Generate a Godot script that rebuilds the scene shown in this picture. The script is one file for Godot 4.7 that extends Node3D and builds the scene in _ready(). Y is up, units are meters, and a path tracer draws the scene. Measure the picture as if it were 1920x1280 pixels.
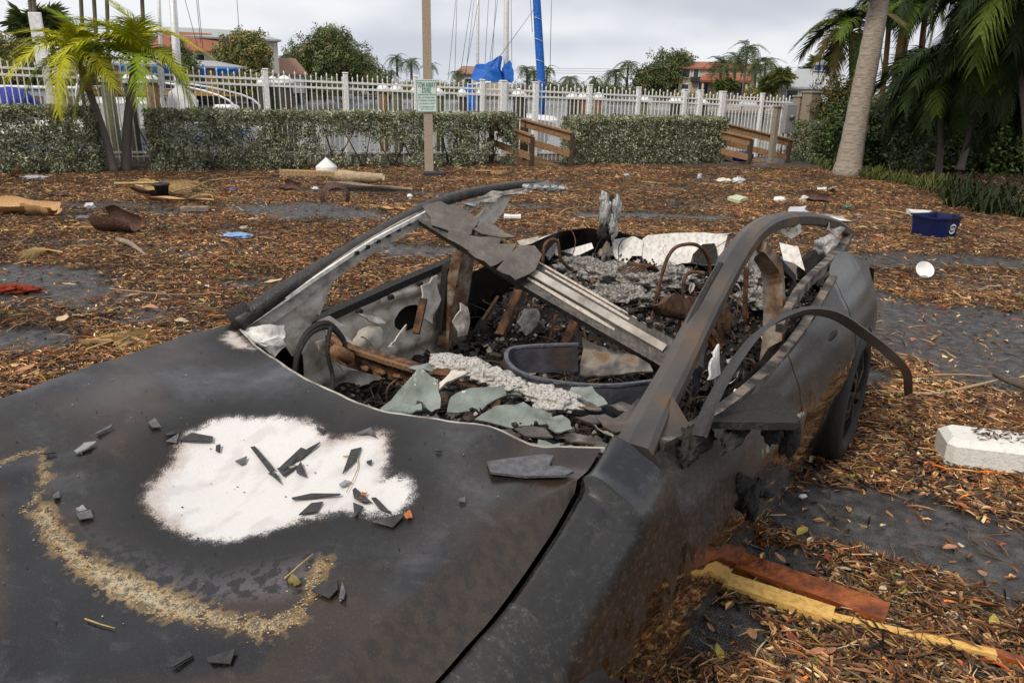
extends Node3D
# A burnt-out car in a storm-littered car park beside a boat canal, under an overcast sky.

var rng := RandomNumberGenerator.new()
var used := {}
var cloud := FastNoiseLite.new()
var rough := FastNoiseLite.new()
var fine := FastNoiseLite.new()
var M := {}
var textures := {}

# ---------------------------------------------------------------- helpers
func numbered(called: String) -> String:
	if not used.has(called):
		used[called] = 0
		return called
	used[called] += 1
	return "%s_%03d" % [called, used[called]]

func tag(o: Node3D, label: String, category: String, group := "") -> Node3D:
	o.set_meta("label", label)
	o.set_meta("category", category)
	if group != "":
		o.set_meta("group", group)
	return o

func thing(called: String, label: String, category: String, at := Vector3.ZERO, turn := 0.0, group := "") -> Node3D:
	var o := Node3D.new()
	o.name = numbered(called)
	add_child(o, true)
	o.position = at
	o.rotation.y = turn
	return tag(o, label, category, group)

func part(parent: Node3D, called: String, mesh: Mesh, material: Material, label := "") -> MeshInstance3D:
	var o := MeshInstance3D.new()
	o.name = called if parent != self else numbered(called)
	o.mesh = mesh
	o.material_override = material
	parent.add_child(o, true)
	if label != "":
		o.set_meta("label", label)
	return o

func single(called: String, label: String, category: String, mesh: Mesh, material: Material, at := Vector3.ZERO, group := "") -> MeshInstance3D:
	var o := part(self, called, mesh, material)
	o.position = at
	tag(o, label, category, group)
	return o

func struct(called: String, mesh: Mesh, material: Material) -> MeshInstance3D:
	var o := part(self, called, mesh, material)
	o.set_meta("kind", "structure")
	return o

func copies(parent: Node3D, called: String, mesh: Mesh, material: Material, places: Array, colours: Array) -> MultiMeshInstance3D:
	var mm := MultiMesh.new()
	mm.transform_format = MultiMesh.TRANSFORM_3D
	mm.use_colors = true
	mm.mesh = mesh
	mm.instance_count = places.size()
	for i in places.size():
		mm.set_instance_transform(i, places[i])
		mm.set_instance_color(i, colours[i])
	var o := MultiMeshInstance3D.new()
	o.name = called if parent != self else numbered(called)
	o.multimesh = mm
	o.material_override = material
	parent.add_child(o, true)
	o.set_meta("kind", "stuff")
	return o

func rgb(r: float, g: float, b: float) -> Color:
	return Color(r / 255.0, g / 255.0, b / 255.0)

func lin(c: Color) -> Color:
	return c.srgb_to_linear()

func rr(a: float, b: float) -> float:
	return rng.randf_range(a, b)

func pick(a: Array):
	return a[rng.randi() % a.size()]

func noise_tex(called: String, colours: Array, freq := 0.02, octaves := 5, kind := FastNoiseLite.TYPE_SIMPLEX_SMOOTH, size := 512, normal := false, strength := 6.0) -> NoiseTexture2D:
	if textures.has(called):
		return textures[called]
	var n := FastNoiseLite.new()
	n.noise_type = kind
	n.seed = called.hash() % 1000
	n.frequency = freq
	n.fractal_octaves = octaves
	var t := NoiseTexture2D.new()
	t.width = size
	t.height = size
	t.seamless = true
	t.noise = n
	if normal:
		t.as_normal_map = true
		t.bump_strength = strength
	elif colours.size() > 0:
		var g := Gradient.new()
		var offs := PackedFloat32Array()
		var cols := PackedColorArray()
		for i in colours.size():
			offs.append(0.15 + 0.7 * i / maxf(1.0, colours.size() - 1.0))
			cols.append(colours[i])
		g.offsets = offs
		g.colors = cols
		t.color_ramp = g
	textures[called] = t
	return t

# a worn procedural surface: colours through a noise, a bump, laid on in world space
func surf(called: String, colours: Array, roughness := 0.8, metal := 0.0, per_metre := 1.0, freq := 0.02, bump := 0.6, bump_freq := 0.05) -> StandardMaterial3D:
	if M.has(called):
		return M[called]
	var m := StandardMaterial3D.new()
	m.resource_name = called
	if colours.size() == 1:
		m.albedo_color = colours[0]
	elif colours.size() == 2:
		# two tones of one colour: a shared shading noise under the lighter tone
		var a: float = lin(colours[0]).get_luminance() / maxf(0.001, lin(colours[1]).get_luminance())
		var step := clampf(roundf(sqrt(a) * 8.0) / 8.0, 0.375, 0.875)
		m.albedo_color = colours[1]
		m.albedo_texture = noise_tex("tone%d_%d" % [int(step * 1000), 20 if freq < 0.035 else 50], [Color(step, step, step), Color.WHITE], freq)
	else:
		m.albedo_texture = noise_tex(called, colours, freq)
	m.roughness = roughness
	m.metallic = metal
	m.metallic_specular = 0.5
	if bump > 0.0:
		m.normal_enabled = true
		m.normal_texture = noise_tex("bump%d" % int(bump_freq * 1000), [], bump_freq, 5, FastNoiseLite.TYPE_SIMPLEX_SMOOTH, 512, true, 8.0)
		m.normal_scale = bump
	m.uv1_triplanar = true
	m.uv1_scale = Vector3.ONE * per_metre
	M[called] = m
	return m

# white surfaces whose colour comes from each copy or vertex
func tinted(called: String, roughness := 0.8, back := 0.0) -> StandardMaterial3D:
	if M.has(called):
		return M[called]
	var m := StandardMaterial3D.new()
	m.vertex_color_use_as_albedo = true
	m.roughness = roughness
	m.cull_mode = BaseMaterial3D.CULL_DISABLED
	if back > 0.0:
		m.backlight_enabled = true
		m.backlight = Color(back, back, back * 0.6)
	M[called] = m
	return m

func begin(smooth := true) -> SurfaceTool:
	var st := SurfaceTool.new()
	st.begin(Mesh.PRIMITIVE_TRIANGLES)
	st.set_smooth_group(0 if smooth else -1)
	return st

func done(st: SurfaceTool) -> ArrayMesh:
	st.generate_normals()
	return st.commit()

func quad(st: SurfaceTool, a: Vector3, b: Vector3, c: Vector3, d: Vector3) -> void:
	for p in [a, b, c, a, c, d]:
		st.add_vertex(p)

func add_box(st: SurfaceTool, size: Vector3, t := Transform3D(), bevel := 0.0) -> void:
	var h := size * 0.5
	var b := minf(bevel, minf(h.x, minf(h.y, h.z)) * 0.9)
	if b <= 0.0:
		var p := []
		for x in [-1, 1]:
			for y in [-1, 1]:
				for z in [-1, 1]:
					p.append(t * Vector3(h.x * x, h.y * y, h.z * z))
		for f in [[0, 1, 3, 2], [4, 6, 7, 5], [0, 4, 5, 1], [2, 3, 7, 6], [0, 2, 6, 4], [1, 5, 7, 3]]:
			quad(st, p[f[3]], p[f[2]], p[f[1]], p[f[0]])
		return
	# chamfered: a stack of octagon rings
	var rings := [[-h.y, b, b], [-h.y + b, 0.0, b], [h.y - b, 0.0, b], [h.y, b, b]]
	var all := []
	for r in rings:
		var x: float = h.x - r[1]
		var z: float = h.z - r[1]
		var ring := []
		for q in [[1, 1, 0], [1, 1, 1], [-1, 1, 1], [-1, 1, 0], [-1, -1, 0], [-1, -1, 1], [1, -1, 1], [1, -1, 0]]:
			var px: float = q[0] * (x if q[2] == 0 else x - b)
			var pz: float = q[1] * (z - b if q[2] == 0 else z)
			ring.append(t * Vector3(px, r[0], pz))
		all.append(ring)
	for k in 3:
		for i in 8:
			var j := (i + 1) % 8
			quad(st, all[k][i], all[k][j], all[k + 1][j], all[k + 1][i])
	for k in [0, 3]:
		for i in range(1, 7):
			st.add_vertex(all[k][0])
			st.add_vertex(all[k][i if k == 3 else i + 1])
			st.add_vertex(all[k][i + 1 if k == 3 else i])

func box(size: Vector3, bevel := 0.0, t := Transform3D()) -> ArrayMesh:
	var st := begin(false)
	add_box(st, size, t, bevel)
	return done(st)

func frame_of(d: Vector3, up := Vector3.UP) -> Basis:
	var z := d.normalized()
	if absf(z.dot(up)) > 0.98:
		up = Vector3.RIGHT
	var x := up.cross(z).normalized()
	return Basis(x, z.cross(x), z)

# a closed profile swept along a path; scales give a taper
func add_sweep(st: SurfaceTool, path: Array, profile: Array, scales := [], up := Vector3.UP, caps := true) -> void:
	var rings := []
	if absf((path[path.size() - 1] - path[0]).normalized().dot(up)) > 0.8:
		up = Vector3.FORWARD
	for i in path.size():
		var d: Vector3 = path[mini(i + 1, path.size() - 1)] - path[maxi(i - 1, 0)]
		var b := frame_of(d, up)
		var s := 1.0
		if scales.size() > 1:
			var e := float(i) / maxf(1.0, path.size() - 1.0) * (scales.size() - 1.0)
			s = lerpf(scales[int(e)], scales[mini(int(e) + 1, scales.size() - 1)], e - int(e))
		var ring := []
		for p in profile:
			ring.append(path[i] + b.x * p.x * s + b.y * p.y * s)
		rings.append(ring)
	var n := profile.size()
	for i in rings.size() - 1:
		for k in n:
			var l := (k + 1) % n
			quad(st, rings[i][k], rings[i + 1][k], rings[i + 1][l], rings[i][l])
	if caps:
		for e in [0, rings.size() - 1]:
			for k in range(1, n - 1):
				st.add_vertex(rings[e][0])
				st.add_vertex(rings[e][k if e == 0 else k + 1])
				st.add_vertex(rings[e][k + 1 if e == 0 else k])

func circle(r: float, n: int) -> Array:
	var a := []
	for i in n:
		a.append(Vector2(cos(TAU * i / n), sin(TAU * i / n)) * r)
	return a

func rect(w: float, h: float) -> Array:
	return [Vector2(w, h) * 0.5, Vector2(-w, h) * 0.5, Vector2(-w, -h) * 0.5, Vector2(w, -h) * 0.5]

func tube(path: Array, r: float, n := 8, scales := []) -> ArrayMesh:
	var st := begin()
	add_sweep(st, path, circle(r, n), scales)
	return done(st)

func bar(path: Array, w: float, h: float, scales := [], up := Vector3.UP) -> ArrayMesh:
	var st := begin(false)
	add_sweep(st, path, rect(w, h), scales, up)
	return done(st)

func smooth_path(p: Array, per := 5) -> Array:
	var o := []
	for i in p.size() - 1:
		var a = p[maxi(i - 1, 0)]
		var d = p[mini(i + 2, p.size() - 1)]
		for k in per:
			o.append(p[i].cubic_interpolate(p[i + 1], a, d, float(k) / per))
	o.append(p[p.size() - 1])
	return o

func lathe(points: Array, n := 20) -> ArrayMesh:
	var st := begin()
	for i in points.size() - 1:
		for k in n:
			var a := TAU * k / n
			var b := TAU * (k + 1) / n
			var p: Vector2 = points[i]
			var q: Vector2 = points[i + 1]
			quad(st, Vector3(cos(a) * p.x, p.y, sin(a) * p.x), Vector3(cos(a) * q.x, q.y, sin(a) * q.x), Vector3(cos(b) * q.x, q.y, sin(b) * q.x), Vector3(cos(b) * p.x, p.y, sin(b) * p.x))
	return done(st)

# a sheet of points f(u, v) in 0..1, with uv
func grid(nu: int, nv: int, f: Callable, keep = null) -> ArrayMesh:
	var st := begin()
	var p := PackedVector3Array()
	for j in nv + 1:
		for i in nu + 1:
			var uv := Vector2(float(i) / nu, float(j) / nv)
			p.append(f.call(uv.x, uv.y))
			st.set_uv(uv)
			st.add_vertex(p[p.size() - 1])
	for j in nv:
		for i in nu:
			if keep != null and not keep.call((i + 0.5) / nu, (j + 0.5) / nv):
				continue
			var a := j * (nu + 1) + i
			for k in [a, a + 1, a + nu + 2, a, a + nu + 2, a + nu + 1]:
				st.add_index(k)
	return done(st)

# a thin plate cut to an outline of points in space, with a real thickness and a little warp
func plate(outline: Array, thick := 0.003, warp := 0.0, seed_at := 0.0) -> ArrayMesh:
	var c := Vector3.ZERO
	for p in outline:
		c += p
	c /= outline.size()
	var n := Vector3.ZERO
	for i in outline.size():
		n += (outline[i] - c).cross(outline[(i + 1) % outline.size()] - c)
	n = n.normalized()
	if n.y < 0:
		n = -n
	var bx := frame_of(n)
	# break long edges so that sheets end raggedly
	if warp > 0.03:
		var ragged := []
		for i in outline.size():
			var p: Vector3 = outline[i]
			var q: Vector3 = outline[(i + 1) % outline.size()]
			ragged.append(p)
			var side := (q - p).cross(n)
			for k in [0.34, 0.68]:
				ragged.append(p.lerp(q, k) + side * fine.get_noise_2d(i * 37.0 + k * 90.0 + seed_at * 50.0, seed_at * 70.0) * 0.16)
		outline = ragged
	var flat := PackedVector2Array()
	for p in outline:
		flat.append(Vector2((p - c).dot(bx.x), (p - c).dot(bx.y)))
	var size := 0.0
	for q in flat:
		size = maxf(size, q.length())
	var m := flat.size()
	var at := func(k: int, f: float, side: float) -> Vector3:
		var q: Vector2 = flat[k] * f
		var own: float = (outline[k] - c).dot(n) * f
		var keep := 0.0 if warp == 0.0 else (fine.get_noise_2d(q.x / size * 9.0 + seed_at * 31.0, q.y / size * 9.0) * warp * size + (q.length() / size) ** 2 * warp * size * 0.6)
		return c + bx.x * q.x + bx.y * q.y + n * (keep + own + side * thick)
	var st := begin()
	var steps := [1.0, 0.7, 0.36, 0.0]
	for s in 2:
		st.set_smooth_group(s + 1)
		for i in m:
			var j := (i + 1) % m
			for k in 3:
				if k < 2:
					quad(st, at.call(i, steps[k], s), at.call(j, steps[k], s), at.call(j, steps[k + 1], s), at.call(i, steps[k + 1], s))
				else:
					for v in [at.call(i, steps[k], s), at.call(j, steps[k], s), at.call(0, 0.0, s)]:
						st.add_vertex(v)
	st.set_smooth_group(-1)
	for i in m:
		var j := (i + 1) % m
		quad(st, at.call(i, 1.0, 0.0), at.call(j, 1.0, 0.0), at.call(j, 1.0, 1.0), at.call(i, 1.0, 1.0))
	return done(st)

# a lump: a sphere pushed about by noise
func lump(size: Vector3, rough_by := 0.25, freq := 1.5, seed_at := 0.0, nu := 18, nv := 11) -> ArrayMesh:
	return grid(nu, nv, func(u: float, v: float) -> Vector3:
		var d := Vector3(sin(PI * v) * cos(TAU * u), cos(PI * v), sin(PI * v) * sin(TAU * u))
		var k := 1.0 + rough.get_noise_3dv(d * freq * 10.0 + Vector3.ONE * seed_at * 37.0) * rough_by * 2.0 + fine.get_noise_3dv(d * freq * 12.0 + Vector3.ONE * seed_at) * rough_by * 0.7
		return d * size * 0.5 * k)

# a polygon in 2-D as a flat-topped extrusion, for letters' backing plates and house walls
func add_prism(st: SurfaceTool, pts: PackedVector2Array, z0: float, z1: float, t := Transform3D()) -> void:
	var idx := Geometry2D.triangulate_polygon(pts)
	for s in [z0, z1]:
		for i in idx:
			st.add_vertex(t * Vector3(pts[i].x, pts[i].y, s))
	for i in pts.size():
		var j := (i + 1) % pts.size()
		quad(st, t * Vector3(pts[i].x, pts[i].y, z0), t * Vector3(pts[j].x, pts[j].y, z0), t * Vector3(pts[j].x, pts[j].y, z1), t * Vector3(pts[i].x, pts[i].y, z1))

func text(words: String, size: float, depth := 0.002) -> TextMesh:
	var t := TextMesh.new()
	var f := SystemFont.new()
	f.font_names = PackedStringArray(["Droid Sans"])
	f.font_weight = 700
	t.font = f
	t.text = words
	t.font_size = 32
	t.pixel_size = size / 32.0
	t.depth = depth
	return t

# ---------------------------------------------------------------- the promenade: fence, hedges and quay run along this line
const QUAY := Vector3(-9.28, 0, -13.84)
const ALONG := Vector3(0.92343, 0, -0.38376)
const OUT := Vector3(-0.38376, 0, -0.92343)
const QUAY_TURN := 0.39386

func quay(s: float, y: float, t: float) -> Vector3:
	return QUAY + ALONG * s + OUT * t + Vector3.UP * y

# bare patches where the asphalt shows through the litter: centre, half widths in metres
var bare := []

func litter_at(x: float, z: float) -> float:
	var v := 0.72 + rough.get_noise_2d(x * 6.0, z * 9.0) * 0.75 + fine.get_noise_2d(x * 22.0, z * 30.0) * 0.5
	for b in bare:
		var d := Vector2((x - b[0]) / b[2], (z - b[1]) / b[3]).length() + rough.get_noise_2d(x * 14.0 + 50.0, z * 14.0) * 0.55
		if d < 1.35:
			v -= clampf((1.35 - d) * 2.6, 0.0, 1.6)
	return clampf(v, 0.0, 1.0)

func _ready() -> void:
	rng.seed = 20
	cloud.seed = 4
	cloud.frequency = 0.01
	cloud.fractal_octaves = 5
	rough.seed = 9
	rough.frequency = 0.08
	rough.fractal_octaves = 3
	fine.seed = 3
	fine.frequency = 0.1
	fine.fractal_octaves = 4
	# camera
	var cam := Camera3D.new()
	cam.name = "camera"
	cam.fov = 48.37
	cam.near = 0.05
	cam.far = 900.0
	add_child(cam)
	var x0 := Vector3.RIGHT
	var pitch := deg_to_rad(18.58)
	var roll := deg_to_rad(1.34)
	var f0 := Vector3(0, -sin(pitch), -cos(pitch))
	var u0 := x0.cross(f0)
	var x1 := x0 * cos(roll) + u0 * sin(roll)
	cam.transform = Transform3D(Basis(x1, x1.cross(f0), -f0), Vector3(0, 1.742, 0))
	cam.current = true
	# sky and light: a bright, even overcast
	var we := WorldEnvironment.new()
	we.name = "environment"
	var env := Environment.new()
	env.background_mode = Environment.BG_SKY
	env.sky = Sky.new()
	env.sky.sky_material = overcast()
	env.background_energy_multiplier = 1.0
	env.tonemap_mode = Environment.TONE_MAPPER_LINEAR
	env.tonemap_exposure = 1.2
	env.sdfgi_enabled = true
	env.ssao_enabled = true
	env.ssil_enabled = true
	we.environment = env
	add_child(we)
	var sun := DirectionalLight3D.new()
	sun.name = "sun"
	sun.light_color = Color(1.0, 0.95, 0.88)
	sun.light_energy = 0.8
	sun.light_angular_distance = 18.0
	sun.shadow_enabled = true
	sun.rotation = Vector3(deg_to_rad(-50), deg_to_rad(-40), 0)
	add_child(sun)
	setting()
	promenade()
	car()
	background()
	debris()

func overcast() -> PanoramaSkyMaterial:
	var w := 1024
	var h := 512
	var data := PackedFloat32Array()
	data.resize(w * h * 3)
	var k := 0
	for j in h:
		var el := PI * (0.5 - (j + 0.5) / h)
		var up := sin(el)
		for i in w:
			var az := TAU * (i + 0.5) / w
			var d := Vector3(cos(el) * cos(az), up, cos(el) * sin(az))
			var q := d * (1.0 / (maxf(up, 0.0) + 0.22))
			var c := cloud.get_noise_3d(q.x * 55.0, q.y * 120.0, q.z * 55.0) * 0.8 + cloud.get_noise_3d(q.x * 190.0 + 70.0, q.y * 400.0, q.z * 190.0) * 0.25
			var lit := smoothstep(-0.3, 0.38, c + 0.08)
			var col := Color(0.45, 0.48, 0.55).lerp(Color(0.84, 0.84, 0.845), lit)
			col = col.lerp(Color(0.60, 0.63, 0.69), clampf(1.0 - absf(up) * 6.0, 0.0, 1.0) * 0.6)
			if up < 0.0:
				col = Color(0.24, 0.22, 0.20)
			data[k] = col.r
			data[k + 1] = col.g
			data[k + 2] = col.b
			k += 3
	var im := Image.create_from_data(w, h, false, Image.FORMAT_RGBF, data.to_byte_array())
	var m := PanoramaSkyMaterial.new()
	m.panorama = ImageTexture.create_from_image(im)
	return m

# ---------------------------------------------------------------- ground, litter, water
func setting() -> void:
	for b in [[Vector3(-4.3, 0, -6.49), 0.75, 0.5], [Vector3(-2.95, 0, -10.68), 0.85, 0.6], [Vector3(-2.39, 0, -12.88), 1.5, 0.2], [Vector3(4.59, 0, -8.3), 1.7, 0.33], [Vector3(3.51, 0, -5.7), 1.15, 0.8], [Vector3(3.41, 0, -4.86), 0.5, 0.4], [Vector3(1.48, 0, -2.89), 0.33, 0.22], [Vector3(1.67, 0, -2.78), 0.3, 0.2], [Vector3(1.95, 0, -2.56), 0.25, 0.3], [Vector3(1.96, 0, -11.02), 0.9, 0.25], [Vector3(-1.08, 0, -8.23), 0.6, 0.3], [Vector3(-6.17, 0, -10.78), 0.8, 0.2], [Vector3(-4.6, 0, -10.3), 0.6, 0.18], [Vector3(1.01, 0, -2.53), 0.22, 0.12], [Vector3(2.18, 0, -4.68), 0.3, 0.2], [Vector3(-3.38, 0, -4.93), 0.4, 0.2], [Vector3(-0.54, 0, -11.67), 0.7, 0.2], [Vector3(0.71, 0, -2.15), 0.2, 0.12]]:
		bare.append([b[0].x, b[0].z, b[1], b[2]])
	# car park: one sheet up to the quay edge
	var st := begin(false)
	quad(st, quay(-90, 0, 1.75), quay(110, 0, 1.75), quay(110, 0, -70), quay(-90, 0, -70))
	var tar := surf("asphalt", [rgb(44, 43, 45), rgb(62, 61, 62), rgb(86, 84, 84)], 0.42, 0.0, 0.9, 0.02, 0.5, 0.3)
	tar.roughness_texture = noise_tex("wet", [Color(0.45, 0.45, 0.45), Color(1, 1, 1)], 0.012)
	struct("car_park_asphalt", done(st), tar)
	# painted bay line, worn through
	var line := begin(false)
	var la := Vector3(-3.2, 0, -11.07)
	var lb := Vector3(-2.67, 0, -10.11)
	var across := (lb - la).cross(Vector3.UP).normalized() * 0.05
	quad(line, la - across, la + across, lb + across, lb - across)
	struct("painted_bay_line", done(line), surf("road paint", [rgb(140, 138, 132), rgb(205, 203, 196)], 0.7, 0.0, 3.0, 0.03, 0.3))
	# the litter bed: a low rumpled sheet of shredded leaves that sinks under the asphalt where it is bare
	var bed := grid(300, 220, func(u: float, v: float) -> Vector3:
		var x := lerpf(-13.0, 14.0, u)
		var z := lerpf(-19.8, -0.2, v)
		var q := quay(0, 0, 0)
		var t := (Vector3(x, 0, z) - q).dot(OUT)
		if t > 0.9:
			x -= OUT.x * (t - 0.9)
			z -= OUT.z * (t - 0.9)
		var a := litter_at(x, z)
		return Vector3(x, -0.02 + a * 0.032 + a * rough.get_noise_2d(x * 30.0, z * 30.0) * 0.012, z))
	struct("litter_bed", bed, surf("mulch", [rgb(30, 23, 17), rgb(62, 46, 33), rgb(96, 72, 50), rgb(134, 102, 72)], 0.85, 0.0, 2.6, 0.09, 1.0, 0.3))
	scatter()
	# water, quay wall, far bank
	var w := begin(false)
	quad(w, Vector3(-420, -0.9, 5), Vector3(-420, -0.9, -420), Vector3(420, -0.9, -420), Vector3(420, -0.9, 5))
	var water := surf("water", [rgb(70, 76, 76)], 0.06, 0.0, 0.5, 0.02, 0.35, 0.02)
	water.uv1_world_triplanar = true
	struct("canal_water", done(w), water)
	st = begin(false)
	quad(st, quay(-90, -1.4, 1.75), quay(-90, 0, 1.75), quay(110, 0, 1.75), quay(110, -1.4, 1.75))
	struct("quay_face", done(st), surf("old concrete", [rgb(120, 112, 100), rgb(150, 142, 128), rgb(172, 164, 150)], 0.9))
	var shore := [Vector3(-160, -1, -78), Vector3(-59.33, -0.9, -91.03), Vector3(-39.52, -0.9, -103.27), Vector3(-24.3, -0.9, -144.87), Vector3(10.92, -0.9, -182.92), Vector3(25.74, -0.9, -175.5), Vector3(36.47, -0.9, -151.59), Vector3(46.86, -0.9, -132.12), Vector3(120, -1, -52)]
	st = begin(false)
	for i in shore.size() - 1:
		var a := Vector3(shore[i].x, 0.35, shore[i].z)
		var b := Vector3(shore[i + 1].x, 0.35, shore[i + 1].z)
		quad(st, a + Vector3.DOWN * 1.6, a, b, b + Vector3.DOWN * 1.6)
		quad(st, a, a * Vector3(6, 1, 6), b * Vector3(6, 1, 6), b)
	struct("far_bank", done(st), surf("bank", [rgb(90, 88, 70), rgb(120, 112, 92)], 0.95, 0.0, 0.2))

func leaf_mesh(length: float, width: float, curl: float) -> ArrayMesh:
	var st := begin()
	var rows := [[-0.5, 0.05, 0.0], [-0.2, 0.9, 0.6], [0.15, 1.0, 1.0], [0.5, 0.02, 0.2]]
	for i in 3:
		var a: Array = rows[i]
		var b: Array = rows[i + 1]
		for s in [-1.0, 1.0]:
			quad(st, Vector3(0, a[2] * curl * 0.4, a[0] * length), Vector3(0, b[2] * curl * 0.4, b[0] * length), Vector3(s * b[1] * width * 0.5, b[2] * curl, b[0] * length), Vector3(s * a[1] * width * 0.5, a[2] * curl, a[0] * length))
	return done(st)

func twig_mesh(length: float, r: float) -> ArrayMesh:
	var p := [Vector3(0, 0, -0.5), Vector3(0.05, 0.03, -0.15), Vector3(-0.03, 0.02, 0.2), Vector3(0.04, 0, 0.5)]
	for i in 4:
		p[i] *= length
	return tube(p, r, 3, [1.0, 0.9, 0.7, 0.4])

func scatter() -> void:
	var palette := [rgb(122, 86, 56), rgb(100, 70, 46), rgb(146, 107, 68), rgb(74, 54, 38), rgb(52, 39, 30), rgb(176, 136, 92), rgb(122, 80, 50), rgb(98, 63, 42), rgb(194, 160, 116), rgb(142, 96, 54), rgb(94, 77, 54), rgb(40, 31, 26), rgb(116, 98, 70), rgb(86, 74, 62)]
	var rare := [rgb(196, 116, 44), rgb(150, 140, 58), rgb(206, 176, 128), rgb(176, 84, 48), rgb(120, 126, 60), rgb(214, 200, 170)]
	var m := tinted("litter", 0.62)
	var shapes := [
		["leaf_litter", leaf_mesh(0.042, 0.017, 0.007), 95000, 0.35, 1.1],
		["curled_leaf_litter", leaf_mesh(0.05, 0.02, -0.015), 50000, 0.4, 1.0],
		["bark_chip_litter", box(Vector3(0.008, 0.003, 0.024), 0.0), 100000, 0.5, 1.2],
		["twig_litter", twig_mesh(0.10, 0.0018), 45000, 0.18, 1.5],
		["shredded_blade_litter", leaf_mesh(0.10, 0.005, 0.010), 80000, 0.25, 1.2]]
	for s in shapes:
		var n := 0
		var places := []
		var cols := []
		while n < s[2]:
			# thin out with distance from where people stand; the sector in view with a margin
			var z := -1.1 - 17.5 * pow(rng.randf(), 1.35)
			var x := rr(-1.0, 1.0) * (absf(z) * 0.74 + 1.8) + 0.4
			if (Vector3(x, 0, z) - QUAY).dot(OUT) > 0.75:
				continue
			var a := litter_at(x, z)
			if rng.randf() > a * 1.15 + 0.05:
				continue
			var b := Basis(Vector3.UP, rr(0, TAU)) * Basis(Vector3.RIGHT, rr(-s[3], s[3])) * Basis(Vector3.BACK, rr(-s[3], s[3]) * 1.6)
			b = b.scaled(Vector3.ONE * (rr(0.45, 1.25) * s[4] * (1.0 + absf(z) * 0.02)))
			var y := a * 0.026 + rr(0.0, 0.014)
			var c: Color = lin(pick(rare) if rng.randf() < 0.045 else pick(palette))
			var k := rr(0.85, 1.5) * (1.0 + 0.7 * rough.get_noise_2d(x * 5.0 + 80.0, z * 7.0))
			places.append(Transform3D(b, Vector3(x, y, z)))
			cols.append(Color(c.r * k, c.g * k, c.b * k))
			n += 1
		var o := copies(self, s[0], s[1], m, places, cols)
		tag(o, {"leaf_litter": "small brown fallen leaves strewn over the whole car park", "curled_leaf_litter": "curled dead leaves strewn among the litter of the car park", "bark_chip_litter": "dark bark chips strewn over the asphalt among the leaves", "twig_litter": "thin broken twigs strewn over the leaf litter", "shredded_blade_litter": "shredded straw and grass blades strewn over the car park"}[s[0]], "litter")

# ---------------------------------------------------------------- fence, hedges, posts, ramps
func leaf_clump(n: int, spread: float, length: float, width: float, seed_at: int) -> ArrayMesh:
	var r := RandomNumberGenerator.new()
	r.seed = seed_at
	var st := begin(false)
	for i in n:
		var b := Basis.from_euler(Vector3(r.randf_range(-1.2, 1.2), r.randf_range(0, TAU), r.randf_range(-0.8, 0.8)))
		var o := Vector3(r.randf_range(-1, 1), r.randf_range(-1, 1), r.randf_range(-1, 1)) * spread
		var l := length * r.randf_range(0.7, 1.2)
		var pts := [Vector3(0, 0, -0.5), Vector3(0.5, 0.08, 0), Vector3(0, 0, 0.5), Vector3(-0.5, 0.08, 0)]
		for k in 4:
			pts[k] = o + b * Vector3(pts[k].x * width, pts[k].y * width, pts[k].z * l)
		for k in [0, 1, 2, 0, 2, 3]:
			st.add_vertex(pts[k])
	return done(st)

func hedge(s0: float, s1: float, t0: float, t1: float, height: float, label: String, count: int, open: float, base: Array, drop := 0.0, called := "clipped_hedge", group := "clipped hedges along the fence") -> void:
	var mid := (s0 + s1) * 0.5
	var h := thing(called, label, "hedge", quay(mid, -drop, (t0 + t1) * 0.5), QUAY_TURN, group)
	var places := []
	var cols := []
	var half := Vector3((s1 - s0) * 0.5, height * 0.5, (t1 - t0) * 0.5)
	var tries := 0
	while places.size() < count and tries < count * 6:
		tries += 1
		var p := Vector3(rr(-1, 1), rr(-1, 1), rr(-1, 1))
		var out := rng.randf()
		# most leaves stand in the outer shell: front, top, ends and back
		if out < 0.42:
			p.z = 1.0 - absf(rng.randfn(0, 0.16))
		elif out < 0.66:
			p.y = 1.0 - absf(rng.randfn(0, 0.10))
		elif out < 0.78:
			p.x = (1.0 - absf(rng.randfn(0, 0.05))) * (1 if rng.randf() < 0.5 else -1)
		elif out < 0.9:
			p.z = -1.0 + absf(rng.randfn(0, 0.2))
		var q := p * half
		var wob := rough.get_noise_3d((q.x + mid) * 14.0, q.y * 14.0, q.z * 14.0)
		if open > 0.0 and p.y < 0.55 and wob + fine.get_noise_3d((q.x + mid) * 8.0, q.y * 10.0, 3.0) * 0.9 > 0.55 - open:
			continue
		q *= 1.0 + wob * 0.05
		q.y += half.y + wob * 0.04
		if q.y < 0.03:
			continue
		places.append(Transform3D(Basis.from_euler(Vector3(rr(0, TAU), rr(0, TAU), rr(0, TAU))).scaled(Vector3.ONE * rr(0.7, 1.3)), q))
		var c: Color = lin(pick(base))
		cols.append(c * rr(0.75, 1.25))
	copies(h, "foliage", leaf_clump(7, 0.045, 0.055, 0.026, 5), tinted("hedge leaf", 0.6, 0.25), places, cols)
	var bark := surf("bark", [rgb(62, 52, 44), rgb(98, 86, 74)], 0.9, 0.0, 4.0)
	var n := int((s1 - s0) / 0.6)
	for i in n:
		var x := -half.x + (i + rr(0.25, 0.75)) * (s1 - s0) / n
		var z := rr(-0.2, 0.25)
		for k in 2:
			var lean := rr(0.15, 0.45) * (1 if k == 0 else -1)
			part(h, "stem", tube([Vector3(x, 0, z), Vector3(x + lean * 0.4, height * 0.3, z + rr(-0.1, 0.1)), Vector3(x + lean, height * 0.75, z + rr(-0.2, 0.2))], rr(0.012, 0.024), 6, [1.0, 0.8, 0.4]), bark)

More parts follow.
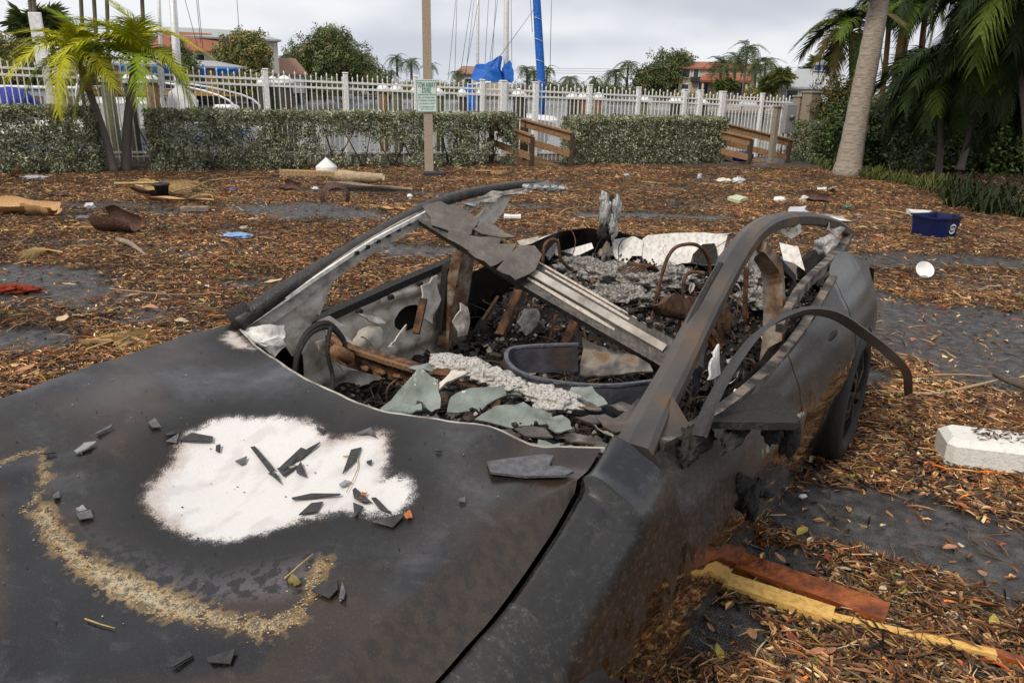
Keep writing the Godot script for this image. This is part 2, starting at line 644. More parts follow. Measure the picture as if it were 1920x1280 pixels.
func promenade() -> void:
	var white := surf("white fence paint", [rgb(216, 216, 216), rgb(238, 238, 237)], 0.5, 0.0, 1.5, 0.02, 0.15)
	var silver := [rgb(136, 142, 112), rgb(160, 166, 138), rgb(110, 116, 84), rgb(182, 186, 162), rgb(76, 82, 56), rgb(122, 118, 86)]
	# fence: it falls gently towards the ramps
	var fence := thing("picket_fence", "long white metal picket fence behind the clipped hedges along the canal", "fence", quay(0, 0, 1.4), QUAY_TURN)
	var fall := -0.0205
	var rails := [[1.86, 0.045], [1.735, 0.045], [0.28, 0.04]]
	for r in rails:
		part(fence, "rail", bar([Vector3(-2.5, r[0] - fall * 2.5, 0), Vector3(19.0, r[0] + fall * 19.0 * (0.5 if r[0] < 1 else 1.0), 0)], 0.035, r[1]), white)
	var posts := [[-1.2, 0.1], [0.81, 0.1], [1.45, 0.1], [2.79, 0.07], [4.84, 0.1], [6.52, 0.1], [8.11, 0.09], [9.72, 0.1], [10.25, 0.14], [11.1, 0.13], [12.57, 0.11], [13.98, 0.1], [15.39, 0.11], [15.87, 0.13], [16.59, 0.15], [17.92, 0.1]]
	for p in posts:
		var h: float = 2.03 + fall * p[0] + 0.02
		var st := begin(false)
		add_box(st, Vector3(p[1], h, p[1]), Transform3D(Basis(), Vector3(0, h * 0.5, 0)), 0.008)
		add_box(st, Vector3(p[1] + 0.02, 0.03, p[1] + 0.02), Transform3D(Basis(), Vector3(0, h + 0.012, 0)), 0.01)
		var o := part(fence, "post", done(st), white)
		o.position = Vector3(p[0], 0, 0.003)
	var tall := begin(false)
	var short := begin(false)
	for k in 2:
		var s: SurfaceTool = tall if k == 0 else short
		var top: float = 1.98 if k == 0 else 1.92
		add_box(s, Vector3(0.02, top - 0.15, 0.02), Transform3D(Basis(), Vector3(0, (top + 0.15) * 0.5, 0)))
		add_sweep(s, [Vector3(0, top - 0.01, 0), Vector3(0, top + 0.03, 0), Vector3(0, top + 0.07, 0)], rect(0.03, 0.03), [0.7, 1.0, 0.1])
	var tm := done(tall)
	var sm := done(short)
	var i := 0
	var x := -2.4
	while x < 18.95:
		var near := false
		for p in posts:
			if absf(p[0] - x) < p[1] * 0.5 + 0.015:
				near = true
		if not near:
			var o := part(fence, "picket", tm if i % 2 == 0 else sm, white)
			o.position = Vector3(x, fall * x, 0)
		i += 1
		x += 0.112
	var wall := single("low_retaining_wall", "low grey concrete wall under the white picket fence", "wall", box(Vector3(24.0, 0.34, 0.2), 0.01), surf("old concrete", [], 0.9), quay(8.0, 0.02, 1.5))
	wall.rotation.y = QUAY_TURN
	# hedges
	hedge(-2.2, 1.62, 0.0, 0.95, 1.17, "leftmost silvery clipped hedge left of the two small yellow-green palms", 6500, 0.02, silver)
	hedge(2.46, 10.06, 0.0, 0.9, 1.13, "longest silvery clipped hedge behind the square lamp post with see-through gaps", 11500, 0.3, silver)
	hedge(11.55, 15.8, 0.0, 0.9, 1.07, "dense clipped hedge between the two wooden ramps", 9500, 0.0, silver)
	hedge(18.3, 19.7, -0.35, 0.55, 1.0, "short dark clipped hedge between the grey meter box and the big palm trunk", 3200, 0.0, [rgb(92, 106, 70), rgb(116, 126, 92), rgb(70, 82, 50), rgb(142, 148, 122)])
	hedge(19.0, 20.6, -3.1, -2.2, 0.85, "small clipped shrub hedge just right of the big leaning palm trunk", 3200, 0.0, [rgb(92, 106, 70), rgb(120, 130, 96), rgb(70, 82, 50), rgb(150, 156, 132)])
	# square lamp post with its sign
	var lp := thing("lamp_post", "square beige concrete post standing in front of the longest hedge", "post", Vector3(-1.73, 0, -15.41), 0.1)
	var sand := surf("beige post", [rgb(138, 124, 106), rgb(158, 144, 126), rgb(172, 158, 140)], 0.85, 0.0, 2.0, 0.03, 0.3)
	part(lp, "shaft", bar([Vector3(0.0, 0, 0), Vector3(-0.03, 6.0, 0)], 0.175, 0.175, [1.0, 0.85], Vector3.FORWARD), sand)
	part(lp, "stop_block", box(Vector3(0.42, 0.13, 0.2), 0.02, Transform3D(Basis(Vector3.UP, 0.05), Vector3(0.1, 0.04, 0.16))), surf("black rubber", [rgb(30, 32, 38), rgb(52, 55, 62)], 0.7), "dark kerb block at the foot of the post")
	var sign := thing("tow_away_sign", "white metal sign with green lettering TOW AWAY ZONE on the beige post", "sign", lp.position + Vector3(-0.02, 1.52, 0.105), 0.1)
	sign.rotation.z = 0.02
	part(sign, "panel", box(Vector3(0.40, 0.60, 0.008), 0.003), surf("sign white", [rgb(206, 218, 214), rgb(222, 230, 226)], 0.5, 0.0, 3.0, 0.02, 0.1))
	var green := surf("sign green", [rgb(38, 128, 104)], 0.6, 0.0, 1.0, 0.02, 0.0)
	var border := begin(false)
	for e in [[Vector3(0.38, 0.008, 0.002), Vector3(0, 0.286, 0.006)], [Vector3(0.38, 0.008, 0.002), Vector3(0, -0.286, 0.006)], [Vector3(0.008, 0.564, 0.002), Vector3(0.186, 0, 0.006)], [Vector3(0.008, 0.564, 0.002), Vector3(-0.186, 0, 0.006)]]:
		add_box(border, e[0], Transform3D(Basis(), e[1]))
	part(sign, "border", done(border), green)
	for wd in [["TOW AWAY", 0.132, 0.205, 0.345], ["ZONE", 0.132, 0.105, 0.175], ["UNAUTHORIZED VEHICLES", 0.042, 0.028, 0.33], ["WILL BE TOWED AWAY", 0.042, -0.025, 0.33], ["AT OWNER'S EXPENSE", 0.042, -0.08, 0.33], ["24 HOURS A DAY", 0.042, -0.135, 0.32], ["BY ORDINANCE AND", 0.036, -0.195, 0.28], ["CITY POLICE", 0.034, -0.24, 0.24]]:
		var tm_ := text(wd[0], wd[1])
		var l := part(sign, "lettering", tm_, green if wd[1] > 0.1 else surf("sign pale green", [rgb(110, 170, 150)], 0.6, 0.0, 1.0, 0.02, 0.0))
		l.position = Vector3(0, wd[2], 0.007)
		l.scale = Vector3(wd[3] / maxf(0.01, tm_.get_aabb().size.x), 1.0, 1.0)
	# wooden ramps: handrails in pairs
	var timber := surf("weathered timber", [rgb(112, 84, 58), rgb(138, 106, 74), rgb(152, 120, 88)], 0.85, 0.0, 0.8, 0.03, 0.4)
	var dark := surf("dark timber", [rgb(62, 50, 40), rgb(92, 74, 58)], 0.9, 0.0, 2.0, 0.03, 0.4)
	for r in [["left wooden ramp handrail half hidden by the long hedge", 9.6, 10.3, -0.3, 0.68, 0.98, 0.0], ["wooden ramp handrail in the gap right of the long hedge", 10.45, 11.3, -0.3, 0.74, 1.0, 1.0], ["wooden ramp handrail right of the dense hedge above a blue drum", 15.95, 17.75, -0.2, 0.55, 0.98, 1.0], ["short dark ramp handrail post beside the dense hedge corner", 15.3, 16.15, -0.55, 0.62, 0.85, 0.0]]:
		var a := Vector3(r[1], r[5], r[3] + 1.0)
		var b := Vector3(r[2], r[4], r[3])
		var o := thing("ramp_handrail", r[0], "handrail", quay(r[2], 0, r[3]), 0.0, "wooden ramp handrails")
		var pa: Vector3 = quay(a.x, a.y, a.z) - o.position
		var pb: Vector3 = quay(b.x, b.y, b.z) - o.position
		part(o, "top_rail", bar([pa + Vector3.DOWN * 0.08, pb + Vector3.DOWN * 0.08], 0.04, 0.16), timber)
		part(o, "cap_board", bar([pa + Vector3.UP * 0.02, pb + Vector3.UP * 0.02], 0.14, 0.035), timber)
		part(o, "lower_rail", bar([pa + Vector3.DOWN * 0.45, pb + Vector3.DOWN * 0.45], 0.04, 0.15), timber)
		for e in [0.04, 0.94]:
			var p := pa.lerp(pb, e)
			part(o, "post", box(Vector3(0.1, p.y + 0.05, 0.1), 0.006, Transform3D(Basis(Vector3.UP, 0.4), Vector3(p.x, (p.y - 0.1) * 0.5, p.z) + Vector3(0.06, 0, 0.0))), dark)
	for r in [[10.6, 0.6], [16.6, 0.6]]:
		var o := thing("ramp_deck", "plank ramp deck beside the blue drum" if r[0] > 12 else "plank ramp deck in the gap right of the long hedge", "ramp", quay(r[0], 0.1, r[1]), QUAY_TURN, "ramp decks")
		var pl := box(Vector3(1.0, 0.03, 0.135), 0.004)
		for k in 9:
			part(o, "plank", pl, timber).position = Vector3(0, 0.012 * k - 0.09, 0.6 - k * 0.15)
	# pilings with white cone caps, standing in the canal just behind the fence
	var wood := [surf("olive piling", [rgb(60, 62, 44), rgb(84, 86, 62), rgb(104, 104, 80)], 0.9, 0.0, 1.2), surf("brown piling", [rgb(72, 52, 34), rgb(104, 78, 52), rgb(124, 98, 68)], 0.9, 0.0, 1.2), surf("dark piling", [rgb(38, 36, 30), rgb(62, 58, 48)], 0.9, 0.0, 1.2)]
	var cap := lathe([Vector2(0.001, 0.17), Vector2(0.08, 0.13), Vector2(0.185, 0.035), Vector2(0.19, -0.06), Vector2(0.165, -0.06)], 18)
	var capm := surf("white plastic", [rgb(214, 214, 212), rgb(232, 232, 231)], 0.4, 0.0, 1.0, 0.02, 0.05)
	for p in [[0.75, 3.4, 1.78, 0, 0.8], [1.15, 3.9, 1.74, 2, 0.7], [1.66, 3.2, 1.72, 0, 0.9], [2.05, 3.8, 1.70, 2, 0.7], [2.5, 4.6, 1.72, 1, 1.0], [4.98, 3.4, 1.72, 2, 0.9], [5.2, 3.7, 1.72, 0, 0.9], [5.42, 3.2, 1.74, 2, 1.2], [8.0, 4.2, 1.62, 1, 0.9], [8.3, 4.0, 1.62, 0, 0.9], [8.95, 4.4, 1.58, 0, 0.9], [9.75, 5.0, 1.52, 0, 0.9], [10.3, 4.6, 1.52, 2, 0.8], [10.95, 4.8, 1.55, 2, 0.8], [11.95, 4.5, 1.56, 2, 1.0], [12.5, 5.5, 1.48, 2, 0.8], [13.9, 5.0, 1.5, 2, 0.9], [14.25, 5.0, 1.5, 1, 0.9], [15.1, 5.6, 1.5, 1, 1.0], [16.4, 5.0, 1.45, 0, 0.9], [17.6, 5.2, 1.42, 2, 0.9], [17.95, 5.4, 1.42, 0, 0.8], [19.6, 6.4, 1.36, 2, 0.9]]:
		var n := ["olive", "brown", "dark"]
		var place := "by the young palms" if p[0] < 3.0 else ("behind the long hedge" if p[0] < 6.0 else ("near the sign" if p[0] < 9.2 else ("behind the ramp gap" if p[0] < 12.3 else ("behind the dense hedge" if p[0] < 15.8 else "near the right fence end"))))
		var o := thing("piling", "%s %s piling with a white cone cap %s beyond the fence" % ["thick" if p[4] > 0.95 else "slim", n[p[3]], place], "piling", quay(p[0], -1.4, p[1]), 0.0, "capped pilings beyond the fence")
		part(o, "shaft", tube([Vector3.ZERO, Vector3(0.01, 1.5, 0), Vector3(0, p[2] + 1.36, 0)], 0.15 * p[4], 14), wood[p[3]])
		var c := part(o, "cone_cap", cap, capm)
		c.position = Vector3(0, p[2] + 1.36, 0)
		c.scale = Vector3(p[4], 1, p[4])

# ---------------------------------------------------------------- the burnt car; its own axes: x to its left side, y up, z forward
var hood_rows := [[0.93, 0.925, 0.91, 0.88, 0.83, 0.74], [0.945, 0.905, 0.865, 0.815, 0.75, 0.66], [0.955, 0.91, 0.845, 0.79, 0.725, 0.63], [0.95, 0.915, 0.85, 0.785, 0.70, 0.60], [0.91, 0.86, 0.785, 0.70, 0.60, 0.48]]
var car_at := Transform3D()

func spline(p: Array, t: float) -> float:
	return 0.5 * (2.0 * p[1] + (p[2] - p[0]) * t + (2.0 * p[0] - 5.0 * p[1] + 4.0 * p[2] - p[3]) * t * t + (3.0 * p[1] - p[0] - 3.0 * p[2] + p[3]) * t * t * t)

# height of the heat-warped bonnet at l (to the left) and f (forward)
func hood_y(l: float, f: float) -> float:
	var u := clampf((f + 0.6) / 0.3, 0.0, 4.999)
	var v := clampf((l + 0.8) / 0.4, 0.0, 3.999)
	var i := int(u)
	var j := int(v)
	var row := []
	for b in range(j - 1, j + 3):
		var r: Array = hood_rows[clampi(b, 0, 4)]
		row.append(spline([r[clampi(i - 1, 0, 5)], r[i], r[clampi(i + 1, 0, 5)], r[clampi(i + 2, 0, 5)]], u - i))
	var z := spline(row, v - j)
	z += 0.022 * exp(-((l - 0.45) ** 2 + (f + 0.33) ** 2) / 0.02) - 0.02 * exp(-((l + 0.02) ** 2 + (f - 0.08) ** 2) / 0.08) + 0.012 * exp(-(((l - 0.62) / 0.05) ** 2))
	var lc := 0.648 - 0.19 * f + 0.22 * f * f
	z += 0.046 * smoothstep(-0.5, -0.25, f) * (exp(-(lc - l) / 0.11) if l < lc else clampf((gap_l(f) + 0.004 - l) / maxf(0.02, gap_l(f) - lc), 0.0, 1.0))
	z += 0.018 * exp(-((l + 0.38) ** 2 + (f - 0.10) ** 2) / 0.012) + 0.012 * exp(-((l - 0.34) ** 2 + (f - 0.02) ** 2) / 0.008) - 0.02 * exp(-((l + 0.12) ** 2 * 0.6 + (f - 0.06) ** 2) / 0.035) + 0.014 * exp(-((l - 0.48) ** 2 + (f + 0.10) ** 2) / 0.010) - 0.014 * exp(-((l - 0.60) ** 2 + (f + 0.30) ** 2) / 0.012) + 0.012 * exp(-(((l + 0.30 + f * 0.5) / 0.05) ** 2)) * smoothstep(0.05, 0.25, f)
	return z + rough.get_noise_2d(l * 22.0, f * 22.0) * 0.016 + rough.get_noise_2d(l * 60.0, f * 60.0) * 0.0025

func table(pts: Array, x: float) -> float:
	if x <= pts[0][0]:
		return pts[0][1]
	for i in pts.size() - 1:
		if x <= pts[i + 1][0]:
			var t: float = (x - pts[i][0]) / (pts[i + 1][0] - pts[i][0])
			return lerpf(pts[i][1], pts[i + 1][1], t * t * (3.0 - 2.0 * t) * 0.5 + t * 0.5)
	return pts[pts.size() - 1][1]

func cowl_f(l: float) -> float:
	return table([[-0.8, -0.53], [-0.46, -0.41], [-0.19, -0.335], [0.0, -0.31], [0.15, -0.305], [0.31, -0.33], [0.58, -0.37], [0.74, -0.50]], l)

func gap_l(f: float) -> float:
	return 0.745 - 0.19 * f * f

# half width of the left flank at height y
func flank_l(y: float, f: float) -> float:
	var l := table([[0.14, 0.84], [0.2, 0.865], [0.3, 0.888], [0.4, 0.903], [0.5, 0.91], [0.6, 0.903], [0.7, 0.882], [0.8, 0.84], [0.88, 0.79], [1.0, 0.70], [1.1, 0.62]], y)
	l -= clampf((f - 0.35) / 0.6, 0.0, 1.0) ** 2 * 0.12
	l += 0.03 * exp(-(((f + 2.8) / 0.5) ** 2)) * smoothstep(0.3, 0.7, y)
	l -= clampf((-f - 3.1) / 0.8, 0.0, 1.0) ** 2 * 0.16
	l += rough.get_noise_2d(f * 22.0, y * 22.0) * 0.004
	return l

func belt_y(f: float) -> float:
	return table([[-3.8, 0.78], [-3.4, 0.86], [-3.1, 0.92], [-2.7, 0.95], [-2.3, 0.89], [-1.9, 0.84], [-1.4, 0.82], [-1.0, 0.835], [-0.6, 0.88]], f)

func polygon_distance(q: Vector2, pts: Array) -> float:
	var d := 1e9
	var inside := false
	for i in pts.size():
		var a: Vector2 = pts[i]
		var b: Vector2 = pts[(i + 1) % pts.size()]
		d = minf(d, q.distance_to(Geometry2D.get_closest_point_to_segment(q, a, b)))
		if (a.y > q.y) != (b.y > q.y) and q.x < (b.x - a.x) * (q.y - a.y) / (b.y - a.y) + a.x:
			inside = not inside
	return -d if inside else d

func line_distance(q: Vector2, pts: Array) -> float:
	var d := 1e9
	for i in pts.size() - 1:
		d = minf(d, q.distance_to(Geometry2D.get_closest_point_to_segment(q, pts[i], pts[i + 1])))
	return d

const TEX_L0 := -0.86
const TEX_LW := 1.66
const TEX_F0 := -0.56
const TEX_FW := 1.5

# burnt paint: black soot, ash burnt white, a crust of corroded alloy, and painted-in sheen
func hood_material() -> StandardMaterial3D:
	var white := [Vector2(-0.159, 0.207), Vector2(-0.213, 0.159), Vector2(-0.237, 0.084), Vector2(-0.304, -0.002), Vector2(-0.292, -0.085), Vector2(-0.243, -0.135), Vector2(-0.141, -0.179), Vector2(-0.074, -0.195), Vector2(0.012, -0.192), Vector2(0.087, -0.162), Vector2(0.125, -0.197), Vector2(0.168, -0.23), Vector2(0.22, -0.23), Vector2(0.286, -0.157), Vector2(0.328, -0.093), Vector2(0.351, -0.117), Vector2(0.396, -0.111), Vector2(0.438, -0.067), Vector2(0.441, -0.017), Vector2(0.4, 0.015), Vector2(0.327, 0.039), Vector2(0.255, 0.097), Vector2(0.214, 0.151), Vector2(0.147, 0.198), Vector2(0.068, 0.222), Vector2(-0.039, 0.231), Vector2(-0.113, 0.223)]
	var corner := [Vector2(-0.692, -0.413), Vector2(-0.736, -0.471), Vector2(-0.726, -0.49), Vector2(-0.53, -0.414), Vector2(-0.604, -0.397)]
	var arc := [Vector2(-0.302, 0.37), Vector2(-0.219, 0.393), Vector2(-0.076, 0.406), Vector2(0.062, 0.393), Vector2(0.205, 0.378), Vector2(0.341, 0.356), Vector2(0.43, 0.329), Vector2(0.454, 0.284)]
	var arc_thin := [Vector2(0.454, 0.284), Vector2(0.436, 0.224), Vector2(0.398, 0.168)]
	var hook := [Vector2(-0.542, 0.343), Vector2(-0.537, 0.297), Vector2(-0.512, 0.261), Vector2(-0.404, 0.306), Vector2(-0.347, 0.367), Vector2(-0.325, 0.404)]
	var front := [Vector2(-0.522, 0.353), Vector2(-0.476, 0.29), Vector2(-0.323, 0.381), Vector2(-0.19, 0.414), Vector2(0.084, 0.406), Vector2(0.36, 0.37), Vector2(0.478, 0.321), Vector2(0.489, 0.402), Vector2(0.345, 0.493), Vector2(0.08, 0.637)]
	var flaked := [Vector2(-0.191, 0.342), Vector2(-0.025, 0.304), Vector2(0.211, 0.259), Vector2(0.334, 0.167), Vector2(0.369, 0.08), Vector2(0.44, 0.207), Vector2(0.398, 0.277), Vector2(0.251, 0.338), Vector2(-0.001, 0.367)]
	var low := 112
	var maps := []
	for k in 6:
		var im := Image.create_empty(low, low, false, Image.FORMAT_RF)
		for j in low:
			for i in low:
				var q := Vector2(TEX_L0 + TEX_LW * (i + 0.5) / low, TEX_F0 + TEX_FW * (j + 0.5) / low)
				var d := 0.0
				match k:
					0: d = minf(polygon_distance(q, white), polygon_distance(q, corner))
					1: d = line_distance(q, arc)
					2: d = line_distance(q, arc_thin)
					3: d = line_distance(q, hook)
					4: d = polygon_distance(q, front)
					5: d = polygon_distance(q, flaked)
				im.set_pixel(i, j, Color(d, 0, 0))
		maps.append(im)
	var n := 1000
	for k in 6:
		maps[k].resize(n, n, Image.INTERPOLATE_CUBIC)
	var fields := []
	for k in 6:
		fields.append(maps[k].get_data().to_float32_array())
	var grain := FastNoiseLite.new()
	grain.frequency = 0.35
	grain.fractal_octaves = 2
	grain.seed = 8
	var broad := FastNoiseLite.new()
	broad.frequency = 0.0032
	broad.fractal_octaves = 4
	broad.seed = 2
	var mid := FastNoiseLite.new()
	mid.frequency = 0.045
	mid.fractal_octaves = 4
	mid.seed = 5
	var col := PackedByteArray()
	col.resize(n * n * 3)
	var rgh := PackedByteArray()
	rgh.resize(n * n)
	var hgt := PackedByteArray()
	hgt.resize(n * n)
	var k := 0
	for j in n:
		for i in n:
			var g := grain.get_noise_2d(i, j)
			var b := broad.get_noise_2d(i, j)
			var m := mid.get_noise_2d(i, j)
			var c := Color(0.080, 0.073, 0.073).lerp(Color(0.18, 0.138, 0.112), clampf(b * 1.8 + 0.3, 0.0, 1.0)).lerp(Color(0.21, 0.205, 0.22), clampf(-b * 2.2 - 0.12 + m * 0.4, 0.0, 1.0))  # brown scorching, then cool grey sheen spots painted in by noise
			var h := 0.5 + m * 0.03 + g * 0.012
			var ro := 0.25 + b * 0.14 + m * 0.03 + g * 0.02
			var f: float = fields[4][k] + m * 0.012
			if f < 0.01:
				var t := smoothstep(0.01, -0.03, f)
				c = c.lerp(Color(0.070, 0.070, 0.086), t)
				ro = lerpf(ro, 0.24 + m * 0.06, t)
				h -= t * 0.05
			# pale bloom of ash where the wind dusted it
			c = c.lerp(Color(0.42, 0.41, 0.41), clampf(mid.get_noise_2d(i * 0.35 + 300.0, j * 0.7) * 1.4 - 0.4 + g * 0.5, 0.0, 1.0) * 0.4)
			var l := TEX_L0 + TEX_LW * (i + 0.5) / n
			var fw := TEX_F0 + TEX_FW * (j + 0.5) / n
			var side := smoothstep(-0.01, 0.012, l - (0.648 - 0.19 * fw + 0.22 * fw * fw) + m * 0.01) * smoothstep(-0.5, -0.3, fw)
			c = c.lerp(Color(0.215, 0.172, 0.140).lerp(Color(0.12, 0.11, 0.105), clampf(0.4 + m * 1.6 + g * 0.8, 0.0, 1.0)), side * 0.75)
			ro = lerpf(ro, 0.42, side)
			h += side * g * 0.05
			c = c.lerp(Color(0.36, 0.355, 0.37), 0.8 * exp(-((l - 0.47) ** 2 * 1.6 + (fw + 0.10) ** 2) / 0.014) + 0.5 * exp(-((l + 0.62) ** 2 * 1.4 + (fw + 0.02) ** 2 * 0.4) / 0.012))  # two soft highlights: sheen painted into the colour as lighter grey
			var fl: float = fields[5][k]
			if fl < 0.0 and m + g * 0.3 > 0.08:
				c = c.lerp(Color(0.10, 0.09, 0.095), 0.85)
				h += 0.12
			elif fl < 0.02:
				c = c.lerp(Color(0.33, 0.315, 0.335), 0.75 * smoothstep(0.02, -0.03, fl))  # painted sheen band: lighter grey between the dark flakes
			var w: float = fields[0][k] + m * 0.014 + g * 0.018
			if w < 0.012:
				var t := smoothstep(0.012, -0.012, w)
				c = c.lerp(Color(0.78, 0.775, 0.775).lerp(Color(0.64, 0.595, 0.57), clampf(0.6 + w * 22.0 + b, 0.0, 0.8)), t)
				ro = lerpf(ro, 0.92, t)
				h += t * (0.05 + g * 0.06 + mid.get_noise_2d(i * 0.3, j * 0.2) * 0.15)
				c = c.lerp(Color(0.62, 0.61, 0.62), t * clampf(mid.get_noise_2d(i * 0.3 + 700.0, j * 0.2) * 0.9 - 0.05, 0.0, 0.3))
			elif w < 0.15:
				c = c.lerp(Color(0.040, 0.034, 0.033), clampf((0.15 - w) * 8.0, 0.0, 0.9))
				ro = lerpf(ro, 0.6, clampf((0.15 - w) * 7.0, 0.0, 1.0))
			for e in [[1, 0.034], [2, 0.024], [3, 0.010]]:
				var a: float = fields[e[0]][k] + m * 0.040 + g * 0.016 + b * 0.02
				if a < e[1]:
					var t := smoothstep(e[1], e[1] - 0.012, a)
					var tan := Color(0.64, 0.61, 0.53).lerp(Color(0.58, 0.44, 0.25), smoothstep(e[1] - 0.03, e[1] - 0.004, a) * 0.9 + (0.25 if e[0] == 2 else 0.0)).lerp(Color(0.30, 0.26, 0.20), clampf(-g * 1.2 - m * 2.4 + 0.02, 0.0, 0.85))
					c = c.lerp(tan, t)
					ro = lerpf(ro, 0.95, t)
					h += t * (0.22 + g * 0.35 + m * 0.8)
			# specks of white ash
			if g > 0.52:
				c = c.lerp(Color(0.5, 0.5, 0.5), 0.25)
			col[k * 3] = clampi(int(c.r * 255.0), 0, 255)
			col[k * 3 + 1] = clampi(int(c.g * 255.0), 0, 255)
			col[k * 3 + 2] = clampi(int(c.b * 255.0), 0, 255)
			rgh[k] = clampi(int(ro * 255.0), 20, 255)
			hgt[k] = clampi(int(h * 255.0), 0, 255)
			k += 1
	var mat := StandardMaterial3D.new()
	mat.resource_name = "burnt bonnet"
	mat.albedo_texture = ImageTexture.create_from_image(Image.create_from_data(n, n, false, Image.FORMAT_RGB8, col))
	mat.roughness_texture = ImageTexture.create_from_image(Image.create_from_data(n, n, false, Image.FORMAT_L8, rgh))
	mat.roughness = 1.0
	mat.metallic_specular = 0.5
	var bump := Image.create_from_data(n, n, false, Image.FORMAT_L8, hgt)
	bump.convert(Image.FORMAT_RGBA8)
	bump.bump_map_to_normal_map(3.0)
	mat.normal_enabled = true
	mat.normal_texture = ImageTexture.create_from_image(bump)
	mat.normal_scale = 0.45
	return mat

func tex_uv(l: float, f: float) -> Vector2:
	return Vector2((l - TEX_L0) / TEX_LW, (f - TEX_F0) / TEX_FW)

func hood_grid(nu: int, nv: int, f: Callable) -> ArrayMesh:
	var st := begin()
	for j in nv + 1:
		for i in nu + 1:
			var p: Vector3 = f.call(float(i) / nu, float(j) / nv)
			st.set_uv(tex_uv(p.x, p.z))
			st.add_vertex(p)
	for j in nv:
		for i in nu:
			var a := j * (nu + 1) + i
			for k in [a, a + 1, a + nu + 2, a, a + nu + 2, a + nu + 1]:
				st.add_index(k)
	st.generate_normals()
	st.generate_tangents()
	return st.commit()

# flank panel between two door lines, snapped to a wheel arch
func flank(front: Callable, back: Callable, top: Callable, bottom: float, nu: int, nv: int, arch := Vector3(-2.81, 0.30, 0.37)) -> ArrayMesh:
	var inside := func(f: float, y: float) -> bool:
		return Vector2(f - arch.x, y - arch.y).length() < arch.z
	return grid(nu, nv, func(u: float, v: float) -> Vector3:
		var guess := lerpf(bottom, 0.9, v)
		var f := lerpf(front.call(guess), back.call(guess), u)
		var y := lerpf(bottom, top.call(f), v)
		var q := Vector2(f - arch.x, y - arch.y)
		if q.length() < arch.z:
			q = q.normalized() * arch.z if q.length() > 0.01 else Vector2(0, arch.z)
		return Vector3(flank_l(q.y + arch.y, q.x + arch.x), q.y + arch.y, q.x + arch.x),
		func(u: float, v: float) -> bool:
			var guess := lerpf(bottom, 0.9, v)
			var f := lerpf(front.call(guess), back.call(guess), u)
			return Vector2(f - arch.x, lerpf(bottom, top.call(f), v) - arch.y).length() > arch.z - 0.03)

# soot-dull above, wet-glossy below: the flank's burnt lacquer
func flank_material() -> StandardMaterial3D:
	var m := surf("burnt lacquer", [rgb(20, 19, 19), rgb(30, 28, 27), rgb(40, 37, 36), rgb(54, 47, 41), rgb(30, 30, 33)], 1.0, 0.0, 1.3, 0.012, 0.04, 0.02)
	# roughness runs with height through an image laid on in world space
	var n := 512
	var b := PackedByteArray()
	b.resize(n * n)
	for j in n:
		var y := 1.28 * (1.0 - (j + 0.5) / n)
		for i in n:
			var w := rough.get_noise_2d(i * 0.25, j * 0.18) * 0.22 + fine.get_noise_2d(i * 0.75, j * 0.35) * 0.07
			b[j * n + i] = int(255.0 * lerpf(0.045, 0.46, smoothstep(0.585, 0.62, y + w * 0.5)))
	m.roughness_texture = ImageTexture.create_from_image(Image.create_from_data(n, n, false, Image.FORMAT_L8, b))
	var col := PackedByteArray()
	col.resize(n * n * 3)
	for j in n:
		var y := 1.28 * (1.0 - (j + 0.5) / n)
		for i in n:
			var w := rough.get_noise_2d(i * 0.25, j * 0.18) * 0.22 + fine.get_noise_2d(i * 0.75, j * 0.35) * 0.07
			var q := smoothstep(0.585, 0.62, y + w * 0.5)
			var t := Color(0.028, 0.027, 0.027).lerp(Color(0.088, 0.083, 0.082), q).lerp(Color(0.19, 0.145, 0.105), clampf(fine.get_noise_2d(i * 0.2 + 90.0, j * 0.15) * 1.6 + 0.55 * exp(-(((y + w * 0.5 - 0.64) / 0.04) ** 2)), 0.0, 0.85) * q).lerp(Color(0.12, 0.124, 0.136), clampf(rough.get_noise_2d(i * 0.35 + 40.0, j * 0.35) * 1.5, 0.0, 0.7) * q)  # bluish sheen and a tan glow above the gloss edge, painted as colour
			t = t.lerp(Color(0.5, 0.49, 0.48), clampf(fine.get_noise_2d(i * 6.0, j * 6.0) * 1.2 + rough.get_noise_2d(i * 0.9, j * 1.4) - 0.25, 0.0, 0.6) * q)
			var k := (j * n + i) * 3
			col[k] = int(t.r * 255.0)
			col[k + 1] = int(t.g * 255.0)
			col[k + 2] = int(t.b * 255.0)
	m.albedo_texture = ImageTexture.create_from_image(Image.create_from_data(n, n, false, Image.FORMAT_RGB8, col))
	m.metallic_specular = 0.55
	m.uv1_world_triplanar = false
	m.uv1_scale = Vector3.ONE / 1.28
	return m

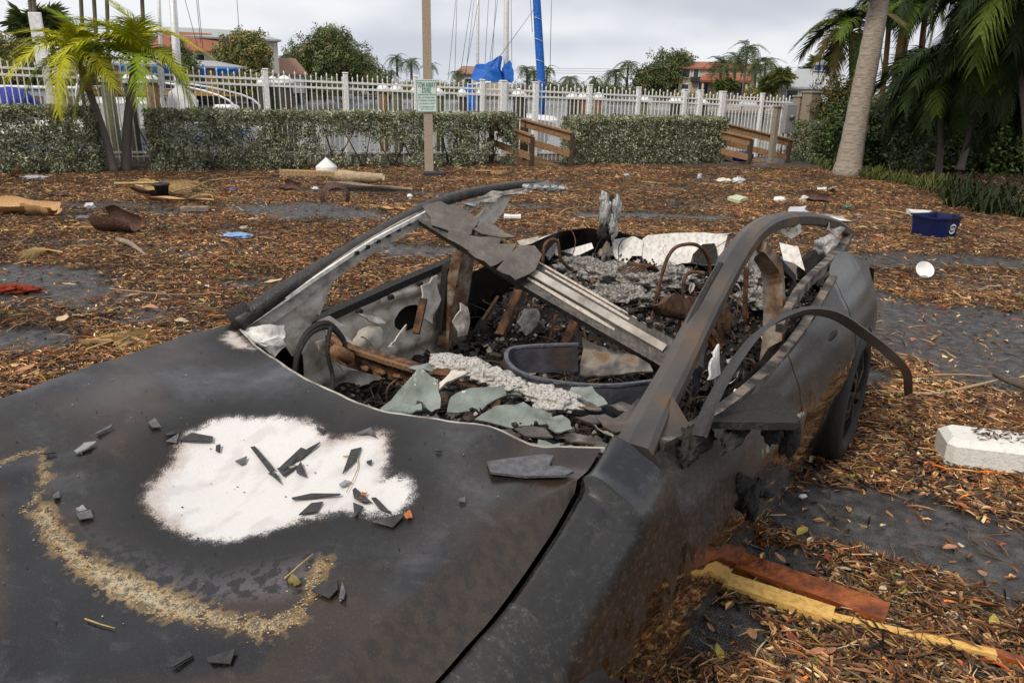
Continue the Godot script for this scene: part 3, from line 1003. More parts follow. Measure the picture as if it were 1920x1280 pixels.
func car() -> void:
	var root := thing("burnt_car", "burnt-out grey car with its roof gone and white ash on the bonnet", "car", Vector3(-0.616, 0, -1.664), -0.58469)
	car_at = root.transform
	var lacquer := flank_material()
	var soot := surf("soot", [rgb(16, 15, 15), rgb(28, 26, 25), rgb(46, 42, 40)], 0.8, 0.0, 3.0, 0.04, 1.0, 0.1)
	var baked := surf("baked paint", [rgb(40, 37, 36), rgb(52, 48, 46), rgb(66, 61, 58), rgb(88, 68, 50)], 0.45, 0.0, 0.5, 0.012, 0.08, 0.05)
	var flakes := surf("lifted paint", [rgb(58, 53, 50), rgb(74, 68, 64), rgb(92, 86, 82)], 0.5, 0.0, 1.0, 0.02, 0.2, 0.05)
	var ash := surf("pale ash metal", [rgb(104, 98, 92), rgb(146, 140, 132), rgb(170, 165, 158), rgb(184, 180, 174)], 0.85, 0.0, 1.0, 0.02, 0.4, 0.05)
	var streaky := surf("scorched steel", [rgb(30, 28, 28), rgb(54, 51, 50), rgb(84, 79, 75), rgb(128, 120, 112), rgb(120, 92, 64)], 0.6, 0.2, 0.9, 0.018, 0.3, 0.05)
	var rust := surf("rust", [rgb(40, 30, 24), rgb(70, 48, 33), rgb(96, 64, 40), rgb(122, 90, 60)], 0.9, 0.0, 2.0, 0.02, 0.5, 0.1)
	var bright := surf("melted alloy", [rgb(120, 120, 120), rgb(160, 160, 160), rgb(190, 190, 188)], 0.42, 0.5, 4.0, 0.03, 0.8, 0.1)
	var chalk := surf("white burnt plastic", [rgb(176, 174, 170), rgb(220, 218, 214), rgb(230, 229, 226)], 0.75, 0.0, 3.0, 0.02, 0.4, 0.1)
	var beige := surf("primer grey", [rgb(136, 122, 104), rgb(180, 173, 163), rgb(204, 198, 190), rgb(214, 210, 203)], 0.75, 0.0, 0.8, 0.02, 0.25, 0.05)
	var glass := surf("sagged glass", [rgb(74, 78, 72), rgb(100, 108, 102), rgb(118, 128, 122), rgb(134, 142, 136)], 0.25, 0.0, 1.0, 0.02, 0.4, 0.05)
	var blue := surf("heat-blued steel", [rgb(80, 60, 46), rgb(52, 52, 60), rgb(70, 72, 84), rgb(92, 95, 108)], 0.6, 0.2, 0.8, 0.02, 0.15, 0.05)
	#, 0.02, 0.6, 0.1)
	# bonnet and its pale rear lip
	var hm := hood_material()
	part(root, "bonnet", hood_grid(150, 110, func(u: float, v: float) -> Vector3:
		var l0 := lerpf(-0.8, 0.74, u)
		var f := lerpf(cowl_f(l0), 0.92, v)
		var l := lerpf(-0.8, gap_l(f) - 0.003, u)
		f = lerpf(cowl_f(l), 0.92, v)
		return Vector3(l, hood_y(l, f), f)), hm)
	var lip := []
	for i in 41:
		var l := lerpf(-0.79, 0.70, i / 40.0)
		lip.append(Vector3(l, hood_y(l, cowl_f(l)) - 0.006, cowl_f(l) - 0.004))
	part(root, "bonnet_lip", bar(lip, 0.008, 0.012), ash)
	# crumbs of the corroded crust
	var spots := []
	var tones := []
	for line in [[[Vector2(-0.302, 0.37), Vector2(-0.219, 0.393), Vector2(-0.076, 0.406), Vector2(0.062, 0.393), Vector2(0.205, 0.378), Vector2(0.341, 0.356), Vector2(0.43, 0.329), Vector2(0.454, 0.284)], 700, 0.012], [[Vector2(0.454, 0.284), Vector2(0.436, 0.224), Vector2(0.398, 0.168)], 200, 0.011], [[Vector2(-0.542, 0.343), Vector2(-0.537, 0.297), Vector2(-0.512, 0.261), Vector2(-0.404, 0.306), Vector2(-0.347, 0.367), Vector2(-0.325, 0.404)], 160, 0.005]]:
		for i in line[1]:
			var e: float = rng.randf() * (line[0].size() - 1.0)
			var q: Vector2 = line[0][int(e)].lerp(line[0][int(e) + 1], e - int(e))
			q += Vector2(rng.randfn(), rng.randfn()) * line[2] * (0.6 + 0.8 * absf(rough.get_noise_2d(e * 40.0, 3.0)) * 2.0)
			spots.append(Transform3D(Basis.from_euler(Vector3(rr(0, TAU), rr(0, TAU), 0)).scaled(Vector3(1.3, 0.5, 1.3) * rr(0.15, 0.6)), Vector3(q.x, hood_y(q.x, q.y) + 0.0005, q.y)))
			tones.append(lin(pick([rgb(150, 142, 122), rgb(136, 126, 104), rgb(122, 100, 70), rgb(158, 150, 130), rgb(100, 84, 62)])))
	copies(root, "crust_crumbs", lump(Vector3(0.008, 0.005, 0.008), 0.3, 2.0, 5.0, 7, 5), tinted("crust", 0.9), spots, tones)
	# wings
	var over := func(u: float, v: float) -> Vector3:
		var f := lerpf(0.9, -0.52, u)
		var edge := gap_l(f)
		var y := hood_y(edge, f)
		var pts := [Vector2(edge + 0.002, y - 0.035), Vector2(edge + 0.002, y - 0.001), Vector2(edge + 0.03, y + 0.006), Vector2(edge + 0.075, y - 0.012), Vector2(minf(0.868, edge + 0.15), y - 0.075), Vector2(flank_l(minf(0.68, y - 0.13), f), minf(0.68, y - 0.13)), Vector2(flank_l(minf(0.56, y - 0.22), f), minf(0.56, y - 0.22)), Vector2(flank_l(0.40, f), 0.40), Vector2(flank_l(0.28, f), 0.28), Vector2(flank_l(0.15, f), 0.15)]
		var s := v * 8.999
		var i := int(s)
		var p: Vector2 = pts[i].cubic_interpolate(pts[i + 1], pts[maxi(i - 1, 0)], pts[mini(i + 2, 9)], s - i)
		f -= u * clampf(0.9 - p.y, 0.0, 1.0) * 0.36
		var q := Vector2(f - 0.02, p.y - 0.25)
		if q.length() < 0.35 and p.x > 0.8:
			q = q.normalized() * 0.35
		return Vector3(p.x, q.y + 0.25, q.x + 0.02)
	var wing := begin()
	part(root, "left_wing", grid(70, 54, over, func(u: float, v: float) -> bool:
		var p: Vector3 = over.call(u, v)
		return Vector2(p.z - 0.02, p.y - 0.25).length() > 0.3505), lacquer)
	part(root, "right_wing", grid(60, 20, func(u: float, v: float) -> Vector3:
		var f := lerpf(0.9, -0.6, u)
		var y := hood_y(-0.8, f)
		var a := v * PI * 0.5
		return Vector3(-0.803 - sin(a) * 0.10, y - 0.004 - (1.0 - cos(a)) * 0.14 - v * v * v * 0.35, f)), lacquer)
	part(root, "nose_panel", grid(40, 10, func(u: float, v: float) -> Vector3:
		var l := lerpf(-0.82, 0.7, u)
		return Vector3(l, lerpf(hood_y(l, 0.92), 0.2, v), 0.925 + sin(v * PI) * 0.06 - absf(l) ** 3 * 0.1)), lacquer)
	# doors and rear quarter on the left
	part(root, "front_door", flank(func(y: float) -> float: return -0.515 - (0.9 - y) * 0.37, func(y: float) -> float: return -1.70 - (0.9 - y) * 0.05, func(f: float) -> float: return belt_y(f), 0.27, 40, 26), lacquer)
	part(root, "rear_door", flank(func(y: float) -> float: return -1.708 - (0.9 - y) * 0.05, func(y: float) -> float: return -2.60, func(f: float) -> float: return belt_y(f), 0.27, 34, 26), lacquer)
	part(root, "rear_quarter", flank(func(y: float) -> float: return -2.608, func(y: float) -> float: return -3.72, func(f: float) -> float: return belt_y(f) + 0.07 * exp(-(((f + 2.95) / 0.3) ** 2)), 0.27, 44, 30), lacquer)
	part(root, "sill", grid(60, 6, func(u: float, v: float) -> Vector3:
		var f := lerpf(-0.36, -2.5, u)
		return Vector3(lerpf(0.80, flank_l(0.262, f) - 0.004, sqrt(v)), lerpf(0.13, 0.262, v), f)), lacquer)
	for h in [[-1.42, 0.715, 0.10], [-2.30, 0.76, 0.08]]:
		var p := part(root, "door_handle_slot", lump(Vector3(0.02, 0.035, h[2] * 2.0), 0.1), soot)
		p.position = Vector3(flank_l(h[1], h[0]) - 0.003, h[1], h[0])
	part(root, "belt_moulding", bar(smooth_path([Vector3(flank_l(0.88, -0.62) - 0.01, 0.885, -0.62), Vector3(0.80, belt_y(-1.0) + 0.006, -1.0), Vector3(0.81, belt_y(-1.5) + 0.006, -1.5), Vector3(0.80, belt_y(-2.0) + 0.006, -2.0), Vector3(0.775, belt_y(-2.6) + 0.006, -2.6)]), 0.035, 0.02), streaky)
	part(root, "rear_bumper", grid(40, 12, func(u: float, v: float) -> Vector3:
		var l := lerpf(-0.84, 0.80, u)
		return Vector3(l, lerpf(0.80, 0.25, v), -3.70 - sin(v * PI) * 0.10 + absf(l) ** 3 * 0.12)), lacquer)
	part(root, "right_flank", grid(60, 14, func(u: float, v: float) -> Vector3:
		var f := lerpf(-0.6, -3.7, u)
		var y := lerpf(belt_y(f), 0.15, v)
		return Vector3(-flank_l(y, f), y, f)), lacquer)
	part(root, "boot_lid", grid(30, 16, func(u: float, v: float) -> Vector3:
		var l := lerpf(-0.72, 0.72, u)
		var f := lerpf(-3.12, -3.7, v)
		return Vector3(l, 0.80 - l * l * 0.06 + rough.get_noise_2d(l * 40.0, f * 40.0) * 0.02, f)), baked)
	part(root, "floor_pan", box(Vector3(1.56, 0.06, 4.2), 0.0, Transform3D(Basis(), Vector3(0, 0.24, -1.6))), soot)
	# roof rails
	var oval := [Vector2(0.058, 0.012), Vector2(0.05, 0.032), Vector2(0.012, 0.046), Vector2(-0.042, 0.04), Vector2(-0.056, 0.022), Vector2(-0.056, -0.026), Vector2(-0.04, -0.04), Vector2(0.045, -0.04), Vector2(0.058, -0.02)]
	var lr := begin()
	lr.set_smooth_group(-1)
	add_sweep(lr, smooth_path([Vector3(0.745, 0.87, -0.544), Vector3(0.71, 0.909, -0.745), Vector3(0.685, 0.961, -0.946), Vector3(0.66, 1.028, -1.149), Vector3(0.64, 1.097, -1.351), Vector3(0.62, 1.173, -1.583), Vector3(0.61, 1.226, -1.789), Vector3(0.605, 1.242, -2.039), Vector3(0.6, 1.217, -2.388), Vector3(0.605, 1.159, -2.833), Vector3(0.62, 1.076, -3.275), Vector3(0.64, 0.987, -3.6)], 9), oval, [0.95, 0.82, 0.78, 0.76, 0.75, 0.74, 0.73, 0.72, 0.70, 0.68, 0.64, 0.55])
	part(root, "left_roof_rail", done(lr), baked)
	part(root, "pillar_foot", plate([Vector3(0.725, 0.85, -0.555), Vector3(0.715, 0.891, -0.665), Vector3(0.7, 0.932, -0.81), Vector3(0.745, 0.938, -0.791), Vector3(0.8, 0.884, -0.774), Vector3(0.805, 0.865, -0.721), Vector3(0.775, 0.871, -0.606)], 0.012, 0.03, 2.6), baked)
	part(root, "rail_crack", bar(smooth_path([Vector3(0.7, 0.87, -0.736), Vector3(0.675, 0.926, -0.903), Vector3(0.648, 1.007, -1.101), Vector3(0.625, 1.087, -1.296), Vector3(0.607, 1.154, -1.499)]), 0.016, 0.062), soot)
	for q in [[Vector3(0.7, 0.956, -1.017), Vector3(0.69, 0.968, -1.101), Vector3(0.68, 0.989, -1.195), Vector3(0.7, 0.922, -1.133)], [Vector3(0.64, 1.16, -1.645), Vector3(0.63, 1.189, -1.772), Vector3(0.635, 1.166, -1.817), Vector3(0.65, 1.119, -1.684)], [Vector3(0.62, 1.219, -2.094), Vector3(0.62, 1.198, -2.391), Vector3(0.63, 1.161, -2.462), Vector3(0.63, 1.19, -2.126)], [Vector3(0.63, 1.128, -2.975), Vector3(0.65, 1.055, -3.329), Vector3(0.66, 1.038, -3.213), Vector3(0.64, 1.1, -2.914)]]:
		part(root, "lifted_scale", plate(q, 0.003, 0.15, rng.randf()), flakes if rng.randf() < 0.6 else ash)
	part(root, "lifted_rail_skin", plate([Vector3(0.595, 1.186, -1.66), Vector3(0.6, 1.179, -1.501), Vector3(0.605, 1.121, -1.415), Vector3(0.615, 1.107, -1.278), Vector3(0.62, 1.063, -1.207), Vector3(0.64, 0.986, -1.033), Vector3(0.66, 0.918, -0.905), Vector3(0.67, 0.881, -0.952), Vector3(0.645, 0.984, -1.186), Vector3(0.62, 1.079, -1.449)], 0.004, 0.03, 1.0), flakes)
	part(root, "windscreen_seal", bar(smooth_path([Vector3(0.72, 0.852, -0.553), Vector3(0.645, 0.907, -0.998), Vector3(0.61, 1.037, -1.311), Vector3(0.585, 1.144, -1.622)]), 0.012, 0.012), soot)
	var rr_ := begin()
	add_sweep(rr_, smooth_path([Vector3(-0.76, 0.938, -0.523), Vector3(-0.72, 1.016, -0.675), Vector3(-0.69, 1.084, -0.854), Vector3(-0.655, 1.172, -1.104), Vector3(-0.62, 1.253, -1.37), Vector3(-0.61, 1.281, -1.553), Vector3(-0.6, 1.292, -1.734), Vector3(-0.6, 1.293, -1.99), Vector3(-0.6, 1.279, -2.23), Vector3(-0.59, 1.248, -2.437)], 6), oval, [0.7, 0.62, 0.56, 0.52, 0.5, 0.47, 0.44, 0.4, 0.36, 0.28])
	part(root, "right_roof_rail", done(rr_), surf("black rail", [rgb(18, 17, 17), rgb(36, 34, 33), rgb(60, 57, 55)], 0.5, 0.0, 2.0, 0.02, 0.4, 0.1))
	part(root, "rail_flange", bar(smooth_path([Vector3(-0.735, 0.914, -0.561), Vector3(-0.7, 0.986, -0.704), Vector3(-0.67, 1.048, -0.833), Vector3(-0.65, 1.101, -0.952), Vector3(-0.635, 1.148, -1.082), Vector3(-0.61, 1.199, -1.242), Vector3(-0.6, 1.23, -1.363)]), 0.016, 0.062), ash)
	part(root, "rail_flange", bar(smooth_path([Vector3(-0.73, 0.931, -0.526), Vector3(-0.69, 1.009, -0.697), Vector3(-0.66, 1.071, -0.826), Vector3(-0.625, 1.166, -1.073), Vector3(-0.59, 1.245, -1.351)]), 0.02, 0.014), chalk)
	for i in 6:
		part(root, "clip", box(Vector3(0.018, 0.016, 0.022), 0.003, Transform3D(Basis(), lerp(Vector3(-0.63, 1.129, -0.984), Vector3(-0.605, 1.208, -1.252), i / 5.0))), soot)
	for q in [[Vector3(-0.59, 1.254, -1.528), Vector3(-0.58, 1.269, -1.707), Vector3(-0.58, 1.275, -1.939), Vector3(-0.58, 1.27, -2.149), Vector3(-0.57, 1.255, -1.947), Vector3(-0.57, 1.245, -1.713), Vector3(-0.57, 1.237, -1.615)], [Vector3(-0.58, 1.262, -1.589), Vector3(-0.57, 1.255, -1.713), Vector3(-0.57, 1.224, -1.654), Vector3(-0.57, 1.222, -1.584)], [Vector3(-0.58, 1.295, -2.076), Vector3(-0.58, 1.293, -2.247), Vector3(-0.58, 1.248, -2.453), Vector3(-0.57, 1.228, -2.383), Vector3(-0.57, 1.258, -2.183)]]:
		part(root, "peeled_skin", plate(q, 0.004, 0.12, rng.randf()), ash if rng.randf() < 0.4 else bright)
	for i in 5:
		var p := part(root, "crumpled_rib", lump(Vector3(0.06, 0.03, 0.05), 0.2, 2.0, i), bright)
		p.position = lerp(Vector3(-0.575, 1.283, -2.069), Vector3(-0.57, 1.245, -2.403), i / 4.0)
	part(root, "hanging_bracket", plate([Vector3(-0.57, 1.25, -1.713), Vector3(-0.58, 1.277, -1.97), Vector3(-0.58, 1.203, -1.91), Vector3(-0.58, 1.135, -1.817), Vector3(-0.59, 1.126, -1.731), Vector3(-0.59, 1.158, -1.673), Vector3(-0.58, 1.191, -1.72), Vector3(-0.57, 1.219, -1.738)], 0.012, 0.05, 2.0), beige)
	# windscreen header, fallen at its left end, with slabs of lifted paint
	var h0 := Vector3(-0.573, 1.242, -1.341)
	var h1 := Vector3(0.525, 0.852, -1.35)
	part(root, "header_beam", bar([h0, lerp(h0, h1, 0.5) + Vector3(0, -0.012, 0), h1], 0.115, 0.035, [], Vector3(0, 0.8, 0.6)), surf("dark beam steel", [rgb(34, 32, 32), rgb(56, 53, 52), rgb(78, 72, 68), rgb(44, 40, 40)], 0.5, 0.2, 1.5, 0.02, 0.3, 0.05))
	for k in 4:
		var off: Vector3 = Vector3(0, 0.016 + 0.002 * (k % 2), 0.0) + Vector3(0, -0.3, 0.4) * [0.02, -0.055, 0.075, -0.09][k]
		part(root, "scorch_streak", bar([lerp(h0, h1, [0.44, 0.5, 0.46, 0.4][k]) + off, lerp(h0, h1, 0.7) + off * 1.02, lerp(h0, h1, [0.9, 0.97, 0.8, 0.98][k]) + off], [0.022, 0.012, 0.016, 0.01][k], 0.006, [0.6, 1.0, 0.5], Vector3(0, 0.8, 0.6)), surf("pale streak", [rgb(128, 120, 112), rgb(186, 180, 172), rgb(160, 140, 116)], 0.7, 0.0, 3.0, 0.03, 0.3))
	part(root, "header_edge", bar([Vector3(-0.528, 1.194, -1.35), Vector3(-0.009, 0.961, -1.422), Vector3(0.491, 0.806, -1.374)], 0.03, 0.02, [], Vector3(0, 0.8, 0.6)), surf("pale scorched edge", [rgb(96, 88, 80), rgb(176, 168, 156), rgb(196, 190, 180), rgb(128, 88, 52)], 0.7, 0.0, 4.0, 0.03, 0.5))
	part(root, "header_groove", bar([lerp(h0, h1, 0.42) + Vector3(0, 0.016, 0.012), lerp(h0, h1, 0.97) + Vector3(0, 0.022, 0.012)], 0.03, 0.012, [], Vector3(0, 0.8, 0.6)), ash)
	for p in [Vector3(0.332, 0.981, -1.392), Vector3(0.372, 0.971, -1.384), Vector3(0.413, 0.961, -1.375)]:
		part(root, "lightening_hole", tube([p + Vector3(0, -0.01, 0), p + Vector3(0, 0.004, 0.003)], 0.012, 12), soot)
	var along := (h1 - h0).normalized()
	var face := Vector3(0, 0.8, 0.6)
	face = (face - along * face.dot(along)).normalized()
	var back := along.cross(face) * (1.0 if along.cross(face).z < 0.0 else -1.0)
	var slabs := [[[-0.02, 0.0], [0.02, 0.06], [0.1, 0.085], [0.19, 0.07], [0.205, 0.0], [0.15, -0.035], [0.06, -0.05]], [[0.13, -0.035], [0.2, -0.005], [0.3, 0.05], [0.315, 0.0], [0.245, -0.065], [0.15, -0.07]], [[0.2, 0.02], [0.215, 0.075], [0.34, 0.085], [0.31, 0.055]], [[0.25, -0.078], [0.275, -0.02], [0.325, 0.03], [0.365, 0.06], [0.372, -0.01], [0.35, -0.082]], [[0.375, -0.083], [0.378, 0.06], [0.42, 0.085], [0.46, 0.07], [0.478, 0.0], [0.45, -0.078]]]
	for k in slabs.size():
		var q := []
		for w in slabs[k]:
			q.append(h0.lerp(h1, w[0]) + back * w[1] + face * (0.022 + 0.005 * k + 0.02 * maxf(0.0, w[1])))
		part(root, "paint_slab", plate(q, 0.007, 0.06, k * 0.37), flakes)
	# windscreen pillar foot and inner panels on the far side
	part(root, "pillar_inner_panel", plate([Vector3(-0.72, 0.931, -0.631), Vector3(-0.7, 0.995, -0.754), Vector3(-0.68, 1.055, -0.874), Vector3(-0.68, 1.022, -0.915), Vector3(-0.69, 0.966, -0.856), Vector3(-0.7, 0.908, -0.829), Vector3(-0.71, 0.876, -0.814), Vector3(-0.72, 0.759, -0.782), Vector3(-0.72, 0.768, -0.721), Vector3(-0.73, 0.834, -0.686), Vector3(-0.73, 0.885, -0.647)], 0.01, 0.05, 4.0), beige)
	part(root, "pillar_strut", plate([Vector3(-0.7, 1.026, -0.88), Vector3(-0.69, 1.04, -0.926), Vector3(-0.71, 0.899, -0.858), Vector3(-0.71, 0.91, -0.833)], 0.01, 0.02, 4.4), beige)
	part(root, "hollow_pillar_end", tube([Vector3(-0.78, 0.935, -0.518), Vector3(-0.75, 0.969, -0.579)], 0.045, 14), soot)
	for q in [[Vector3(-0.755, 0.9, -0.53), Vector3(-0.683, 0.93, -0.567), Vector3(-0.662, 0.91, -0.64), Vector3(-0.665, 0.86, -0.638), Vector3(-0.624, 0.87, -0.524), Vector3(-0.656, 0.89, -0.497)], [Vector3(-0.654, 0.9, -0.497), Vector3(-0.639, 0.9, -0.597), Vector3(-0.62, 0.86, -0.614), Vector3(-0.638, 0.83, -0.566)]]:
		part(root, "burnt_insulation", plate(q, 0.012, 0.25, rng.randf()), chalk)
	# far front door: pressed inner skin with two openings
	var holes := [[-1.13, 0.70, 0.085, 0.035], [-1.42, 0.745, 0.10, 0.055]]
	part(root, "far_door_inner_skin", grid(70, 34, func(u: float, v: float) -> Vector3:
		var f := lerpf(-0.80, -1.74, u)
		var y := lerpf(0.50, lerpf(0.83, 0.93, u), v)
		for h in holes:
			var q := Vector2((f - h[0]) / h[2], (y - h[1]) / h[3])
			if q.length() < 1.0 and q.length() > 0.01:
				q = q.normalized()
				f = h[0] + q.x * h[2]
				y = h[1] + q.y * h[3]
		return Vector3(-0.76 + 0.014 * sin(y * 60.0) * smoothstep(0.76, 0.82, y) + 0.02 * sin(y * 34.0 + f) * smoothstep(0.68, 0.58, y) + rough.get_noise_2d(f * 25.0, y * 25.0) * 0.012, y, f),
		func(u: float, v: float) -> bool:
			var f := lerpf(-0.80, -1.74, u)
			var y := lerpf(0.50, lerpf(0.83, 0.93, u), v)
			for h in holes:
				if Vector2((f - h[0]) / h[2], (y - h[1]) / h[3]).length() < 0.93:
					return false
			return true), beige)
	part(root, "far_door_cavity", box(Vector3(0.02, 0.4, 1.0), 0.0, Transform3D(Basis(), Vector3(-0.805, 0.68, -1.28))), soot)
	part(root, "far_door_top_edge", bar([Vector3(-0.775, 0.84, -0.78), Vector3(-0.775, 0.90, -1.3), Vector3(-0.775, 0.945, -1.76)], 0.05, 0.03), soot)
	for i in 5:
		part(root, "clip", box(Vector3(0.02, 0.02, 0.03), 0.004, Transform3D(Basis(), Vector3(-0.735, 0.835 + i * 0.02, -0.9 - i * 0.19))), soot)
	for q in [[Vector3(-0.68, 0.818, -0.785), Vector3(-0.68, 0.822, -0.935), Vector3(-0.66, 0.748, -0.979), Vector3(-0.66, 0.652, -0.997), Vector3(-0.66, 0.669, -0.905), Vector3(-0.67, 0.774, -0.799)], [Vector3(-0.7, 0.885, -0.822), Vector3(-0.7, 0.89, -0.889), Vector3(-0.69, 0.839, -0.946), Vector3(-0.69, 0.834, -0.862)], [Vector3(-0.7, 0.863, -1.038), Vector3(-0.7, 0.811, -1.164), Vector3(-0.69, 0.786, -1.178), Vector3(-0.69, 0.817, -1.092)], [Vector3(-0.68, 0.909, -1.408), Vector3(-0.68, 0.938, -1.507), Vector3(-0.68, 0.824, -1.524), Vector3(-0.67, 0.732, -1.443), Vector3(-0.67, 0.784, -1.383)], [Vector3(-0.6, 0.741, -1.133), Vector3(-0.62, 0.788, -1.226), Vector3(-0.6, 0.727, -1.188), Vector3(-0.6, 0.73, -1.092)]]:
		part(root, "buckled_panel_scrap", plate(q, 0.008, 0.22, rng.randf()), beige)
	part(root, "door_speaker_bulge", lump(Vector3(0.06, 0.12, 0.18), 0.15, 1.0, 3.0), beige).position = Vector3(-0.72, 0.721, -1.118)
	# centre pillars
	part(root, "far_centre_pillar", bar(smooth_path([Vector3(-0.62, 1.051, -1.651), Vector3(-0.66, 0.899, -1.663), Vector3(-0.7, 0.736, -1.674), Vector3(-0.72, 0.57, -1.682)]), 0.13, 0.06, [0.8, 0.9, 1.0, 1.1], Vector3(1, 0, 0)), surf("rusted pillar", [rgb(56, 46, 40), rgb(108, 76, 48), rgb(126, 112, 98), rgb(148, 140, 130)], 0.7, 0.1, 1.0, 0.02, 0.3, 0.05))
	part(root, "far_pillar_edge", bar([Vector3(-0.6, 1.028, -1.688), Vector3(-0.7, 0.952, -1.619), Vector3(-0.72, 0.652, -1.594)], 0.035, 0.03), soot)
	part(root, "near_centre_pillar", bar(smooth_path([Vector3(0.63, 1.191, -1.81), Vector3(0.66, 1.093, -1.944), Vector3(0.69, 0.97, -1.939), Vector3(0.72, 0.811, -1.891), Vector3(0.74, 0.664, -1.801)]), 0.04, 0.075, [], Vector3(1, 0, 0)), surf("rusted pillar", [], 0.7))
	part(root, "near_pillar_trim", bar([Vector3(0.65, 1.12, -2.033), Vector3(0.69, 0.941, -2.075), Vector3(0.73, 0.747, -2.055)], 0.028, 0.018, [], Vector3(1, 0, 0)), surf("pinkish trim", [rgb(96, 84, 78), rgb(150, 134, 124), rgb(168, 154, 144)], 0.7, 0.0, 4.0))
	part(root, "near_pillar_trim", bar([Vector3(0.66, 1.169, -1.867), Vector3(0.7, 1.019, -2.143), Vector3(0.74, 0.85, -2.111)], 0.03, 0.02, [], Vector3(1, 0, 0)), soot)
	part(root, "near_rear_pillar", bar(smooth_path([Vector3(0.64, 0.98, -3.605), Vector3(0.68, 0.953, -3.231), Vector3(0.72, 0.978, -2.636), Vector3(0.75, 0.983, -2.083), Vector3(0.77, 0.911, -1.752)]), 0.035, 0.045, [1.2, 1.3, 1.0, 0.9, 0.8]), streaky)
	part(root, "melted_corner", lump(Vector3(0.16, 0.13, 0.22), 0.35, 1.6, 5.0), bright).position = Vector3(0.55, 0.902, -3.591)
	part(root, "melted_corner", lump(Vector3(0.12, 0.18, 0.14), 0.3, 1.4, 6.0), soot).position = Vector3(0.55, 0.858, -3.169)
	# bent window trim swung out over the flank
	part(root, "bent_window_trim", bar(smooth_path([Vector3(0.86, 0.902, -0.697), Vector3(0.86, 0.975, -0.769), Vector3(0.85, 1.024, -0.961), Vector3(0.83, 1.035, -1.255), Vector3(0.82, 1, -1.615), Vector3(0.84, 0.959, -1.895), Vector3(0.9, 0.898, -2.113), Vector3(0.98, 0.786, -2.322), Vector3(1.06, 0.632, -2.615), Vector3(1.1, 0.383, -3.158), Vector3(1.1, 0.13, -3.562)]), 0.014, 0.042, [], Vector3(0.6, 0.6, 0)), surf("trim grey", [rgb(44, 41, 41), rgb(66, 62, 62)], 0.5, 0.0, 3.0, 0.02, 0.2))
	# left mirror, slumped
	part(root, "mirror", plate([Vector3(0.83, 0.871, -0.797), Vector3(0.86, 0.886, -0.863), Vector3(0.88, 0.883, -1.024), Vector3(0.9, 0.873, -1.171), Vector3(0.97, 0.874, -1.089), Vector3(1.03, 0.846, -1.046), Vector3(1, 0.922, -0.805), Vector3(0.92, 0.912, -0.755)], 0.02, 0.06, 7.0), soot)
	for q in [[Vector3(1, 0.789, -1.077), Vector3(0.06, 0.10, 0.07)], [Vector3(0.97, 0.825, -1.003), Vector3(0.05, 0.06, 0.08)], [Vector3(0.82, 0.857, -0.768), Vector3(0.10, 0.07, 0.12)], [Vector3(0.92, 0.881, -0.809), Vector3(0.05, 0.04, 0.2)], [Vector3(0.83, 0.84, -0.709), Vector3(0.05, 0.06, 0.08)]]:
		part(root, "melted_drip", lump(q[1], 0.35, 2.0, rng.randf() * 9.0), soot).position = q[0]
	for q in [[Vector3(0.9, 0.644, -1.002), Vector3(0.05, 0.05, 0.06)], [Vector3(0.91, 0.568, -1.076), Vector3(0.05, 0.09, 0.07)], [Vector3(0.91, 0.541, -1.197), Vector3(0.03, 0.05, 0.06)], [Vector3(0.91, 0.473, -1.157), Vector3(0.03, 0.06, 0.03)], [Vector3(0.91, 0.465, -1.318), Vector3(0.03, 0.02, 0.05)]]:
		part(root, "melted_handle", lump(q[1], 0.45, 2.2, rng.randf() * 9.0), soot)
		root.get_child(root.get_child_count() - 1).position = q[0]
	part(root, "melted_marker_lamp", lump(Vector3(0.035, 0.055, 0.13), 0.3, 2.0, 8.0), surf("orange char", [rgb(22, 20, 20), rgb(40, 36, 34), rgb(54, 46, 42), rgb(150, 96, 50)], 0.8, 0.0, 8.0, 0.05, 1.0)).position = Vector3(0.885, 0.571, -0.452)
	# left rear wheel
	for w in [[-2.81, 0.825, "rear_wheel"], [0.02, 0.80, "front_wheel"]]:
		var tyre := lathe([Vector2(0.20, -0.10), Vector2(0.27, -0.112), Vector2(0.318, -0.10), Vector2(0.33, -0.06), Vector2(0.332, 0.06), Vector2(0.318, 0.10), Vector2(0.27, 0.112), Vector2(0.235, 0.10), Vector2(0.23, 0.05)], 40)
		var t := part(root, w[2], tyre, surf("charred rubber", [rgb(16, 15, 16), rgb(30, 28, 28)], 0.75, 0.0, 4.0))
		t.transform = Transform3D(Basis(Vector3.BACK, -PI * 0.5), Vector3(w[1], 0.325, w[0]))
		var rim := begin(false)
		for k in 5:
			var a := TAU * k / 5.0
			for e in [-0.16, 0.16]:
				add_sweep(rim, [Vector3(cos(a) * 0.04, 0.085, sin(a) * 0.04), Vector3(cos(a + e * 0.6) * 0.14, 0.09, sin(a + e * 0.6) * 0.14), Vector3(cos(a + e) * 0.232, 0.07, sin(a + e) * 0.232)], rect(0.02, 0.032))
		part(t, "rim", done(rim), surf("dull rim", [rgb(26, 25, 26), rgb(44, 42, 44)], 0.35, 0.4, 3.0))
		part(t, "hub", lathe([Vector2(0.001, 0.10), Vector2(0.05, 0.095), Vector2(0.055, 0.05)], 16), surf("dull rim", [], 0.35))
		part(t, "brake_disc", lathe([Vector2(0.001, 0.03), Vector2(0.17, 0.03), Vector2(0.17, 0.02)], 24), rust)
	interior(root, {"soot": soot, "rust": rust, "ash": ash, "glass": glass, "blue": blue, "beige": beige, "chalk": chalk, "bright": bright, "streaky": streaky, "baked": baked, "flakes": flakes})

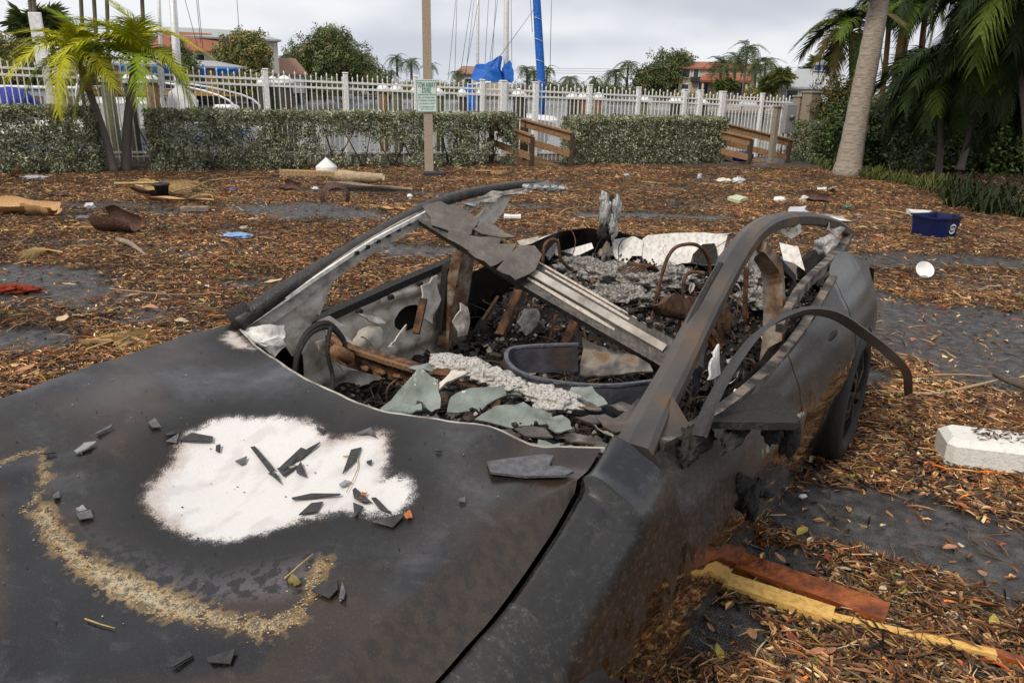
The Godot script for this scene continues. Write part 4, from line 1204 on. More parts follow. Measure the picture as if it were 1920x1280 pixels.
func ash_y(l: float, f: float) -> float:
	var y := table([[-3.1, 0.70], [-2.6, 0.74], [-2.2, 0.68], [-1.8, 0.52], [-1.2, 0.50], [-0.85, 0.60], [-0.55, 0.74], [-0.3, 0.80]], f)
	y += smoothstep(-0.25, 0.35, l) * smoothstep(-1.0, -0.55, f) * 0.06 - smoothstep(0.1, -0.4, l) * smoothstep(-1.2, -0.5, f) * 0.16
	y -= smoothstep(-0.25, -0.0, f - cowl_f(l)) * 0.08
	return y + rough.get_noise_2d(l * 60.0, f * 60.0) * 0.06 + fine.get_noise_2d(l * 130.0, f * 130.0) * 0.035

func interior(root: Node3D, m: Dictionary) -> void:
	part(root, "char_bed", grid(110, 190, func(u: float, v: float) -> Vector3:
		var l := lerpf(-0.76, 0.74, u)
		var f := lerpf(-0.28, -3.1, v)
		if f > cowl_f(l) + 0.02:
			f = cowl_f(l) + 0.02
		return Vector3(l, ash_y(l, f), f)), surf("char", [rgb(9, 8, 8), rgb(17, 15, 15), rgb(30, 27, 26), rgb(58, 54, 52)], 0.85, 0.0, 4.0, 0.05, 1.0, 0.3)).set_meta("kind", "stuff")
	# flakes of ash, char and glass over the bed
	var tint := tinted("ash flake", 0.75)
	var dark := [rgb(20, 18, 18), rgb(34, 31, 30), rgb(50, 46, 44), rgb(14, 13, 13), rgb(66, 58, 52)]
	var pale := [rgb(120, 116, 112), rgb(160, 156, 150), rgb(92, 88, 86), rgb(70, 66, 64), rgb(112, 74, 46), rgb(40, 36, 34), rgb(30, 28, 28), rgb(48, 44, 42)]
	for kind in [["ash_flake", plate([Vector3(0.028, 0, 0.004), Vector3(0.012, 0, 0.02), Vector3(-0.016, 0.003, 0.015), Vector3(-0.027, 0, -0.006), Vector3(-0.004, 0.002, -0.021), Vector3(0.019, 0, -0.013)], 0.002, 0.15, 1.0), 3000], ["char_crumb", lump(Vector3(0.024, 0.015, 0.02), 0.5, 2.0, 4.0, 7, 5), 4200], ["curled_scrap", leaf_mesh(0.09, 0.035, 0.02), 1600]]:
		var places := []
		var cols := []
		for i in kind[2]:
			var l := rr(-0.72, 0.72)
			var f := rr(-3.05, -0.36)
			if f > cowl_f(l) - 0.03:
				continue
			var rear := smoothstep(-1.7, -2.2, f) + smoothstep(0.0, 0.4, l) * smoothstep(-0.9, -0.6, f) * 0.6
			var b := Basis.from_euler(Vector3(rr(-1.1, 1.1), rr(0, TAU), rr(-1.1, 1.1))).scaled(Vector3.ONE * rr(0.25, 1.15 - rear * 0.25))
			places.append(Transform3D(b, Vector3(l, ash_y(l, f) + rr(0.0, 0.03 + rear * 0.05), f)))
			cols.append(lin(pick(pale) if rng.randf() < 0.10 + rear * 0.34 else pick(dark)))
		copies(root, kind[0], kind[1], tint, places, cols)
	# wires: a rusty, sooty tangle
	for k in 2:
		var w := begin()
		for i in 110:
			var l := rr(-0.66, 0.66)
			var f := rr(-2.9, -0.55)
			var p := []
			var q := Vector3(l, ash_y(l, f), f)
			var d := Vector3(rr(-1, 1), rr(0.3, 1.2), rr(-1, 1)) * rr(0.05, 0.11)
			for j in 5:
				p.append(q)
				q += d
				d = (d + Vector3(rr(-0.06, 0.06), -0.03, rr(-0.06, 0.06))) * 0.9
			add_sweep(w, smooth_path(p, 3), circle(rr(0.0012, 0.0036), 4))
		part(root, "wire_tangle", done(w), m.soot if k == 0 else m.rust).set_meta("kind", "stuff")
	# dashboard: cable bundle, rusty cross beam
	for k in 5:
		var o := Vector3(k * 0.008 - 0.016, (k % 2) * 0.01, k * 0.006)
		part(root, "cable", tube(smooth_path([Vector3(-0.45, 0.825, -0.516) + o, Vector3(-0.45, 0.903, -0.54) + o, Vector3(-0.47, 0.945, -0.613) + o, Vector3(-0.47, 0.944, -0.694) + o, Vector3(-0.45, 0.877, -0.741) + o, Vector3(-0.44, 0.835, -0.742) + o * 2.0]), 0.007, 7), m.soot)
	part(root, "cable", tube(smooth_path([Vector3(-0.45, 0.949, -0.671), Vector3(-0.42, 0.877, -0.623), Vector3(-0.4, 0.795, -0.622), Vector3(-0.36, 0.751, -0.577)]), 0.008, 7), m.soot)
	var gold := surf("tan rust edge", [rgb(66, 46, 32), rgb(98, 68, 44), rgb(126, 92, 60), rgb(148, 114, 78)], 0.8, 0.0, 5.0, 0.04, 0.6)
	part(root, "cross_beam_edge", bar(smooth_path([Vector3(-0.603, 0.84, -0.808), Vector3(-0.5, 0.83, -0.787), Vector3(-0.301, 0.83, -0.769), Vector3(-0.152, 0.83, -0.765)]), 0.02, 0.014), gold)
	part(root, "cross_beam", bar(smooth_path([Vector3(-0.653, 0.8, -0.857), Vector3(-0.532, 0.79, -0.816), Vector3(-0.295, 0.79, -0.815), Vector3(-0.145, 0.79, -0.812)]), 0.05, 0.07), m.rust)
	part(root, "beam_bracket", plate([Vector3(-0.081, 0.84, -0.736), Vector3(-0.055, 0.86, -0.764), Vector3(-0.01, 0.86, -0.786), Vector3(0.093, 0.84, -0.808), Vector3(0.098, 0.82, -0.782), Vector3(-0.002, 0.82, -0.776)], 0.012, 0.05, 2.2), m.rust)
	part(root, "beam_socket", tube([Vector3(-0.34, 0.914, -0.583), Vector3(-0.34, 0.865, -0.645)], 0.022, 12), gold)
	for i in 3:
		part(root, "beam_lug", lump(Vector3(0.04, 0.018, 0.022), 0.25, 1.5, i), gold).position = lerp(Vector3(-0.395, 0.78, -0.772), Vector3(-0.252, 0.78, -0.782), i / 2.0)
	part(root, "bent_strap", plate([Vector3(0.022, 0.83, -0.618), Vector3(0.07, 0.9, -0.685), Vector3(0.123, 0.9, -0.707), Vector3(0.075, 0.88, -0.668), Vector3(0.044, 0.83, -0.602)], 0.006, 0.05, 6.0), m.beige)
	# slumped sheets of windscreen glass
	for q in [[Vector3(-0.051, 0.8, -0.467), Vector3(-0.047, 0.84, -0.557), Vector3(-0.025, 0.9, -0.63), Vector3(0.039, 0.87, -0.65), Vector3(0.106, 0.82, -0.577), Vector3(0.078, 0.81, -0.545), Vector3(0.014, 0.8, -0.487)], [Vector3(0.141, 0.82, -0.564), Vector3(0.12, 0.85, -0.611), Vector3(0.154, 0.87, -0.66), Vector3(0.226, 0.87, -0.736), Vector3(0.248, 0.85, -0.718), Vector3(0.225, 0.83, -0.618)], [Vector3(0.268, 0.84, -0.53), Vector3(0.295, 0.87, -0.595), Vector3(0.352, 0.88, -0.652), Vector3(0.448, 0.86, -0.654), Vector3(0.463, 0.85, -0.613), Vector3(0.374, 0.84, -0.56)], [Vector3(-0.172, 0.83, -0.75), Vector3(-0.128, 0.85, -0.793), Vector3(-0.052, 0.85, -0.812), Vector3(-0.067, 0.84, -0.759)], [Vector3(0.188, 0.86, -0.771), Vector3(0.256, 0.87, -0.769), Vector3(0.321, 0.86, -0.753), Vector3(0.271, 0.85, -0.714)], [Vector3(0.412, 0.88, -0.824), Vector3(0.469, 0.89, -0.847), Vector3(0.546, 0.87, -0.802), Vector3(0.513, 0.86, -0.735), Vector3(0.459, 0.87, -0.737)]]:
		part(root, "glass_sheet", plate(q, 0.005, 0.1, rng.randf()), m.glass)
	# ash heap on the scuttle
	var heap := surf("ash heap", [rgb(70, 68, 66), rgb(150, 147, 143), rgb(196, 193, 188), rgb(110, 106, 102)], 0.95, 0.0, 3.0, 0.04, 0.5, 0.1)
	for q in [[Vector3(-0.054, 0.86, -0.828), 0.14, 0.05, 0.10], [Vector3(0.055, 0.87, -0.802), 0.15, 0.06, 0.11], [Vector3(0.154, 0.87, -0.782), 0.13, 0.05, 0.10], [Vector3(0.236, 0.87, -0.765), 0.10, 0.04, 0.08], [Vector3(0.413, 0.88, -0.723), 0.16, 0.05, 0.11], [Vector3(0.344, 0.87, -0.761), 0.12, 0.05, 0.09]]:
		part(root, "ash_heap", lump(Vector3(q[1], q[2], q[3]), 0.3, 1.7, rng.randf() * 20.0, 40, 24), heap).position = q[0]
	# curved heat-blued sheet standing on the scuttle
	var arcp := smooth_path([Vector3(0.249, 0.9, -1.158), Vector3(0.118, 0.89, -1.072), Vector3(0.059, 0.88, -1.014), Vector3(0.122, 0.88, -0.908), Vector3(0.233, 0.88, -0.844), Vector3(0.371, 0.88, -0.858), Vector3(0.497, 0.88, -0.932), Vector3(0.598, 0.88, -1.064)], 6)
	part(root, "curved_sheet", bar(arcp.map(func(p): return p + Vector3(0, -0.05, 0)), 0.008, 0.10), m.blue)
	part(root, "curved_sheet_rim", bar(arcp, 0.014, 0.008), surf("pale rim", [rgb(62, 63, 70), rgb(88, 90, 98)], 0.6))
	part(root, "scorched_sheet", plate([Vector3(0.188, 0.86, -1.298), Vector3(0.244, 0.85, -1.302), Vector3(0.4, 0.84, -1.298), Vector3(0.506, 0.82, -1.222), Vector3(0.345, 0.8, -1.164), Vector3(0.268, 0.8, -1.144)], 0.006, 0.14, 8.0), m.streaky)
	# flaked panels in front of the near windscreen pillar
	var fr := [[760, 768, 44], [800, 790, 34], [950, 815, 40], [1000, 812, 46], [1050, 800, 50], [1090, 825, 46], [1120, 790, 52], [1155, 800, 50], [1075, 845, 34], [1135, 845, 44], [1180, 790, 50], [1200, 765, 40], [1030, 838, 34], [980, 842, 28], [1165, 765, 40], [905, 812, 30], [860, 800, 26], [1105, 765, 40]]
	var at := [Vector3(0.068, 0.85, -0.463), Vector3(0.183, 0.86, -0.421), Vector3(0.432, 0.88, -0.448), Vector3(0.482, 0.88, -0.498), Vector3(0.529, 0.89, -0.555), Vector3(0.604, 0.88, -0.537), Vector3(0.583, 0.88, -0.665), Vector3(0.649, 0.89, -0.645), Vector3(0.627, 0.89, -0.454), Vector3(0.682, 0.88, -0.52), Vector3(0.654, 0.88, -0.717), Vector3(0.629, 0.87, -0.841), Vector3(0.568, 0.89, -0.436), Vector3(0.521, 0.89, -0.387), Vector3(0.596, 0.88, -0.787), Vector3(0.376, 0.88, -0.419), Vector3(0.288, 0.87, -0.43), Vector3(0.522, 0.88, -0.732)]
	for i in at.size():
		var pts := []
		var n := 5 + i % 3
		for k in n:
			var a := TAU * k / n + rr(-0.4, 0.4)
			pts.append(at[i] + Vector3(cos(a), rr(-0.18, 0.18), sin(a) * 0.8) * fr[i][2] * 0.00105 * rr(0.7, 1.25))
		part(root, "paint_flake", plate(pts, 0.004, 0.12, i), [m.flakes, m.baked, m.streaky][i % 3] if i % 4 else m.glass)
	part(root, "scuttle_panel", plate([Vector3(0.6, 0.86, -0.731), Vector3(0.628, 0.88, -0.788), Vector3(0.658, 0.87, -0.926), Vector3(0.713, 0.87, -0.746), Vector3(0.738, 0.88, -0.542), Vector3(0.727, 0.88, -0.528), Vector3(0.667, 0.87, -0.59)], 0.008, 0.05, 3.0), m.baked)
	part(root, "scuttle_edge", bar(smooth_path([Vector3(0.351, 0.86, -0.441), Vector3(0.466, 0.865, -0.423), Vector3(0.573, 0.865, -0.457), Vector3(0.667, 0.865, -0.509), Vector3(0.723, 0.865, -0.539)]), 0.05, 0.02), m.streaky)
	# seats: rusty frames and loops
	part(root, "near_seat_back", plate([Vector3(0.3, 0.941, -1.613), Vector3(0.3, 0.952, -1.782), Vector3(0.32, 0.869, -2.057), Vector3(0.38, 0.802, -2.262), Vector3(0.44, 0.68, -2.364), Vector3(0.46, 0.537, -2.233), Vector3(0.44, 0.651, -2.091), Vector3(0.4, 0.746, -2.072), Vector3(0.34, 0.811, -1.959), Vector3(0.3, 0.894, -1.657)], 0.03, 0.05, 1.0), m.rust)
	for q in [[Vector3(0.28, 0.775, -1.689), Vector3(0.28, 0.923, -1.727), Vector3(0.3, 1.076, -1.744), Vector3(0.31, 1.138, -1.792), Vector3(0.34, 1.156, -1.842), Vector3(0.38, 1.144, -1.898), Vector3(0.4, 1.067, -1.976), Vector3(0.42, 0.909, -2.007)], [Vector3(0.34, 0.742, -1.857), Vector3(0.34, 0.924, -1.871), Vector3(0.34, 1.01, -1.873), Vector3(0.35, 1.03, -1.918), Vector3(0.4, 1.029, -1.938)], [Vector3(-0.28, 1.005, -1.771), Vector3(-0.28, 1.076, -1.78), Vector3(-0.27, 1.101, -1.811), Vector3(-0.25, 1.089, -1.843), Vector3(-0.24, 1.01, -1.861), Vector3(-0.22, 0.952, -1.928)], [Vector3(0.22, 0.63, -1.741), Vector3(0.24, 0.746, -1.767), Vector3(0.26, 0.865, -1.768)]]:
		part(root, "seat_tube", tube(smooth_path(q), 0.0075, 8), m.rust)
	for q in [[Vector3(-0.42, 0.671, -1.652), Vector3(-0.42, 0.847, -1.802), 0.045], [Vector3(-0.05, 0.719, -1.597), Vector3(-0.05, 0.825, -1.696), 0.04], [Vector3(-0.55, 0.762, -1.225), Vector3(-0.58, 0.886, -1.314), 0.03], [Vector3(-0.5, 0.733, -1.626), Vector3(-0.5, 0.82, -1.746), 0.014], [Vector3(-0.3, 0.709, -1.674), Vector3(-0.3, 0.84, -1.751), 0.012], [Vector3(-0.2, 0.668, -1.718), Vector3(-0.2, 0.781, -1.765), 0.012], [Vector3(0.2, 0.577, -1.82), Vector3(0.2, 0.667, -1.848), 0.05], [Vector3(0.5, 0.665, -2.269), Vector3(0.5, 1.03, -2.167), 0.02]]:
		part(root, "seat_post", bar([q[0], q[1]], q[2], q[2] * 0.5), m.rust)
	for q in [[Vector3(-0.5, 0.766, -1.486), 0.09, 0.08], [Vector3(-0.2, 0.801, -1.578), 0.07, 0.1], [Vector3(0.5, 0.685, -1.697), 0.1, 0.12], [Vector3(0.5, 0.711, -2.29), 0.08, 0.16], [Vector3(0.66, 0.666, -1.736), 0.06, 0.1], [Vector3(0.62, 0.698, -1.54), 0.05, 0.08], [Vector3(0.6, 0.704, -2.2), 0.06, 0.08]]:
		var pts := []
		for k in 6:
			pts.append(q[0] + Vector3(rr(-0.02, 0.02), sin(TAU * k / 6.0) * q[1], cos(TAU * k / 6.0) * q[2] * 0.7) * rr(0.7, 1.2))
		part(root, "scorched_scrap", plate(pts, 0.005, 0.2, rng.randf()), pick([m.ash, m.streaky, m.beige, m.blue]))
	# door inner wall on the near side, with pale lining shreds
	part(root, "near_door_inner_skin", grid(40, 12, func(u: float, v: float) -> Vector3:
		var f := lerpf(-0.62, -2.7, u)
		var y := lerpf(0.35, belt_y(f) - 0.01, v)
		return Vector3(0.755 + rough.get_noise_2d(f * 40.0, y * 40.0) * 0.03, y, f)), m.streaky)
	for q in [[Vector3(0.78, 0.73, -1.428), Vector3(0.77, 0.726, -1.618), Vector3(0.77, 0.731, -1.824), Vector3(0.77, 0.694, -1.871), Vector3(0.77, 0.676, -1.652)], [Vector3(0.78, 0.817, -1.08), Vector3(0.78, 0.807, -1.181), Vector3(0.78, 0.824, -1.274), Vector3(0.78, 0.803, -1.293), Vector3(0.78, 0.788, -1.172)], [Vector3(0.6, 0.844, -1.523), Vector3(0.6, 0.861, -1.574), Vector3(0.62, 0.748, -1.582), Vector3(0.64, 0.797, -1.358), Vector3(0.62, 0.83, -1.445)]]:
		part(root, "lining_shred", plate(q, 0.008, 0.1, rng.randf()), m.chalk)
	# crumpled scraps of sheet lying about on the char
	for i in 46:
		var l := rr(-0.62, 0.66)
		var f := rr(-2.4, -0.75)
		var o := Vector3(l, ash_y(l, f) + rr(0.02, 0.08), f)
		var pts := []
		var tilt := Basis.from_euler(Vector3(rr(-1.2, 1.2), rr(0, TAU), rr(-1.2, 1.2)))
		for k in 6:
			pts.append(o + tilt * Vector3(cos(TAU * k / 6.0) * rr(0.02, 0.06), rr(-0.012, 0.012), sin(TAU * k / 6.0) * rr(0.015, 0.09)))
		part(root, "burnt_scrap", plate(pts, 0.003, 0.35, i * 0.7), [m.ash, m.streaky, m.rust, m.soot, m.bright][i % 5])
	# rear: white inner sheets of the boot, melted upright
	var sheets := [
		[Vector3(-0.398, 0.899, -3.1), Vector3(-0.366, 0.925, -3.1), Vector3(-0.196, 0.959, -3.1), Vector3(-0.032, 0.982, -3.1), Vector3(0.109, 0.984, -3.1), Vector3(0.101, 0.899, -3.08), Vector3(0.066, 0.837, -3.06), Vector3(0.042, 0.933, -3.08), Vector3(-0.021, 0.921, -3.07), Vector3(-0.063, 0.857, -3.05), Vector3(-0.068, 0.815, -3.04), Vector3(-0.206, 0.77, -3.04), Vector3(-0.294, 0.735, -3.02), Vector3(-0.36, 0.773, -3.04)],
		[Vector3(-0.576, 0.878, -3.05), Vector3(-0.445, 0.912, -3.08), Vector3(-0.385, 0.891, -3.08), Vector3(-0.375, 0.808, -3.05), Vector3(-0.431, 0.802, -3.04), Vector3(-0.469, 0.732, -3), Vector3(-0.54, 0.79, -3.02)],
		[Vector3(0.389, 0.978, -3.1), Vector3(0.491, 0.966, -3.1), Vector3(0.552, 0.857, -3.05), Vector3(0.49, 0.886, -3.06), Vector3(0.434, 0.895, -3.06)],
		[Vector3(-0.825, 0.797, -2.9), Vector3(-0.659, 0.863, -2.95), Vector3(-0.627, 0.839, -2.92), Vector3(-0.724, 0.781, -2.88)],
		[Vector3(-0.978, 0.857, -2.8), Vector3(-0.839, 0.919, -2.85), Vector3(-0.791, 0.849, -2.8), Vector3(-0.831, 0.769, -2.75), Vector3(-0.896, 0.813, -2.78)],
		[Vector3(-1.06, 0.854, -2.75), Vector3(-0.929, 0.892, -2.78), Vector3(-0.908, 0.866, -2.76), Vector3(-1.022, 0.828, -2.74)]]
	for i in sheets.size():
		var top := begin(false)
		part(root, "white_boot_sheet", plate(sheets[i], 0.006, 0.03, i), m.chalk if i != 5 else m.ash)
	part(root, "burnt_hole", plate([Vector3(-0.035, 0.827, -3), Vector3(-0.052, 0.864, -3.02), Vector3(-0.01, 0.921, -3.04), Vector3(0.052, 0.939, -3.05), Vector3(0.084, 0.881, -3.03), Vector3(0.087, 0.838, -3)], 0.006, 0.05, 3.0), m.soot)
	part(root, "boot_sheet_top", grid(20, 5, func(u: float, v: float) -> Vector3:
		return lerp(Vector3(-0.392, 0.906, -3.1), Vector3(0.108, 0.987, -3.1), u) + Vector3(0, 0.004 - v * v * 0.03, -v * 0.16)), m.chalk)
	var uprights := [[Vector3(-0.568, 0.733, -2.95), Vector3(0.085, 0.26, 0.08), m.streaky], [Vector3(-0.585, 0.936, -2.95), Vector3(0.07, 0.10, 0.07), m.soot], [Vector3(-0.579, 1.049, -2.95), Vector3(0.065, 0.20, 0.07), m.bright], [Vector3(-0.509, 1.081, -2.95), Vector3(0.045, 0.15, 0.06), m.bright], [Vector3(-0.525, 0.977, -2.95), Vector3(0.05, 0.14, 0.05), m.bright], [Vector3(-0.598, 1.125, -2.95), Vector3(0.045, 0.09, 0.05), m.bright], [Vector3(-0.558, 1.105, -2.97), Vector3(0.03, 0.1, 0.03), m.soot]]
	for i in uprights.size():
		part(root, "melted_upright", lump(uprights[i][1], 0.28, 1.5, i * 3.0, 24, 16), uprights[i][2]).position = uprights[i][0]
	# grey ash heaps on the rear seat
	for q in [[Vector3(-0.281, 0.8, -2.491), 0.3], [Vector3(-0.099, 0.8, -2.492), 0.3], [Vector3(-0.503, 0.8, -2.545), 0.26], [Vector3(-0.111, 0.76, -2.274), 0.26], [Vector3(-0.005, 0.82, -2.61), 0.24], [Vector3(-0.332, 0.72, -2.417), 0.24], [Vector3(0.481, 0.82, -2.467), 0.2], [Vector3(0.342, 0.85, -2.735), 0.24]]:
		part(root, "seat_ash", lump(Vector3(q[1], q[1] * 0.45, q[1] * 0.8), 0.34, 2.2, rng.randf() * 20.0, 56, 34), surf("seat ash", [rgb(36, 34, 34), rgb(84, 81, 79), rgb(136, 132, 128), rgb(190, 186, 181)], 0.9, 0.0, 2.5, 0.04, 0.5, 0.1)).position = q[0]
	for i in 7:
		part(root, "spring_coil", tube(smooth_path([Vector3(-0.23, 0.86, -2.44) + Vector3(0.02 * i, 0, 0.02), Vector3(-0.154, 0.88, -2.468) + Vector3(0.015 * i, 0.02, 0), Vector3(-0.095, 0.86, -2.504) + Vector3(0.01 * i, 0, -0.02)]), 0.004, 5), m.rust)

# ---------------------------------------------------------------- plants
func frond(length: float, rise: float, droop: float, pairs: int, leaf: float, width: float, seed_at: int, tip := 0.35) -> ArrayMesh:
	var r := RandomNumberGenerator.new()
	r.seed = seed_at
	var st := begin(false)
	var at := func(t: float) -> Vector3:
		return Vector3(0.04 * sin(t * 3.0 + seed_at), rise * t - droop * t * t, t * (1.0 - 0.28 * droop * t * 0.6)) * length
	var spine := []
	for i in 9:
		spine.append(at.call(i / 8.0))
	add_sweep(st, spine, circle(width * 0.55, 4), [1.4, 1.2, 1.0, 0.9, 0.7, 0.6, 0.5, 0.35, 0.2])
	for i in pairs:
		var t := 0.12 + 0.88 * i / (pairs - 1.0)
		var p: Vector3 = at.call(t)
		var d: Vector3 = (at.call(minf(t + 0.03, 1.0)) - at.call(t - 0.03)).normalized()
		for s in [-1.0, 1.0]:
			var l := leaf * (0.45 + 1.1 * sin(PI * (0.18 + 0.72 * t))) * 0.75 * r.randf_range(0.8, 1.15)
			var side: Vector3 = d.cross(Vector3.UP).normalized() * s
			var out: Vector3 = (side * (1.0 - tip * t) + d * (0.35 + tip * t) + Vector3.UP * r.randf_range(0.0, 0.35)).normalized()
			var mid: Vector3 = p + out * l * 0.5 + Vector3.DOWN * l * 0.04
			var end: Vector3 = p + out * l * 0.92 + Vector3.DOWN * l * r.randf_range(0.22, 0.5)
			var w := d * width
			for k in [p - w, p + w, mid + w, p - w, mid + w, mid - w, mid - w, mid + w, end]:
				st.add_vertex(k)
	return done(st)

func fan(radius: float, blades: int, seed_at: int) -> ArrayMesh:
	var r := RandomNumberGenerator.new()
	r.seed = seed_at
	var st := begin(false)
	add_sweep(st, [Vector3.ZERO, Vector3(0, 0.05, 0.5) * radius], circle(radius * 0.018, 4))
	for i in blades:
		var a := lerpf(-2.0, 2.0, i / (blades - 1.0))
		var d := Vector3(sin(a), 0.12 * cos(a * 2.0), cos(a)) * radius * r.randf_range(0.7, 0.95)
		var c := Vector3(0, 0.05, 0.5) * radius
		var n := d.cross(Vector3.UP).normalized() * radius * 0.03
		for k in [c, c + d * 0.5 + n, c + d + Vector3.DOWN * radius * 0.25, c, c + d + Vector3.DOWN * radius * 0.25, c + d * 0.5 - n]:
			st.add_vertex(k)
	return done(st)

func leaf_surf(called: String, a: Color, b: Color, c: Color) -> StandardMaterial3D:
	var m := surf(called, [a, b, c], 0.55, 0.0, 1.6, 0.02, 0.0)
	m.backlight_enabled = true
	m.backlight = Color(0.22, 0.25, 0.08)
	m.cull_mode = BaseMaterial3D.CULL_DISABLED
	m.roughness = 0.68
	m.metallic_specular = 0.3
	return m

# a palm: trunk path (world points), crown of fronds made from a few shared meshes
func palm(called: String, label: String, group: String, path: Array, r0: float, r1: float, bark: Material, meshes: Array, greens: Array, n: int, lift := 0.5, wind := Vector3.ZERO, shaft: Material = null, shaft_len := 0.0, grow := 1.0, low := -9.0) -> Node3D:
	var o := thing(called, label, "palm tree", path[0], 0.0, group)
	var p := []
	for q in path:
		p.append(q - path[0])
	var sm := smooth_path(p, 7)
	var sc := []
	for i in sm.size():
		var t: float = i / (sm.size() - 1.0)
		sc.append(lerpf(1.0, r1 / r0, t) * (1.0 + 0.35 * exp(-t * 14.0)) * (1.0 + 0.035 * (i % 2)))
	part(o, "trunk", tube(sm, r0, 12, sc), bark)
	var top: Vector3 = p[p.size() - 1]
	var d: Vector3 = (top - p[p.size() - 2]).normalized()
	if shaft != null:
		part(o, "crownshaft", tube([top, top + d * shaft_len * 0.5, top + d * shaft_len], r1 * 1.25, 10, [1.0, 1.1, 0.6]), shaft)
		top += d * shaft_len
	for i in n:
		var az := i * 2.39996 + rr(-0.25, 0.25)
		var el := lerpf(lift, low if low > -5.0 else lift * -0.9, float(i) / n) + rr(-0.12, 0.12)
		var dir := Vector3(cos(az) * cos(el), sin(el), sin(az) * cos(el)) + wind * rr(0.5, 1.0)
		var b := frame_of(dir)
		var f := part(o, "frond", pick(meshes), pick(greens))
		f.transform = Transform3D(b.scaled(Vector3.ONE * rr(0.82, 1.12) * grow), top)
	return o

func crown(o: Node3D, lobes: Array, count: int, clump: Mesh, colours: Array, material: Material, gaps := 0.1) -> void:
	var places := []
	var cols := []
	var total := 0.0
	for l in lobes:
		total += l[1].x * l[1].y
	for l in lobes:
		var n := int(count * l[1].x * l[1].y / total)
		var tone := rr(0.8, 1.2)
		for i in n:
			var d := Vector3(rng.randfn(), rng.randfn(), rng.randfn()).normalized()
			var k := pow(rng.randf(), 0.3)
			var q: Vector3 = l[0] + d * l[1] * k * (1.0 + rough.get_noise_3dv(d * 26.0 + l[0] * 9.0) * 0.75)
			if fine.get_noise_3dv(q / l[1].x * 8.0) > 0.42 - gaps or q.y < 0.0:
				continue
			places.append(Transform3D(Basis.from_euler(Vector3(rr(0, TAU), rr(0, TAU), rr(0, TAU))).scaled(Vector3.ONE * rr(0.7, 1.3)), q))
			cols.append(lin(pick(colours)) * tone * rr(0.75, 1.25))
	copies(o, "crown", clump, material, places, cols)

func tree(called: String, label: String, base: Vector3, lobes: Array, count: int, size: float, colours: Array, trunk := 0.15, group := "", category := "tree", gaps := 0.22) -> void:
	var o := thing(called, label, category, base, 0.0, group)
	crown(o, lobes, count, leaf_clump(8, size, size * 0.9, size * 0.45, called.hash() % 50), colours, tinted("tree leaf", 0.6, 0.2), gaps)
	var bark := surf("bark", [], 0.9)
	if trunk > 0.0:
		var top: Vector3 = lobes[0][0]
		part(o, "trunk", tube([Vector3.ZERO, top * 0.35 + Vector3(0.05, 0, 0), top], trunk, 8, [1.2, 0.9, 0.5]), bark)
		for i in mini(lobes.size(), 4):
			part(o, "limb", tube([top * 0.4, top.lerp(lobes[i][0], 0.5), lobes[i][0]], trunk * 0.45, 6, [1.0, 0.8, 0.4]), bark)

# a house of walls, a hipped or gabled roof, and windows with frames and panes: x to its right, z towards the water
func house(called: String, label: String, at: Vector3, turn: float, size: Vector3, roof_h: float, wall: Material, roofing: Material, windows: Array, hip := 0.35, eave := 0.4) -> Node3D:
	var o := thing(called, label, "house", at, turn)
	part(o, "wall", box(size, 0.0, Transform3D(Basis(), Vector3(0, size.y * 0.5, 0))), wall)
	var st := begin(false)
	var w := size.x * 0.5 + eave
	var d := size.z * 0.5 + eave
	var y := size.y + 0.02
	var r := w * (1.0 - hip)
	var c := [Vector3(-w, y, d), Vector3(w, y, d), Vector3(w, y, -d), Vector3(-w, y, -d)]
	var a := Vector3(-r, y + roof_h, 0)
	var b := Vector3(r, y + roof_h, 0)
	quad(st, c[0], c[1], b, a)
	quad(st, c[2], c[3], a, b)
	for t in [[c[1], c[2], b], [c[3], c[0], a]]:
		for v in t:
			st.add_vertex(v)
	quad(st, c[0] + Vector3.DOWN * 0.2, c[1] + Vector3.DOWN * 0.2, c[1], c[0])
	quad(st, c[1] + Vector3.DOWN * 0.2, c[2] + Vector3.DOWN * 0.2, c[2], c[1])
	quad(st, c[3] + Vector3.DOWN * 0.2, c[0] + Vector3.DOWN * 0.2, c[0], c[3])
	quad(st, c[0] + Vector3.DOWN * 0.2, c[1] + Vector3.DOWN * 0.2, c[2] + Vector3.DOWN * 0.2, c[3] + Vector3.DOWN * 0.2)
	part(o, "roof", done(st), roofing)
	for q in windows:
		var f := part(o, "window", box(Vector3(q[2] + 0.24, q[3] + 0.24, 0.1), 0.02), surf("white trim", [rgb(212, 212, 210)], 0.6, 0.0, 1.0, 0.02, 0.0))
		f.position = Vector3(q[0], q[1], size.z * 0.5 + 0.03)
		part(f, "pane", box(Vector3(q[2], q[3], 0.06)), surf("dark pane", [rgb(46, 54, 62)], 0.12, 0.0, 1.0, 0.02, 0.0)).position = Vector3(0, 0, 0.035)
	return o

func facing(at: Vector3) -> float:
	return atan2(-at.x, -at.z)

# a boat hull: rings of half widths from stern to bow along z
func hull(length: float, beam: float, deep: float) -> ArrayMesh:
	return grid(16, 12, func(u: float, v: float) -> Vector3:
		var w := beam * 0.5 * (1.0 if u < 0.45 else cos((u - 0.45) / 0.55 * PI * 0.5) ** 0.8)
		var a := (v - 0.5) * 2.0
		var flare := pow(absf(a), 0.55)
		return Vector3(signf(a) * w * flare, deep * (absf(a) ** 1.6) * (1.0 + 0.35 * u * u), (u - 0.5) * length))

